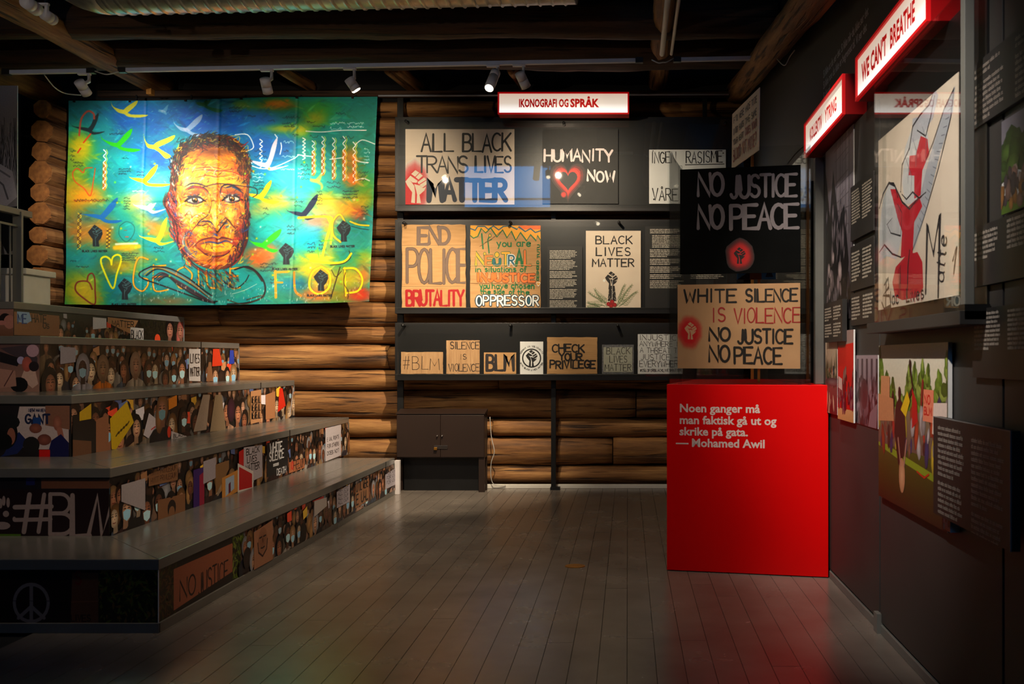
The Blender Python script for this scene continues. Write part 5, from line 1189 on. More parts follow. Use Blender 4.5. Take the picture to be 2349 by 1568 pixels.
quad(658, 1085, 1060, 694, 1072, 1050, (.74, .44, .28)); txt('NO', 661, 668, 1078, 1060, (.8, .08, .06), .012); txt('FREEDOM', 669, 692, 1078, 1056, BK, .010)
quad(742, 1058, 975, 778, 1044, 968, (.80, .77, .80))
for q, s_ in enumerate(('EQUAL RIGHTS', 'FOR OTHERS', 'DOES NOT')): txt(s_, 746, 773, 1012 + q * 16, 1004 + q * 16, (.25, .23, .25), .007)
# third riser
A, uu, vv, quad, txt = riser_art(2); A2 = A
A.rect(0, 0, A.w, A.h, (.13, .10, .10)); crowd(A, 0, A.w, .11, .075, 21, rows=3, dens=1.0, masks=.25)
A.ell(0.06, .08, .30, .22, (.14, .13, .13), (.10, .08, .08), n=18); A.poly([(0, 0), (.22, 0), (.22, .09), (0, .12)], (.42, .28, .2))
quad(178, 965, 945, 205, 960, 925, (.76, .62, .10)); quad(216, 1037, 962, 245, 1034, 950, (.58, .38, .27))
A.poly([(uu(252), vv(252, 1030)), (uu(262), vv(262, 1030)), (uu(303), vv(303, 968)), (uu(287), vv(287, 920)), (uu(248), vv(248, 960))], (.82, .68, .08))
for q in range(5): A.line([(uu(262 + q * 6), vv(262 + q * 6, 1000 - q * 6)), (uu(268 + q * 6), vv(268 + q * 6, 990 - q * 6))], .012, (.25, .2, .05))
A.poly([(uu(325), vv(325, 997)), (uu(337), vv(337, 1005)), (uu(360), vv(360, 965)), (uu(338), vv(338, 947))], (.80, .76, .80)); A.line([(uu(343), vv(343, 985)), (uu(352), vv(352, 978))], .01, (.8, .1, .1))
person(A, uu(369), vv(369, 940), .105, (.78, .52, .40), (.62, .42, .26), (.14, .13, .16), (.42, .60, .66), None, random.Random(2))
quad(383, 940, 915, 402, 930, 905, (.85, .50, .10)); quad(389, 1008, 988, 425, 1002, 1000, (.78, .74, .76)); txt('BLACK', 394, 420, 1004, 996, BK, .007)
A.ell(uu(384), vv(384, 990), .03, .05, (.85, .22, .12)); 
A.poly([(uu(440), vv(440, 990)), (uu(470), vv(470, 985)), (uu(478), vv(478, 905)), (uu(462), vv(462, 905))], (.66, .58, .52)); A.poly([(uu(478), vv(478, 990)), (uu(515), vv(515, 985)), (uu(505), vv(505, 905)), (uu(490), vv(490, 905))], (.56, .48, .38)); A.ell(uu(527), vv(527, 940), .09, .12, (.28, .12, .22), (.16, .07, .12))
quad(572, 972, 897, 596, 966, 893, (.74, .54, .38))
for q in range(3): txt('WE ARE ALL', 574, 594, 925 + q * 18, 910 + q * 18, BK, .014, .02)
quad(606, 962, 905, 628, 958, 897, (.70, .48, .33)); A.poly([(uu(634), vv(634, 945)), (uu(652), vv(652, 930)), (uu(645), vv(645, 890)), (uu(638), vv(638, 890))], (.88, .16, .08)); A.line([(uu(662), vv(662, 950)), (uu(670), vv(670, 890))], .02, (.75, .75, .8))
# fourth riser
A, uu, vv, quad, txt = riser_art(3); A3 = A
A.rect(0, 0, A.w, A.h, (.14, .11, .11)); crowd(A, .05, A.w, .09, .070, 33, rows=3, dens=1.0, masks=.75)
quad(135, 835, 795, 170, 830, 797, (.55, .53, .58)); 
person(A, uu(187), vv(187, 845), .095, (.3, .2, .18), (.3, .3, .3), (.60, .58, .63), (.48, .62, .70), (.62, .60, .65), random.Random(4)); person(A, uu(110), vv(110, 880), .10, (.66, .42, .32), (.06, .05, .05), (.07, .06, .07), None, (.07, .06, .07), random.Random(5))
person(A, uu(233), vv(233, 845), .09, (.6, .45, .33), (.62, .48, .34), (.85, .45, .08), None, (.60, .46, .36), random.Random(6)); person(A, uu(308), vv(308, 838), .095, (.72, .52, .42), (.66, .52, .46), (.66, .60, .54), None, (.66, .52, .44), random.Random(7))
quad(431, 873, 800, 457, 874, 800, (.78, .76, .78)); txt('LIVES', 434, 455, 832, 812, BK, .014, .02); txt('MATTER', 434, 455, 862, 843, BK, .014, .02)
A.poly([(uu(484), vv(484, 840)), (uu(508), vv(508, 838)), (uu(500), vv(500, 800)), (uu(486), vv(486, 800))], (.85, .22, .10)); A.poly([(uu(523), vv(523, 835)), (uu(535), vv(535, 833)), (uu(533), vv(533, 803)), (uu(525), vv(525, 803))], (.12, .25, .72)); A.poly([(uu(470), vv(470, 874)), (uu(486), vv(486, 874)), (uu(482), vv(482, 830)), (uu(476), vv(476, 830))], (.52, .36, .25))
# top riser
A, uu, vv, quad, txt = riser_art(4); A4 = A
A.rect(0, 0, A.w, A.h, (.16, .12, .10)); crowd(A, uu(130), uu(300), .03, .055, 41, rows=2, dens=1.1, masks=.2)
quad(31, 768, 714, 135, 771, 724, (.50, .34, .24)); A.poly([(uu(38), vv(38, 737)), (uu(60), vv(60, 742)), (uu(72), vv(72, 735)), (uu(66), vv(66, 716)), (uu(38), vv(38, 714))], (.50, .62, .76)); txt('ME', 40, 60, 741, 720, (.12, .25, .5), .012); txt('HATE', 72, 105, 738, 720, BK, .010); txt('US', 98, 112, 752, 742, BK, .008)
quad(212, 755, 727, 243, 752, 730, (.72, .72, .76)); A.poly([(uu(246), vv(246, 740)), (uu(300), vv(300, 766)), (uu(316), vv(316, 735)), (uu(246), vv(246, 727))], (.62, .45, .31)); txt('MATTER', 256, 306, 748, 734, BK, .010)
A.rect(uu(318), 0, A.w, A.h, (.08, .07, .06)); bushes(A, uu(318), A.w - .01, 0, A.h, 6, ((.12, .11, .08), (.18, .15, .10), (.07, .06, .05)))
quad(298, 776, 750, 328, 779, 753, (.80, .79, .80)); txt('BLACK', 300, 326, 776, 757, BK, .012, .02)
person(A, uu(388), vv(388, 757), .11, (.78, .52, .42), (.10, .07, .06), (.3, .26, .28), None, None, random.Random(3)); person(A, uu(414), vv(414, 760), .10, (.76, .50, .40), (.80, .42, .38), (.22, .12, .12), None, None, random.Random(8)); A.ell(uu(360), vv(360, 778), .06, .06, (.85, .28, .14))
ARTS = [A0, A1, A2, A3, A4]
# front faces (towards the room), x measured from the corner leftwards
def front_art(k, wd):
    zb = HS[k-1] if k else .055; h = HS[k] - TT - zb; A = Art(wd, h); Yk = YS[k]; xl = XS[k] - wd
    X = lambda px: (px - 1440) * Yk / F - xl
    Y = lambda py: EYE + (820 - py) * Yk / F - zb
    return A, X, Y
FW = [2.4, 2.2, 2.2, 2.2, 2.2]
B0, X, Y = front_art(0, FW[0]); A = B0
A.rect(0, 0, A.w, A.h, (.13, .07, .07)); c_ = (.55, .48, .46)
A.k += 1
for seg in range(24):
    a0, a1 = 2*PI*seg/24, 2*PI*(seg+1)/24; cx, cy, rx, ry = X(72), Y(1382), .105, .115
    A._add([(cx + rx*math.cos(a0), cy + ry*math.sin(a0)), (cx + rx*math.cos(a1), cy + ry*math.sin(a1)), (cx + rx*.83*math.cos(a1), cy + ry*.83*math.sin(a1)), (cx + rx*.83*math.cos(a0), cy + ry*.83*math.sin(a0))], [c_]*4)
A.k += 1; cx, cy = X(72), Y(1382)
A.line([(cx, cy + .105), (cx, cy - .11)], .020, c_); A.line([(cx, cy - .02), (cx - .072, cy - .085)], .020, c_, step=False); A.line([(cx, cy - .02), (cx + .072, cy - .085)], .020, c_, step=False)
A.line([(0, Y(1374)), (X(160), Y(1378))], .003, (.2, .13, .12))
A.poly([(X(162), Y(1428)), (X(235), Y(1428)), (X(232), Y(1313)), (X(166), Y(1313))], (.42, .24, .16)); A.line([(X(163), Y(1380)), (X(230), Y(1378))], .004, (.55, .34, .24)); A.hand('S', X(173), Y(1340), .035, .07, .012, (.45, .05, .06)); A.hand('LIVES', X(163), Y(1424), .11, .035, .007, (.18, .09, .07))
bushes(A, X(226), A.w, 0, A.h, 12)
B1, X, Y = front_art(1, FW[1]); A = B1
A.rect(0, 0, A.w, A.h, (.14, .07, .08)); A.rect(0, Y(1122), A.w, A.h, (.10, .09, .12)); A.rect(X(95), Y(1120), A.w, Y(1098), (.45, .28, .2)); A.rect(X(60), Y(1112), X(80), A.h, (.10, .12, .35))
c_ = (.66, .57, .54); th = .026
A.hand('#', X(34), Y(1218), 86/737*2.05*F/2050*.42/ .42 * 1.0 * .285/.24 if False else X(118) - X(34), Y(1132) - Y(1218), th, c_, .02)
A.hand('B', X(115), Y(1224), X(168) - X(115), Y(1132) - Y(1224), th, c_, .02); A.hand('L', X(166), Y(1226), X(208) - X(166), Y(1134) - Y(1226), th, c_, .02)
A.line([(X(203), Y(1228)), (X(224), Y(1138)), (X(234), Y(1228)), (X(258), Y(1150))], th, c_)
for q, (a, b) in enumerate(((2, 1142), (9, 1136), (19, 1140), (33, 1178))): A.ell(X(a), Y(b + 12), .011, .032 if q < 3 else .016, c_)
A.ell(X(6), Y(1205), .05, .025, c_); A.ell(X(14), Y(1178), .02, .02, c_); A.rect(0, 0, X(48), .012, (.35, .5, .12))
B2, X, Y = front_art(2, FW[2]); A = B2
A.rect(0, 0, A.w, A.h, (.12, .10, .11)); A.poly([(X(30), Y(1010)), (X(45), Y(932)), (X(108), Y(932)), (X(125), Y(965)), (X(158), Y(985)), (X(158), Y(1030)), (X(60), Y(1030))], (.78, .70, .68))
A.poly([(X(104), Y(975)), (X(104), Y(930)), (X(160), Y(930)), (X(160), Y(985))], (.54, .36, .28)); A.hand('NEW HAVEN', X(66), Y(944), .12, .022, .006, (.14, .16, .3)); A.hand('GANT', X(59), Y(970), .17, .062, .014, (.12, .15, .28))
A.poly([(X(76), Y(974)), (X(94), Y(974)), (X(94), Y(957)), (X(76), Y(957))], (.12, .26, .5)); A.ell(X(82), Y(982), .045, .035, (.62, .36, .28), (.45, .25, .2)); A.ell(X(132), Y(970), .03, .055, (.72, .45, .36), (.55, .32, .25)); A.line([(X(137), Y(985)), (X(141), Y(1005))], .04, (.66, .40, .32))
A.poly([(X(108), Y(1048)), (X(158), Y(1048)), (X(158), Y(1015)), (X(140), Y(995)), (X(118), Y(1010))], (.10, .10, .30)); A.ell(X(102), Y(1008), .05, .04, (.60, .34, .28), (.42, .22, .18)); A.rect(X(90), 0, X(115), .05, (.85, .10, .08))
A.poly([(X(0), Y(1048)), (X(40), Y(1040)), (X(64), Y(1012)), (X(44), Y(990)), (X(25), Y(1010)), (X(10), Y(1040))], (.12, .16, .36)); A.ell(X(12), Y(992), .09, .12, (.06, .06, .06)); A.ell(X(14), Y(968), .10, .06, (.10, .10, .10)); A.ell(X(26), Y(1000), .03, .06, (.62, .38, .3)); A.ell(X(6), Y(1012), .07, .06, (.05, .05, .05)); A.ell(X(72), Y(1020), .06, .06, (.13, .12, .12))
B3, X, Y = front_art(3, FW[3]); A = B3
A.rect(0, 0, A.w, A.h, (.60, .44, .38), (.35, .24, .24)); A.poly([(X(0), Y(798)), (X(60), Y(791)), (X(86), Y(820)), (X(86), Y(840)), (X(20), Y(810))], (.24, .19, .22)); A.poly([(X(0), Y(830)), (X(0), Y(806)), (X(50), Y(822)), (X(40), Y(840))], (.08, .06, .08)); A.ell(X(48), Y(826), .03, .03, (.66, .62, .76)); A.ell(X(75), Y(804), .05, .05, (.70, .55, .6))
A.poly([(X(48), Y(868)), (X(58), Y(842)), (X(80), Y(844)), (X(88), Y(880)), (X(75), Y(890))], (.78, .64, .58)); A.ell(X(62), Y(835), .04, .06, (.75, .35, .3), (.6, .3, .25)); A.ell(X(44), Y(882), .07, .06, (.05, .04, .05)); A.poly([(X(0), Y(890)), (X(0), Y(845)), (X(35), Y(850)), (X(38), Y(885))], (.66, .48, .42)); A.ell(X(78), Y(840), .04, .04, (.12, .08, .1)); A.line([(X(10), Y(885)), (X(30), Y(850))], .008, (.35, .2, .2))
B4, X, Y = front_art(4, FW[4]); A = B4
A.rect(0, 0, A.w, A.h, (.42, .27, .18), (.60, .42, .38)); A.ell(X(12), Y(730), .05, .045, (.10, .06, .07)); A.ell(X(22), Y(738), .05, .06, (.68, .45, .4)); A.ell(X(4), Y(740), .04, .02, (.7, .45, .42))
BARTS = [B0, B1, B2, B3, B4]
for k in range(5):
    zb = HS[k-1] if k else 0; zt = HS[k] - TT
    X0 = TOPX
    # core of the tier, L shaped: front block and side block in one
    r = MB().box((X0, YS[k], zb), (XS[k], YE[k], zt)).obj('riser', M['nosing'], ts, to)
    ARTS[k].build('printed_photo', r, 'inkgloss', loc=(XS[k] + .001, YS[k], zb + (.055 if k == 0 else 0)), rz=PI/2, xoff=ARTS[k].w / 2)
    BARTS[k].build('printed_photo', r, 'inkgloss', loc=(XS[k] - FW[k], YS[k] - .001, zb + (.055 if k == 0 else 0)), xoff=FW[k] / 2)
    e = .010
    # tread: long side leg and front leg, meeting at the corner with a mitre seam
    if k < 4: inx = XS[k] - .652 ; iny = YS[k] + .652
    else: inx, iny = X0, YE[k]
    tr = MB()
    o = XS[k] + e; f_ = YS[k] - e
    if k < 4:
        P1 = [(o, f_), (o, YE[k]), (inx, YE[k]), (inx, iny)]; P2 = [(X0, f_), (o, f_), (inx, iny), (X0, iny)]
        prismz(MB(), P1, zt, HS[k]).obj('tread', M['tread'], ts, to, bevel=.004); prismz(MB(), P2, zt, HS[k]).obj('tread', M['tread'], ts, to, bevel=.004)
        for g_ in (.10, .125, .30):
            MB().box((o - g_ - .004, f_ + .35, HS[k]), (o - g_, YE[k] - .01, HS[k] + .0012)).obj('anti_slip_strip', M['greymetal'], ts, to)
    else:
        prismz(MB(), [(X0, f_), (o, f_), (o, YE[k]), (X0, YE[k])], zt, HS[k]).obj('tread', M['tread'], ts, to, bevel=.004)
    ysm = [8.25, 8.7, 9.6, 9.62, 20][k] if k else 9.75
    if ysm < 12: MB().box((XS[k] - .01, ysm, zb + .01), (XS[k] + e + .0015, ysm + .02, HS[k] - .001)).obj('seam_strip', M['steel'], ts, to)
    MB().box((XS[k] - .03, YE[k] - .015, zb), (XS[k] + .012, YE[k] + .004, zt)).obj('end_trim', M['greymetal'], ts, to, bevel=.002)
# kick plate with joints
for a, b in ((YS[0] - .012, 8.15), (8.17, YE[0])): MB().box((XS[0], a, 0), (XS[0] + .014, b, .055)).obj('kick_plate', M['nosing'], ts, to, bevel=.002)
MB().box((TOPX, YS[0] - .014, 0), (XS[0] + .014, YS[0], .055)).obj('kick_plate', M['nosing'], ts, to, bevel=.002)
MB().box((XS[0] + .002, YS[0] - .004, .055), (XS[0] + .006, YS[0] - .0, HS[0] - TT)).obj('corner_trim', M['lampgrey'], ts, to)

# ================================================================== LEFT EDGE: railing, chest, portrait banner
rl = empty('railing', (-5.73, 8.4, 2.031)); ro = -Vector(rl.location); tag(rl, 'grey metal railing at the top of the tiers by the left picture edge', 'railing')
MB().box((-5.775, 8.385, 2.031), (-5.69, 8.415, 2.92)).obj('post', M['greymetal'], rl, ro, bevel=.004)
MB().box((-5.76, 6.6, 2.885), (-5.70, 8.56, 2.945)).obj('top_rail', M['greymetal'], rl, ro, bevel=.006)
MB().box((-5.74, 6.6, 2.775), (-5.72, 8.4, 2.795)).obj('lower_rail', M['greymetal'], rl, ro)
for k in range(13): MB().tube([(-5.73, 8.29 - k * .135, 2.031), (-5.73, 8.29 - k * .135, 2.78)], .009, 8).obj('baluster', M['greymetal'], rl, ro, smooth=True)
t = empty('chest', (-6.4, 8.95, 2.031)); tag(t, 'white chest with overhanging lid behind the railing', 'chest')
MB().box((-.55, -.2, 0), (.49, .2, .335)).obj('body', M['white'], t, bevel=.006); MB().box((-.58, -.23, .335), (.53, .23, .395)).obj('lid', M['white'], t, bevel=.008)
A = Art(1.0, 1.83); R = random.Random(3)
A.rect(0, 0, 1.0, 1.83, (.60, .57, .56), (.74, .71, .70))
A.poly([(0, 0), (.86, 0), (.80, .5), (.60, 1.2), (.3, 1.5), (0, 1.4)], (.22, .20, .20))
for i in range(160):   # long strands of hair and the light edge of the face
    x = R.uniform(.45, 1.0); c = R.uniform(.20, .80); A.line([(x, 1.5 - R.random() * .3), (x + R.uniform(-.03, .03), 1.1), (x + R.uniform(-.08, .08), .75)], .007, (c, c * .96, c * .96), taper=True)
A.poly([(.62, .95), (.78, 1.0), (.95, .9), (1.0, .62), (.86, .5), (.66, .6)], (.90, .86, .86)); A.line([(.68, .9), (.85, .75), (.9, .6)], .02, (.5, .47, .48)); A.line([(.75, .95), (.92, .84)], .02, (.6, .57, .58)); A.poly([(.62, .55), (.8, .5), (.85, .3), (.7, .2)], (.82, .8, .8)); A.poly([(.8, .5), (1.0, .52), (1.0, .08), (.9, 0), (.82, .15)], (.06, .06, .06))
board('portrait_banner', 'black and white portrait banner hanging at the left picture edge', 'banner', 1.0, 1.83, .01, M['wpaper'], (PX(40, 0, 9.7).x - .5, 9.7, PX(0, 583, 9.7).z), 0, A, 'print')
# ================================================================== THE PAINTED BANNER
# colours are laid down on a raster in python and stored as a colour attribute on the cloth mesh
RS = 3.015            # paint coordinates per photo pixel (origin at photo pixel 140,200)
NW, NH = 744, 523
IMG = np.zeros((NH, NW, 3), np.float32)
def c8(r, g, b): return np.array([r, g, b], np.float32) / 255
def bbox(x0, y0, x1, y1):
    return max(0, int(x0 / 3) - 1), max(0, int(y0 / 3) - 1), min(NW, int(x1 / 3) + 2), min(NH, int(y1 / 3) + 2)
def blend(sl, a, col):
    a = a[..., None]; IMG[sl] = IMG[sl] * (1 - a) + np.asarray(col, np.float32) * a
def spray(x, y, rx, ry, col, al=1.0, rot=0.0, p=1.0):
    m = max(rx, ry) * 1.9; a, b, c, d = bbox(x - m, y - m, x + m, y + m)
    if c <= a or d <= b: return
    yy, xx = np.mgrid[b:d, a:c]; dx = xx * 3. - x; dy = yy * 3. - y; cs, sn = math.cos(rot), math.sin(rot)
    q = ((dx * cs + dy * sn) / rx) ** 2 + ((-dx * sn + dy * cs) / ry) ** 2
    blend(np.s_[b:d, a:c], np.clip(np.exp(-q ** p * 1.2) * al, 0, 1), col)
def strk(pts, wd, col, al=1.0, soft=2.5, taper=False):
    P = np.array(pts, np.float32); w2 = wd / 2 + soft + 3
    a, b, c, d = bbox(P[:,0].min() - w2, P[:,1].min() - w2, P[:,0].max() + w2, P[:,1].max() + w2)
    if c <= a or d <= b: return
    yy, xx = np.mgrid[b:d, a:c]; xx = xx * 3.; yy = yy * 3.; best = np.full(xx.shape, 1e9, np.float32); n = len(P) - 1
    for i in range(n):
        ax, ay = P[i]; bx_, by_ = P[i+1]; dx, dy = bx_ - ax, by_ - ay; L = dx*dx + dy*dy + 1e-6
        t = np.clip(((xx - ax) * dx + (yy - ay) * dy) / L, 0, 1); dd = np.hypot(xx - ax - t * dx, yy - ay - t * dy)
        if taper:
            u = (i + t) / n; dd = dd + wd / 2 * (1 - np.sin(np.pi * np.clip(u, .04, .96)))
        best = np.minimum(best, dd)
    blend(np.s_[b:d, a:c], np.clip((wd / 2 - best) / soft + .5, 0, 1) * al, col)
def fill(pts, col, al=1.0, soft=2.0):
    P = np.array(pts, np.float32); a, b, c, d = bbox(P[:,0].min() - 4, P[:,1].min() - 4, P[:,0].max() + 4, P[:,1].max() + 4)
    if c <= a or d <= b: return
    yy, xx = np.mgrid[b:d, a:c]; xx = xx * 3.; yy = yy * 3.; ins = np.zeros(xx.shape, bool); best = np.full(xx.shape, 1e9, np.float32)
    n = len(P)
    for i in range(n):
        ax, ay = P[i]; bx_, by_ = P[(i+1) % n]
        cond = ((ay > yy) != (by_ > yy)) & (xx < (bx_ - ax) * (yy - ay) / ((by_ - ay) + 1e-9) + ax); ins ^= cond
        dx, dy = bx_ - ax, by_ - ay; L = dx*dx + dy*dy + 1e-6
        t = np.clip(((xx - ax) * dx + (yy - ay) * dy) / L, 0, 1); best = np.minimum(best, np.hypot(xx - ax - t * dx, yy - ay - t * dy))
    sd = np.where(ins, best, -best)
    blend(np.s_[b:d, a:c], np.clip(sd / soft + .5, 0, 1) * al, col)
def smooth(pts, n=6, closed=False):
    q = []; m = len(pts); P = [np.array(p, float) for p in pts]
    rng = range(m if closed else m - 1)
    for i in rng:
        p0 = P[i-1] if (i > 0 or closed) else P[i]; p1 = P[i]; p2 = P[(i+1) % m]; p3 = P[(i+2) % m] if (closed or i + 2 < m) else P[(i+1) % m]
        for k in range(n):
            t = k / n; q.append(tuple(.5 * ((2*p1) + (p2-p0)*t + (2*p0-5*p1+4*p2-p3)*t*t + (3*p1-p0-3*p2+p3)*t**3)))
    if not closed: q.append(tuple(P[-1]))
    return q
RG = np.random.RandomState(5); RM = random.Random(5)
TEAL = c8(8,140,140); DTEAL = c8(4,105,112); BLUE = c8(8,88,160); LBL = c8(30,130,190); TURQ = c8(20,190,180); YEL = c8(225,190,10); GOLD = c8(225,160,12); ORG = c8(220,105,25); OLV = c8(150,150,20); PALE = c8(225,225,205); CYAN = c8(90,200,205)
IMG[:] = TEAL
base = [ # x y rx ry colour alpha
 (160,160,200,120,DTEAL,.9),(120,420,110,130,YEL,.9),(80,700,110,260,OLV,.9),(180,760,170,110,c8(215,150,25),.9),(110,980,110,160,c8(190,110,40),.8),(90,1250,120,120,c8(60,120,110),.8),(120,1400,170,150,OLV,1),(200,1440,120,120,c8(190,160,20),.8),
 (420,230,190,130,BLUE,.9),(560,150,200,80,c8(20,110,170),.8),(300,280,90,100,TEAL,.8),(480,330,120,60,c8(8,125,150),.8),(640,260,120,120,BLUE,.7),(820,170,160,100,c8(10,95,150),.9),(960,240,170,130,BLUE,.95),(1120,150,150,90,BLUE,.8),(1180,250,160,130,BLUE,.9),(1050,130,90,50,c8(20,120,110),.7),
 (1300,180,130,80,c8(8,100,150),.8),(1240,120,90,40,OLV,.6),(1480,130,170,55,OLV,.8),(1500,120,120,40,c8(200,120,20),.9),(1420,220,110,70,BLUE,.8),(1600,210,160,80,DTEAL,.8),(1790,150,150,70,c8(90,150,40),.7),(1760,220,110,60,c8(170,160,20),.8),(1560,290,180,34,c8(185,175,30),.9),(1660,310,60,60,c8(215,200,30),.8),(2030,200,170,150,c8(5,125,115),.9),(2120,350,90,200,c8(10,125,110),.9),
 (1380,400,160,120,BLUE,.85),(1560,430,130,110,c8(8,90,150),.9),(1700,480,120,120,c8(10,150,140),.9),(1900,420,200,150,c8(8,130,125),.9),
 (560,470,150,110,c8(10,110,180),.9),(460,520,130,80,TURQ,.7),(620,560,150,100,c8(30,130,200),.8),(420,640,130,110,c8(10,140,150),.9),(600,680,150,90,CYAN,.8),(680,640,110,90,c8(120,200,220),.7),(700,480,90,110,c8(8,100,170),.9),(540,740,120,60,c8(90,180,200),.8),
 (1440,560,140,90,c8(10,110,170),.8),(1560,620,160,100,CYAN,.8),(1700,660,170,100,c8(60,200,195),.9),(1900,620,160,110,c8(30,160,150),.8),(2000,500,70,110,c8(200,120,20),.8),(2020,640,80,70,c8(225,120,20),.9),(2110,700,80,120,c8(120,160,40),.7),
 (480,820,160,80,c8(210,185,60),.8),(380,870,110,120,c8(30,160,160),.8),(560,790,90,60,c8(230,220,150),.8),(620,880,110,90,c8(20,110,190),.8),(560,930,80,80,c8(200,190,80),.8),(640,980,70,60,c8(220,120,60),.8),(700,1000,80,90,c8(190,160,30),.8),
 (240,900,140,90,c8(30,120,130),.8),(280,1010,160,120,c8(195,125,35),.9),(460,1010,110,110,c8(20,150,150),.9),(450,1110,110,40,c8(225,170,30),.9),(170,1190,150,70,c8(20,130,130),.9),(330,1240,120,110,c8(90,95,60),.8),(440,1240,140,60,c8(200,160,20),.8),(560,1170,140,60,c8(180,150,60),.7),(640,1110,90,60,c8(20,150,160),.8),(400,1400,160,110,c8(20,120,130),.9),(560,1460,190,50,c8(90,90,60),.7),(700,1330,200,130,c8(40,140,140),.8),(760,1480,180,40,c8(130,100,60),.8),
 (1500,790,150,70,c8(235,190,60),.9),(1400,860,110,70,c8(230,170,70),.8),(1640,760,130,60,CYAN,.8),(1820,790,110,80,c8(240,200,50),.9),(1830,860,150,60,c8(240,210,120),.9),(1980,830,110,90,c8(235,170,30),.9),(2060,870,60,70,c8(190,80,50),.8),(2080,780,100,60,c8(190,170,40),.8),
 (1450,960,140,120,c8(40,180,170),.9),(1600,1000,150,110,c8(90,190,190),.9),(1740,960,110,90,c8(110,190,210),.9),(1780,920,140,50,c8(240,150,110),.7),(1850,1050,60,140,c8(240,180,30),.8),(1700,1090,120,80,c8(30,180,200),.9),(1950,1080,120,90,c8(60,150,140),.8),(2090,1050,110,90,c8(50,140,130),.8),(2100,1180,90,60,c8(190,170,30),.7),
 (1360,1180,120,90,c8(225,105,40),.95),(1440,1130,80,60,c8(225,130,60),.8),(1600,1150,110,80,c8(80,180,170),.8),(1750,1180,150,50,c8(230,200,40),.9),(1720,1270,150,60,c8(235,195,30),.9),(1560,1290,130,90,c8(170,165,90),.8),(1540,1380,120,110,c8(30,140,150),.9),(1680,1350,110,50,c8(10,110,150),.8),(1480,1460,120,70,c8(60,140,110),.8),(1800,1330,110,100,c8(225,170,40),.9),(1980,1320,130,110,c8(190,165,40),.9),(2100,1300,60,90,c8(200,120,50),.8),(1760,1440,160,60,c8(225,110,40),.8),(1940,1450,140,60,c8(150,140,40),.8),(2080,1440,110,60,c8(190,60,30),.9),
 (1240,1380,160,110,c8(60,160,155),.8),(1060,1420,200,80,c8(60,120,110),.8)]
for b_ in base: spray(b_[0], b_[1], b_[2], b_[3], b_[4], b_[5], 0, 1.3)
# brushy texture
for i in range(3600):
    x, y = RM.uniform(20, 2190), RM.uniform(60, 1500); a = RM.uniform(-.9, .9); l = RM.uniform(25, 95)
    ix, iy = min(NW-1, int(x / 3)), min(NH-1, int(y / 3)); col = IMG[iy, ix] * RM.uniform(.78, 1.15) + np.array([RM.uniform(-.03, .04), RM.uniform(-.04, .04), RM.uniform(-.05, .04)])
    if RM.random() < .08: col = np.clip(col + .16, 0, 1)
    strk([(x, y), (x + l * math.cos(a), y + l * math.sin(a))], RM.uniform(6, 22), np.clip(col, 0, 1), RM.uniform(.25, .6), 7, True)
for i in range(380):   # chalky white scratches in the sky part
    x, y = RM.uniform(300, 1300), RM.uniform(120, 800); a = RM.uniform(-1, 1); l = RM.uniform(8, 34)
    strk([(x, y), (x + l * math.cos(a), y - l * math.sin(a))], RM.uniform(2, 5), PALE, RM.uniform(.15, .5), 3, True)
# birds: (x, y of body, scale, mirror, colour)
def bird(x, y, s, col, al=1.0, left=(-110, -90), right=(95, -120), tail=(130, 20), wob=0):
    lw = smooth([(x + left[0]*s, y + left[1]*s), (x + left[0]*.82*s, y + left[1]*.45*s), (x - 35*s, y - 12*s), (x, y - 6*s)], 5)
    lw2 = smooth([(x + 4*s, y + 24*s), (x - 42*s, y + 10*s), (x + left[0]*.9*s, y + left[1]*.45*s)], 5)
    fill(lw + lw2, col, al)
    fill(smooth([(x - 8*s, y + 2*s), (x + 22*s, y - 26*s), (x + right[0]*.6*s, y + right[1]*.72*s), (x + right[0]*s, y + right[1]*s), (x + right[0]*.86*s, y + right[1]*.5*s), (x + 40*s, y + 6*s), (x + 22*s, y + 20*s)], 4), col, al)
    fill(smooth([(x - 26*s, y - 2*s), (x + 10*s, y - 4*s), (x + 50*s, y + 26*s), (x + tail[0]*s, y + tail[1]*s), (x + tail[0]*.7*s, y + tail[1]*s + 18*s), (x + 38*s, y + 44*s), (x + 4*s, y + 24*s)], 4), col, al)
bird(430,160,1.0,c8(190,185,70),.95,(-90,-70),(100,-70),(170,30)); bird(180,285,.9,c8(10,45,50),1,(-130,-40),(85,-120),(130,20)); bird(380,390,1.0,c8(40,165,15),1,(-115,-75),(110,-105),(170,40)); bird(640,405,1.0,c8(205,195,70),1,(-72,-90),(145,-75),(120,70))
bird(860,285,.95,c8(170,180,200),.8,(-95,-80),(120,-105),(130,45)); bird(570,640,1.0,c8(250,205,10),1,(-100,-30),(100,-105),(190,30)); bird(1410,530,1.1,c8(200,195,205),1,(-115,-60),(80,-165),(150,10)); bird(1370,750,1.0,c8(245,190,15),1,(-140,-50),(90,-105),(140,40))
bird(270,890,1.05,c8(10,105,155),1,(-140,-30),(120,-120),(150,30)); bird(600,830,1.0,c8(245,245,250),.95,(-100,-30),(60,-30),(130,10)); bird(650,1050,1.0,c8(245,225,60),1,(-115,-40),(85,-150),(140,10)); bird(1660,870,1.05,c8(25,45,70),1,(-100,-30),(110,-125),(140,10)); bird(1390,1085,1.0,c8(60,185,30),1,(-95,-50),(130,-105),(110,40)); bird(980,110,.9,c8(10,90,50),.8,(-60,-20),(60,-30),(150,50)); bird(700,160,.7,c8(170,185,200),.5,(-40,-10),(60,-60),(60,10)); bird(1760,640,.9,c8(210,215,100),.7,(-40,-60),(60,-60),(60,60))
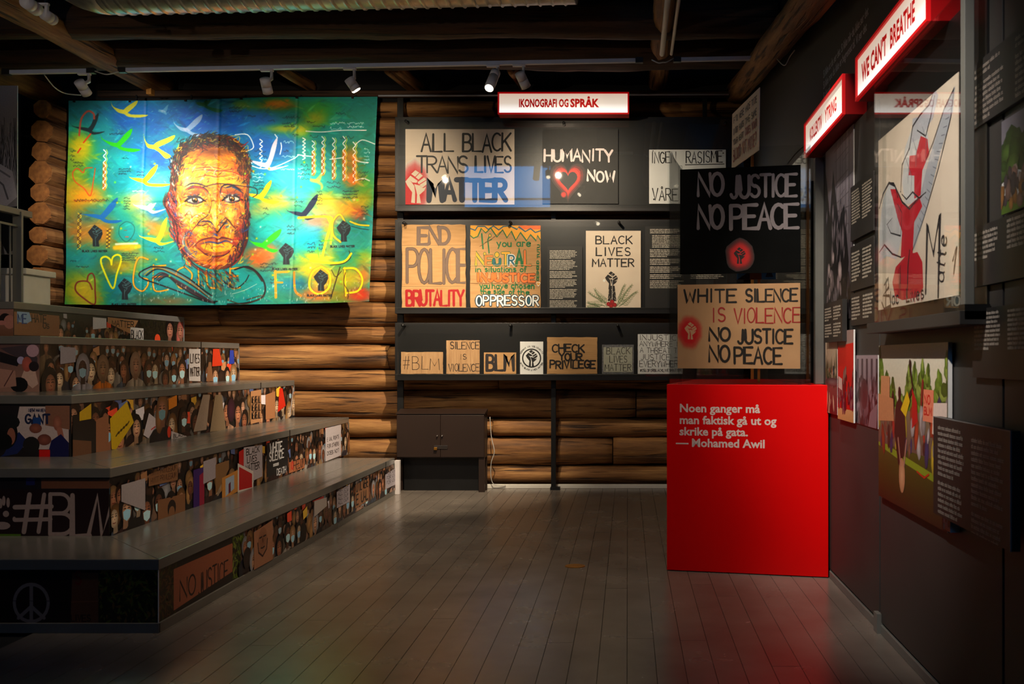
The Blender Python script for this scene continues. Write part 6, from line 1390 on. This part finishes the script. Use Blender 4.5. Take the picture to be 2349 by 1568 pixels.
# hearts
def hrt(pts, wd, col): strk(smooth(pts, 6), wd, col, .95, 3)
hrt([(345,1225),(335,1190),(300,1170),(268,1190),(285,1260),(355,1390),(385,1290),(418,1190),(395,1158),(355,1175),(345,1225)], 13, c8(210,205,25))
hrt([(205,1395),(185,1350),(150,1338),(105,1350),(95,1400),(140,1450),(222,1500),(225,1400),(222,1320),(205,1285),(180,1300),(172,1340)], 10, c8(110,40,25))
hrt([(215,555),(165,560),(150,590),(110,560),(78,590),(95,650),(160,700),(205,750),(225,640),(235,560)], 7, c8(190,80,25)); strk(smooth([(120,330),(135,220),(180,165),(220,180),(225,215)],5), 14, c8(185,80,60), .8); strk([(150,380),(200,320)], 10, c8(200,70,20), .9); strk([(110,450),(130,420)],10,c8(190,60,30),.9)
# writing columns on the upper right: wavy white over orange
for xx, y0, y1, k in ((1385,360,560,0),(1680,350,500,0),(1745,370,600,1),(1812,340,600,1),(1887,350,630,1),(1960,340,640,1),(2030,380,660,2),(300,430,700,1)):
    if k: strk([(xx, y0 + (y1 - y0) * .35), (xx, y1)], 26, c8(225,130,30), .75, 12)
    strk(smooth([(xx + (9 if i % 2 else -9), y0 + (y1 - y0) * i / 12) for i in range(13)], 4), 6.5, c8(245,240,235), .95, 3)
    if k: strk(smooth([(xx + (-9 if i % 2 else 9), y0 + (y1 - y0) * i / 12) for i in range(5, 13)], 4), 4, c8(110,50,30), .8, 3); strk(smooth([(xx + 14 + (5 if i % 2 else -5), y0 + (y1 - y0) * i / 12) for i in range(13)], 4), 4, c8(235,225,90), .9, 3)
for pts in ([(1640,470),(1700,480),(1745,478)],[(1860,500),(1890,495),(1960,490)],[(2040,400),(2090,370),(2170,395)],[(2040,500),(2080,520),(2130,525)],[(2040,645),(2090,630),(2140,650)],[(1690,300),(1800,310),(1950,300),(2110,295)],[(1320,540),(1400,560),(1480,555),(1600,500),(1650,470)],[(1300,470),(1290,500),(1320,530)],[(1200,330),(1290,330),(1330,390),(1320,430),(1240,445),(1180,440)],[(1165,350),(1180,450),(1165,560),(1240,585),(1320,575)],[(1010,400),(1020,460),(1030,510)],[(1520,380),(1530,420),(1520,470)],[(1480,330),(1495,350)]):
    strk(smooth([(a + RM.uniform(-4, 4), b + RM.uniform(-5, 5)) for a, b in pts], 5), 6, c8(245,240,240), .95, 3)
# fine handwriting scattered over the cloth
def scrib(x, y, wd, h, col, lines=1, th=2.6, al=.85):
    for l in range(lines):
        p = [(x, y + l * h * 1.5)]
        while p[-1][0] < x + wd * RM.uniform(.7, 1): p.append((p[-1][0] + h * RM.uniform(.1, .45), y + l * h * 1.5 + RM.uniform(-.5, .5) * h))
        strk(smooth(p, 2), th, col, al, 2.5)
DKI = c8(20,30,40)
for a in ((400,565,110,12,2),(400,600,60,12,1),(530,590,50,14,2),(330,320,130,14,1),(420,490,60,10,1),(1160,140,110,16,2),(1290,200,60,14,1),(1430,230,60,18,1),(1530,210,130,26,2),(1540,270,90,16,1),(1700,240,60,16,1),(1740,270,100,16,1),(1900,180,70,14,1),(1600,330,50,20,1),(1720,340,60,24,1),(1930,350,120,26,1),(1340,440,100,26,2),(1540,440,50,16,1),(1660,540,60,20,4),(1840,660,110,18,2),(1950,720,130,14,3),(1400,840,40,24,2),(1610,790,70,18,2),(1700,1080,60,18,3),(1780,1060,60,18,3),(1380,1220,120,16,3),(60,440,30,20,3),(80,520,90,14,2),(90,780,280,20,1),(440,770,50,12,5),(1770,720,40,14,5),(640,1110,80,16,2),(60,1200,50,12,1),(100,1240,90,12,1),(420,1150,140,10,4),(1450,1330,60,14,2),(2060,590,70,18,3),(1560,960,60,16,3),(1330,660,90,14,3),(2080,830,50,16,3)):
    scrib(a[0], a[1], a[2], a[3], DKI, a[4])
for a in ((1860,250,100,22,2),(1980,250,140,16,2),(1330,600,90,16,3),(1540,380,90,16,1),(1530,480,100,14,1),(500,720,120,10,1),(1520,570,110,12,1),(2100,430,40,16,5),(1390,500,80,16,1),(1640,560,40,20,3)):
    scrib(a[0], a[1], a[2], a[3], c8(235,240,240), a[4], 3)
scrib(90, 785, 280, 16, c8(140,60,20), 1)
# large name letters over the lower band, orange on the left, outlined on the right
def let(pts, col=c8(235,165,20), wd=9, dark=True):
    if dark: strk(smooth(pts, 5), wd + 7, c8(90,60,20), .35, 5)
    strk(smooth([(a + RM.uniform(-3, 3), b + RM.uniform(-3, 3)) for a, b in pts], 5), wd, col, .95, 3)
let([(600,1190),(540,1180),(510,1260),(505,1370),(560,1410),(600,1370),(600,1330),(565,1320)]); let([(640,1230),(645,1400),(740,1400)]); let([(640,1310),(700,1310)]); let([(640,1240),(720,1230)])
let([(850,1240),(800,1270),(790,1340),(830,1390),(880,1360),(900,1290),(850,1240)]); let([(940,1250),(945,1400)]); let([(1000,1260),(1010,1370),(1060,1390)]); let([(1170,1250),(1175,1380),(1240,1385)]); let([(1170,1310),(1220,1305)]); let([(1170,1255),(1240,1245)])
FY = c8(240,205,30)
let([(1640,900),(1850,895),(1855,960),(1830,1060),(1800,1180)], c8(240,215,60), 16, False); let([(1480,1270),(1490,1450)], c8(235,160,40), 16, False); let([(1480,1280),(1560,1275)], c8(235,160,40), 14, False); let([(1480,1350),(1530,1350)], c8(235,160,40), 12, False)
let([(1610,1280),(1620,1400),(1660,1440)], c8(235,140,50), 14, False); let([(1800,1240),(1735,1280),(1720,1380),(1780,1430),(1850,1380),(1855,1290),(1800,1240)], FY, 14)
let([(1870,1260),(1900,1310),(1940,1270)], c8(60,45,20), 5, False); let([(1930,1240),(1860,1460)], c8(50,35,20), 7, False); let([(1860,1230),(1950,1215),(2005,1180),(1990,1130)], c8(60,45,15), 6, False); let([(1720,1200),(1860,1215),(1960,1200),(2010,1150)], FY, 14, False)
let([(1960,1250),(1970,1440)], FY, 12); let([(1955,1255),(2040,1260),(2090,1330),(2060,1410),(1975,1425)], FY, 13); let([(1970,1280),(1960,1350),(1990,1420),(1985,1460)], c8(60,45,15), 5, False)
let([(1975,960),(1930,880),(1880,930),(1880,1020),(1930,1070)], c8(235,200,40), 12); let([(1840,900),(1870,980),(1860,1080)], c8(240,220,70), 12, False); let([(2000,930),(2060,950),(2130,960)], c8(230,200,40), 10); let([(2010,960),(2070,975),(2130,985)], DKI, 4, False); let([(1800,1060),(1880,1055)], c8(120,220,40), 8, False); let([(1770,1110),(1780,1180)], c8(120,220,60), 6, False)
for pts in ([(130,870),(120,1120)],[(330,980),(350,1040),(320,1110)]): 
    for ph in (0, 1): strk(smooth([(pts[0][0] + (pts[-1][0]-pts[0][0])*i/10 + (12 if (i+ph) % 2 else -12), pts[0][1] + (pts[-1][1]-pts[0][1])*i/10) for i in range(11)], 4), 5, c8(70,45,20) if ph else c8(225,190,60), .9, 3)
# small green face sketch
strk(smooth([(410,960),(405,1020),(455,1070),(505,1020),(510,960),(460,930),(410,960)],5), 5, c8(30,90,80), .8); strk([(440,990),(460,990)],4,c8(180,80,40),.8); strk([(450,1035),(470,1035)],6,c8(220,90,60),.9); strk([(370,1110),(540,1100)], 26, c8(235,180,30), .8, 14); strk([(380,1085),(530,1080)], 14, c8(240,235,220), .7, 8)
# stencilled fists with the three small words below
def fistr(x, y, w_, h_, col):
    raw = [[(215,1066),(275,1000),(322,1030),(365,1060),(412,1100),(418,1165),(402,1200),(384,1245),(340,1292),(350,1390),(232,1390),(236,1262),(178,1182),(155,1135)]]
    for p in raw: fill([(x + (a - 155) / 262 * w_, y + (b - 1000) / 392 * h_) for a, b in p], col, .96)
    lc = c8(110,150,150)
    for l in ([(225,1046),(272,1080),(330,1034)],[(272,1080),(310,1114),(368,1068)],[(310,1114),(300,1142),(380,1084)],[(316,1168),(410,1112)],[(302,1126),(240,1120),(262,1160),(330,1184),(290,1240)],[(280,1200),(285,1380)]):
        strk([(x + (a - 155) / 262 * w_, y + (b - 1000) / 392 * h_) for a, b in l], 2.6, lc, .8, 2)
def words(x, y, wd, h, col=c8(25,25,30)):
    st = layout('BLACK LIVES MATTER', wd, h, 0.01, RM, .3)
    for q in st: strk([(x + a, y - b) for a, b in q], 3.6, col, .9, 2)
for fx, fy in ((393,1320),(185,950),(1503,1075),(1745,1258),(1903,918)):
    fistr(fx, fy, 100, 150, c8(22,32,38)); words(fx - 42, fy + 188, 170, 13)
# ---- the head: loose, energetic strokes
def ellp(cx, cy, rx, ry, n=28): return [(cx + rx * math.cos(2*PI*i/n), cy + ry * math.sin(2*PI*i/n)) for i in range(n)]
head = smooth([(1080,330),(1200,350),(1285,450),(1310,600),(1300,760),(1285,900),(1275,1040),(1240,1160),(1180,1230),(1100,1260),(1000,1250),(900,1200),(830,1120),(800,1000),(770,900),(735,860),(722,780),(752,700),(765,560),(800,430),(900,360)], 4, True)
fill(head, c8(110,60,35), 1, 6)
fill(smooth([(1040,420),(1180,430),(1270,540),(1290,700),(1280,900),(1250,1080),(1170,1200),(1060,1230),(930,1190),(850,1080),(820,900),(800,740),(820,560),(880,450)], 4, True), c8(215,140,30), 1, 8)
SKN = [c8(235,185,40), c8(245,215,110), c8(225,130,30), c8(240,200,60), c8(250,235,190), c8(205,110,30), c8(190,170,70), c8(150,160,120), c8(235,150,50)]
SHD = [c8(60,30,25), c8(110,35,30), c8(30,25,30), c8(150,40,30), c8(20,70,130), c8(90,60,30)]
ACC = [c8(200,40,30), c8(20,90,160), c8(245,240,220), c8(250,210,60), c8(40,30,35), c8(230,110,40), c8(60,150,150)]
def patch(cx, cy, rx, ry, pal, n, ang, lmin=18, lmax=60, w0=4, w1=11, al=.8, rot=0.0):
    for i in range(n):
        r = math.sqrt(RM.random()); t = RM.uniform(0, 2*PI); x = cx + rx * r * math.cos(t); y = cy + ry * r * math.sin(t)
        a = ang + RM.uniform(-.5, .5); l = RM.uniform(lmin, lmax); k = RM.uniform(-.4, .4); dx, dy = math.cos(a), math.sin(a)
        strk(smooth([(x - l/2*dx, y - l/2*dy), (x - k*l*.3*dy, y + k*l*.3*dx), (x + l/2*dx, y + l/2*dy)], 3), RM.uniform(w0, w1), RM.choice(pal), al * RM.uniform(.6, 1), 3, True)
patch(1050,520,200,80,[c8(205,120,25),c8(190,110,25),c8(170,120,50),c8(225,150,30)],110,-.2); patch(1040,560,150,60,[c8(160,165,110),c8(190,190,60),c8(130,150,130),c8(200,200,120)],70,-.5,al=.6)
patch(900,620,90,80,[c8(245,215,110),c8(250,190,50),c8(250,235,190)],60,-1.0); patch(1200,650,110,60,SKN,60,.2); patch(900,860,110,90,[c8(250,225,130),c8(250,240,210),c8(240,190,40),c8(250,210,80)],120,-.6); patch(1200,880,85,100,SKN[:5]+[c8(220,200,120)],110,.5)
patch(1060,820,60,130,[c8(225,215,150),c8(240,190,50),c8(170,140,80),c8(235,205,110)],70,-1.4); patch(960,980,80,40,[c8(245,200,40),c8(240,220,120)],40,-.1); patch(1190,1000,80,70,[c8(240,170,40),c8(245,200,80),c8(235,140,40)],70,1.2)
patch(1050,1190,140,60,[c8(240,180,40),c8(235,140,50),c8(245,210,100),c8(210,90,40)],110,-.4); patch(880,1060,60,110,[c8(225,90,50),c8(200,60,50),c8(240,170,60),c8(235,200,160)],100,1.1); patch(1240,1000,40,180,SHD+[c8(180,60,30)],120,1.3); patch(800,960,45,130,[c8(200,60,60),c8(240,180,160),c8(225,110,70),c8(30,70,130),c8(90,30,40)],110,1.2)
patch(760,800,40,70,[c8(235,170,150),c8(200,60,50),c8(60,40,60),c8(245,220,200)],60,1.4,12,34)
# flow strokes picked up from the paint below, broken up with darks and lights
for i in range(1500):
    x = RM.uniform(720, 1310); y = RM.uniform(350, 1260)
    if ((x - 1035) / 275) ** 2 + ((y - 800) / 450) ** 2 > 1: continue
    ix, iy = int(x / 3), int(y / 3); col = IMG[iy, ix] * RM.uniform(.72, 1.25) + np.array([RM.uniform(-.06, .08), RM.uniform(-.08, .08), RM.uniform(-.08, .08)])
    q_ = RM.random()
    if q_ < .10: col = RM.choice(SHD)
    elif q_ < .17: col = RM.choice([c8(250,245,225), c8(250,215,70), c8(255,240,180)])
    elif q_ < .21: col = c8(185,40,35)
    a = math.atan2(y - 800, (x - 1035) * 1.5) + PI/2 + RM.uniform(-.7, .7) if RM.random() < .7 else RM.uniform(-1, 1); l = RM.uniform(22, 70); k = RM.uniform(-.5, .5)
    strk(smooth([(x - l/2*math.cos(a), y - l/2*math.sin(a)), (x - k*l*.4*math.sin(a), y + k*l*.4*math.cos(a)), (x + l/2*math.cos(a), y + l/2*math.sin(a))], 3), RM.uniform(3, 8), np.clip(col, 0, 1), RM.uniform(.5, .9), 2.5, True)
# hair
for i in range(1100):
    t = RM.uniform(PI*.98, PI*2.05); rr = RM.uniform(.74, 1.07); x = 1035 + 268 * rr * math.cos(t); y = 560 + 225 * rr * math.sin(t) + (RM.uniform(0, 120) if RM.random() < .4 and (t < PI*1.15 or t > PI*1.9) else 0)
    a = t + PI/2 + RM.uniform(-.8, .8); l = RM.uniform(14, 46); strk(smooth([(x, y), (x + l*.5*math.cos(a), y + l*.5*math.sin(a) + RM.uniform(-8, 8)), (x + l*math.cos(a), y + l*math.sin(a))], 3), RM.uniform(3, 8), RM.choice([c8(25,20,22), c8(40,28,25), c8(70,40,25), c8(90,25,30), c8(20,60,70), c8(150,140,70), c8(25,20,22), c8(30,25,30), c8(25,20,22), c8(45,30,28)]), .9, 3, True)
patch(785,590,28,130,[c8(25,22,25),c8(60,40,30),c8(190,200,190),c8(30,60,70),c8(120,40,35)],90,1.5,14,40); patch(1290,560,30,120,[c8(25,22,25),c8(60,40,30),c8(120,40,35),c8(150,130,50)],80,1.5,14,40)
# modelling of the face: soft darks and lights under the drawn features
for x, y, rx, ry, c_, al, ro in ((925,735,95,34,c8(110,50,35),.75,0),(1190,735,95,34,c8(95,45,35),.75,0),(1075,760,26,70,c8(150,90,45),.5,0),(1010,830,26,80,c8(170,100,40),.45,.2),(1130,850,34,90,c8(120,80,45),.55,-.2),
        (1230,880,60,150,c8(150,80,35),.55,0),(1250,1020,60,130,c8(120,50,35),.6,.2),(860,1010,60,110,c8(170,70,45),.5,-.3),(1060,1010,60,22,c8(70,35,30),.7,0),(1060,1195,130,22,c8(120,55,35),.6,0),(930,1000,26,70,c8(120,60,40),.5,.5),(1235,560,50,110,c8(120,70,35),.5,0),(1060,445,190,40,c8(80,45,30),.75,0),(1000,560,90,30,c8(150,150,95),.4,0),
        (890,860,60,45,c8(255,240,190),.75,-.4),(870,650,40,80,c8(255,235,170),.7,0),(1060,900,18,70,c8(250,235,180),.6,0),(1180,880,50,40,c8(250,225,130),.6,.3),(1010,650,90,24,c8(250,225,140),.5,0),(960,985,60,26,c8(250,225,80),.6,0),(1180,660,60,22,c8(235,215,90),.5,0)):
    spray(x, y, rx, ry, c_, al, ro)
# forehead lines
for pts in ([(870,590),(980,570),(1080,580),(1160,572),(1250,560)],[(880,640),(1000,610),(1080,620),(1180,610)],[(1100,580),(1200,590),(1290,640)],[(930,560),(1040,552),(1130,570)]): strk(smooth(pts,5), 6, c8(165,45,25), .9, 3, True); strk(smooth([(a, b + 8) for a, b in pts],5), 4, c8(240,180,120), .8, 3, True)
# brows
for pts in ([(850,700),(900,668),(960,665),(1020,690)],[(860,715),(920,690),(990,700),(1030,740)],[(1105,760),(1120,690),(1180,680),(1260,715)],[(1130,700),(1200,690),(1270,740)]):
    for q in range(4): strk(smooth([(a + RM.uniform(-7, 7), b + RM.uniform(-7, 7)) for a, b in pts],5), RM.uniform(5, 11), RM.choice([c8(25,22,28), c8(30,70,110), c8(40,30,30), c8(150,50,30)]), .9, 3, True)
strk(smooth([(980,690),(1080,668),(1180,675),(1290,690),(1350,700),(1360,740),(1330,760)],6), 6, c8(22,22,28), .95)
# eyes
for cx, cy in ((925,778),(1185,772)):
    patch(cx, cy - 8, 75, 30, [c8(30,28,35),c8(60,90,130),c8(150,70,40),c8(235,200,120)], 46, 0, 14, 40)
    fill(smooth([(cx - 62, cy + 8), (cx - 25, cy - 18), (cx + 25, cy - 20), (cx + 64, cy + 4), (cx + 20, cy + 24), (cx - 25, cy + 24)], 4, True), c8(60,50,50), 1)
    fill(smooth([(cx - 50, cy + 8), (cx - 15, cy - 10), (cx + 30, cy - 10), (cx + 50, cy + 5), (cx + 10, cy + 16), (cx - 25, cy + 17)], 4, True), c8(205,200,180), .9)
    fill(ellp(cx, cy, 22, 19), c8(35,30,25), 1); fill(ellp(cx + 2, cy - 2, 11, 9), c8(190,140,30), 1); fill(ellp(cx, cy + 1, 6, 6), c8(15,12,12), 1); fill(ellp(cx - 7, cy - 8, 4, 4), c8(250,250,245), 1)
    strk(smooth([(cx - 68, cy + 12), (cx - 28, cy - 20), (cx + 25, cy - 22), (cx + 70, cy + 8)], 5), 9, c8(20,18,22), 1); strk(smooth([(cx - 50, cy + 18), (cx, cy + 30), (cx + 50, cy + 16)], 5), 5, c8(30,40,60), .95); strk(smooth([(cx - 60, cy + 38), (cx, cy + 46), (cx + 50, cy + 32)], 5), 4, c8(150,60,40), .8)
# nose
strk(smooth([(1030,740),(1040,800),(1015,880),(960,920),(940,950),(975,955),(1010,945),(1050,985),(1082,1005)],5), 8, c8(35,25,30), .9, 3, True)
strk(smooth([(950,935),(985,925),(1030,930),(1060,965)],5), 12, c8(30,40,70), .95, 3, True); strk(smooth([(1040,960),(1080,1000),(1110,965),(1145,925),(1150,900)],5), 11, c8(30,22,24), .95, 3, True); strk(smooth([(1115,930),(1140,905),(1165,925),(1190,960),(1230,1000)],5), 12, c8(60,35,25), .85, 3, True); strk(smooth([(905,900),(930,880),(965,890)],5), 5, c8(120,50,40), .8); strk([(1050,1010),(1085,1030)], 12, c8(20,70,140), .9, 3, True)
patch(1120,950,40,30,[c8(190,40,30),c8(50,30,30),c8(30,80,120)],20,-.7,14,34)
# mouth
fill(smooth([(915,1095),(980,1050),(1050,1040),(1085,1052),(1120,1040),(1190,1070),(1205,1090),(1160,1140),(1090,1165),(1000,1150)], 5, True), c8(150,85,40), .85, 8)
fill(smooth([(960,1090),(1040,1075),(1085,1080),(1150,1072),(1185,1095),(1140,1130),(1060,1138),(1000,1125)], 5, True), c8(225,165,40), .9, 6)
patch(1070,1105,100,24,[c8(245,205,80),c8(210,120,40),c8(235,180,50),c8(90,50,35)],46,.1,14,44,3,7)
for q in range(9):
    j = lambda: RM.uniform(-6, 6); c_ = RM.choice([c8(40,22,28), c8(110,30,40), c8(30,25,30), c8(160,60,40)])
    strk(smooth([(905 + j(), 1105 + j()), (960 + j(), 1055 + j()), (1040 + j(), 1040 + j()), (1085 + j(), 1052 + j()), (1120 + j(), 1038 + j()), (1185 + j(), 1060 + j()), (1215 + j(), 1105 + j())], 5), RM.uniform(4, 8), c_, .85, 3, True)
    strk(smooth([(940 + j(), 1110 + j()), (1000 + j(), 1155 + j()), (1085 + j(), 1170 + j()), (1150 + j(), 1145 + j()), (1195 + j(), 1095 + j())], 5), RM.uniform(4, 8), c_, .8, 3, True)
strk(smooth([(950,1082),(1020,1068),(1085,1078),(1140,1062),(1190,1080)],5), 11, c8(25,60,115), .9, 3, True)
# jaw and cheeks contours
for q in range(10):
    j = lambda: RM.uniform(-11, 11); c_ = RM.choice(SHD)
    strk(smooth([(1300+j(),760+j()),(1290+j(),900+j()),(1280+j(),1040+j()),(1245+j(),1150+j()),(1180+j(),1225+j()),(1120+j(),1260+j())],5), RM.uniform(5,10), c_, .85, 3, True)
    strk(smooth([(735+j(),730+j()),(715+j(),800+j()),(745+j(),870+j()),(790+j(),960+j()),(810+j(),1080+j()),(860+j(),1170+j()),(940+j(),1250+j()),(1040+j(),1290+j())],5), RM.uniform(4,9), c_, .85, 3, True)
    strk(smooth([(870+j(),990+j()),(845+j(),1060+j()),(870+j(),1130+j()),(930+j(),1190+j())],5), RM.uniform(4,7), RM.choice(ACC), .7, 3, True)
strk(smooth([(940,945),(905,985),(880,1040)],5), 6, c8(60,40,45), .8); strk(smooth([(1225,1010),(1240,1070),(1215,1130)],5), 7, c8(90,40,35), .8)
for i in range(260):
    x = RM.gauss(1040, 150); y = RM.gauss(860, 210)
    if 800 < x < 1290 and 480 < y < 1230: a = RM.uniform(-1.4, 1.4); l = RM.uniform(14, 44); strk(smooth([(x, y), (x + l*.5*math.cos(a) + RM.uniform(-6,6), y + l*.5*math.sin(a)), (x + l*math.cos(a), y + l*math.sin(a))],3), RM.uniform(2.5, 6), RM.choice(ACC + SHD[:4]), .75, 3, True)
# shadow side and dark scribbled contours
for i in range(150):
    t = RM.random(); x = 1262 + 26 * math.sin(t * 6) + RM.uniform(-18, 22); y = 720 + 480 * t; 
    if t > .75: x -= (t - .75) * 420
    a = 1.35 + RM.uniform(-.6, .6) + (0.6 if t > .75 else 0); l = RM.uniform(25, 70)
    strk(smooth([(x, y), (x + RM.uniform(-14, 14), y + l * .5), (x + l*math.cos(a)*.4, y + l*math.sin(a))], 3), RM.uniform(3, 8), RM.choice([c8(35,22,25), c8(95,28,32), c8(30,45,70), c8(140,45,40), c8(25,20,22)]), .85, 3, True)
for i in range(120):
    t = RM.random(); x = 775 + RM.uniform(-26, 20) + max(0, t - .5) * 210; y = 700 + 520 * t; l = RM.uniform(20, 60)
    strk(smooth([(x, y), (x + RM.uniform(-14, 14), y + l * .5), (x + l*.3, y + l)], 3), RM.uniform(3, 7), RM.choice([c8(45,25,30), c8(170,40,45), c8(30,70,130), c8(225,120,80), c8(70,35,40)]), .85, 3, True)
for i in range(46):   # loose crimson and black scribbles over cheeks, jaw and hair
    x = RM.choice((RM.uniform(800, 900), RM.uniform(1180, 1290), RM.uniform(860, 1240))); y = RM.uniform(860, 1230) if RM.random() < .7 else RM.uniform(360, 440)
    strk(smooth([(x + RM.uniform(-34, 34), y + RM.uniform(-30, 30)) for _ in range(5)], 5), RM.uniform(2.5, 4.5), RM.choice([c8(150,35,30), c8(30,22,26), c8(30,22,26), c8(230,190,60), c8(20,80,140)]), .85, 2)
# neck and collar
patch(1080,1330,150,70,[c8(30,25,30),c8(90,50,30),c8(200,130,30),c8(120,40,30),c8(20,70,110)],170,1.0,18,55)
for q in range(9):
    d = q * 12; strk(smooth([(560 + d*1.2,1290 + d*.5),(640 + d,1240 + d*.7),(760 + d*.5,1270 + d),(900,1350 + d*.8),(1010,1440 + d*.4),(1060,1490)],6), RM.uniform(6, 13), RM.choice([c8(25,25,30), c8(60,60,65), c8(40,140,140), c8(190,130,40), c8(90,40,50), c8(120,130,130)]), .85, 4)
strk(smooth([(620,1240),(545,1280),(560,1320),(700,1370),(860,1430),(1000,1480),(1080,1480)],6), 9, c8(22,20,24), 1); strk(smooth([(620,1240),(740,1250),(860,1310),(980,1400),(1040,1440)],6), 10, c8(22,20,24), 1)
strk(smooth([(1200,1260),(1290,1240),(1370,1290),(1415,1370),(1400,1450),(1300,1490),(1150,1500)],6), 11, c8(22,20,24), 1); strk(smooth([(1260,1240),(1340,1270),(1395,1340)],6), 12, c8(50,35,35), .9); strk(smooth([(1120,1340),(1200,1390),(1270,1350),(1300,1300)],6), 7, c8(25,22,25), .9); strk(smooth([(1150,1470),(1270,1500),(1390,1460),(1400,1440),(1290,1470)],6), 8, c8(70,65,50), .9)
strk(smooth([(1180,1430),(1280,1400),(1360,1360)],5), 3, PALE, .9)
for i in range(160): x = RM.uniform(540, 2100); y = RM.uniform(1340, 1480); strk([(x, y), (x + RM.uniform(-2, 2), y + RM.uniform(3, 14))], 3, c8(235,235,225), .7, 2)
for i in range(60): x = RM.uniform(300, 2100); y = RM.uniform(500, 1400); spray(x, y, 8, 8, RM.choice([YEL, PALE, c8(150,220,60)]), .8)
g_ = IMG.mean(-1, keepdims=True); IMG[:] = np.clip(g_ + (IMG - g_) * 1.22, 0, 1) ** 1.22
# fold creases of the cloth are geometry; build the cloth
GW_, GH_ = 700, 466
uu_ = np.linspace(0, 1, GW_); vv_ = np.linspace(0, 1, GH_); Ug, Vg = np.meshgrid(uu_, vv_)
TL, TR, BR, BL = (52, 93), (2188, 64), (2142, 1482), (22, 1500)
Mx = (1-Vg)*((1-Ug)*TL[0] + Ug*TR[0]) + Vg*((1-Ug)*BL[0] + Ug*BR[0]); My = (1-Vg)*((1-Ug)*TL[1] + Ug*TR[1]) + Vg*((1-Ug)*BL[1] + Ug*BR[1])
My = My + (1-Vg) * (12 * np.sin(Ug * 6.0 + .3) * (Ug * (1-Ug)) * 4 * .7) + Vg * (14 * np.sin(Ug * PI)) 
Mx = Mx + Vg * 6 * np.sin(Vg * 5) * (Ug - .5)
gx = np.clip(Mx / 3, 0, NW - 1.01); gy = np.clip(My / 3, 0, NH - 1.01); ix = gx.astype(int); iy = gy.astype(int); fx_ = (gx - ix)[..., None]; fy_ = (gy - iy)[..., None]
C = IMG[iy, ix]*(1-fx_)*(1-fy_) + IMG[iy, ix+1]*fx_*(1-fy_) + IMG[iy+1, ix]*(1-fx_)*fy_ + IMG[iy+1, ix+1]*fx_*fy_
C = np.clip(C, 0, 1); C = np.where(C <= .04045, C/12.92, ((C+.055)/1.055)**2.4)
D_ = 10.28
Xw = (140 + Mx / RS - 1440) * D_ / F; Zw = EYE + (820 - (200 + My / RS)) * D_ / F
ripple = .012 * np.sin(Ug * 17 + np.sin(Vg * 3) * .8) * (.3 + Vg) + .008 * np.sin(Ug * 41 + Vg * 4) * Vg + .010 * np.sin(Vg * 9 + Ug * 2)
fold = .010 * np.exp(-((Ug - .486) / .006) ** 2) + .006 * (np.exp(-((Ug - .25) / .004) ** 2) + np.exp(-((Ug - .74) / .004) ** 2) + np.exp(-((Vg - .5) / .006) ** 2))
edge_curl = -.03 * np.exp(-((1 - Ug) / .03) ** 2) * Vg
Yw = D_ + ripple + fold + edge_curl
cx0, cz0 = float(Xw.mean()), float(Zw.max())
co_ = np.stack([Xw - cx0, Yw - D_, Zw - cz0], -1).reshape(-1, 3).astype(np.float32)
idx = np.arange(GW_ * GH_).reshape(GH_, GW_); fc = np.stack([idx[1:, :-1], idx[1:, 1:], idx[:-1, 1:], idx[:-1, :-1]], -1).reshape(-1, 4).astype(np.int32)
me = bpy.data.meshes.new('painted_banner'); me.vertices.add(len(co_)); me.vertices.foreach_set('co', co_.ravel())
me.loops.add(fc.size); me.loops.foreach_set('vertex_index', fc.ravel()); me.polygons.add(len(fc)); me.polygons.foreach_set('loop_start', np.arange(0, fc.size, 4, dtype=np.int32)); me.polygons.foreach_set('loop_total', np.full(len(fc), 4, np.int32))
me.update(calc_edges=True)
at = me.color_attributes.new('Ink', 'FLOAT_COLOR', 'POINT'); at.data.foreach_set('color', np.concatenate([C, np.ones(C.shape[:2] + (1,))], -1).astype(np.float32).ravel())
me.polygons.foreach_set('use_smooth', np.ones(len(fc), bool)); me.update()
M['cloth'] = inkmat('painted_cloth', .62)
me.materials.append(M['cloth'])
ban = bpy.data.objects.new('painted_banner', me); COL.objects.link(ban); ban.location = (cx0, D_, cz0)
tag(ban, 'huge painted cloth banner with a man\'s face among birds, fists and hearts', 'banner')

for t_ in (.02, .2, .38, .56, .74, .92):
    k_ = int(t_ * (GW_ - 1)); xx = float(Xw[0, k_]) - cx0; zz = float(Zw[0, k_]) - cz0
    MB().box((xx - .012, -.01, zz - .02), (xx + .012, .15, zz + .004)).obj('clip', M['steel'], ban)
    MB().box((xx - .008, .13, zz), (xx + .008, .145, 4.61 - cz0)).obj('hanger', M['steel'], ban)
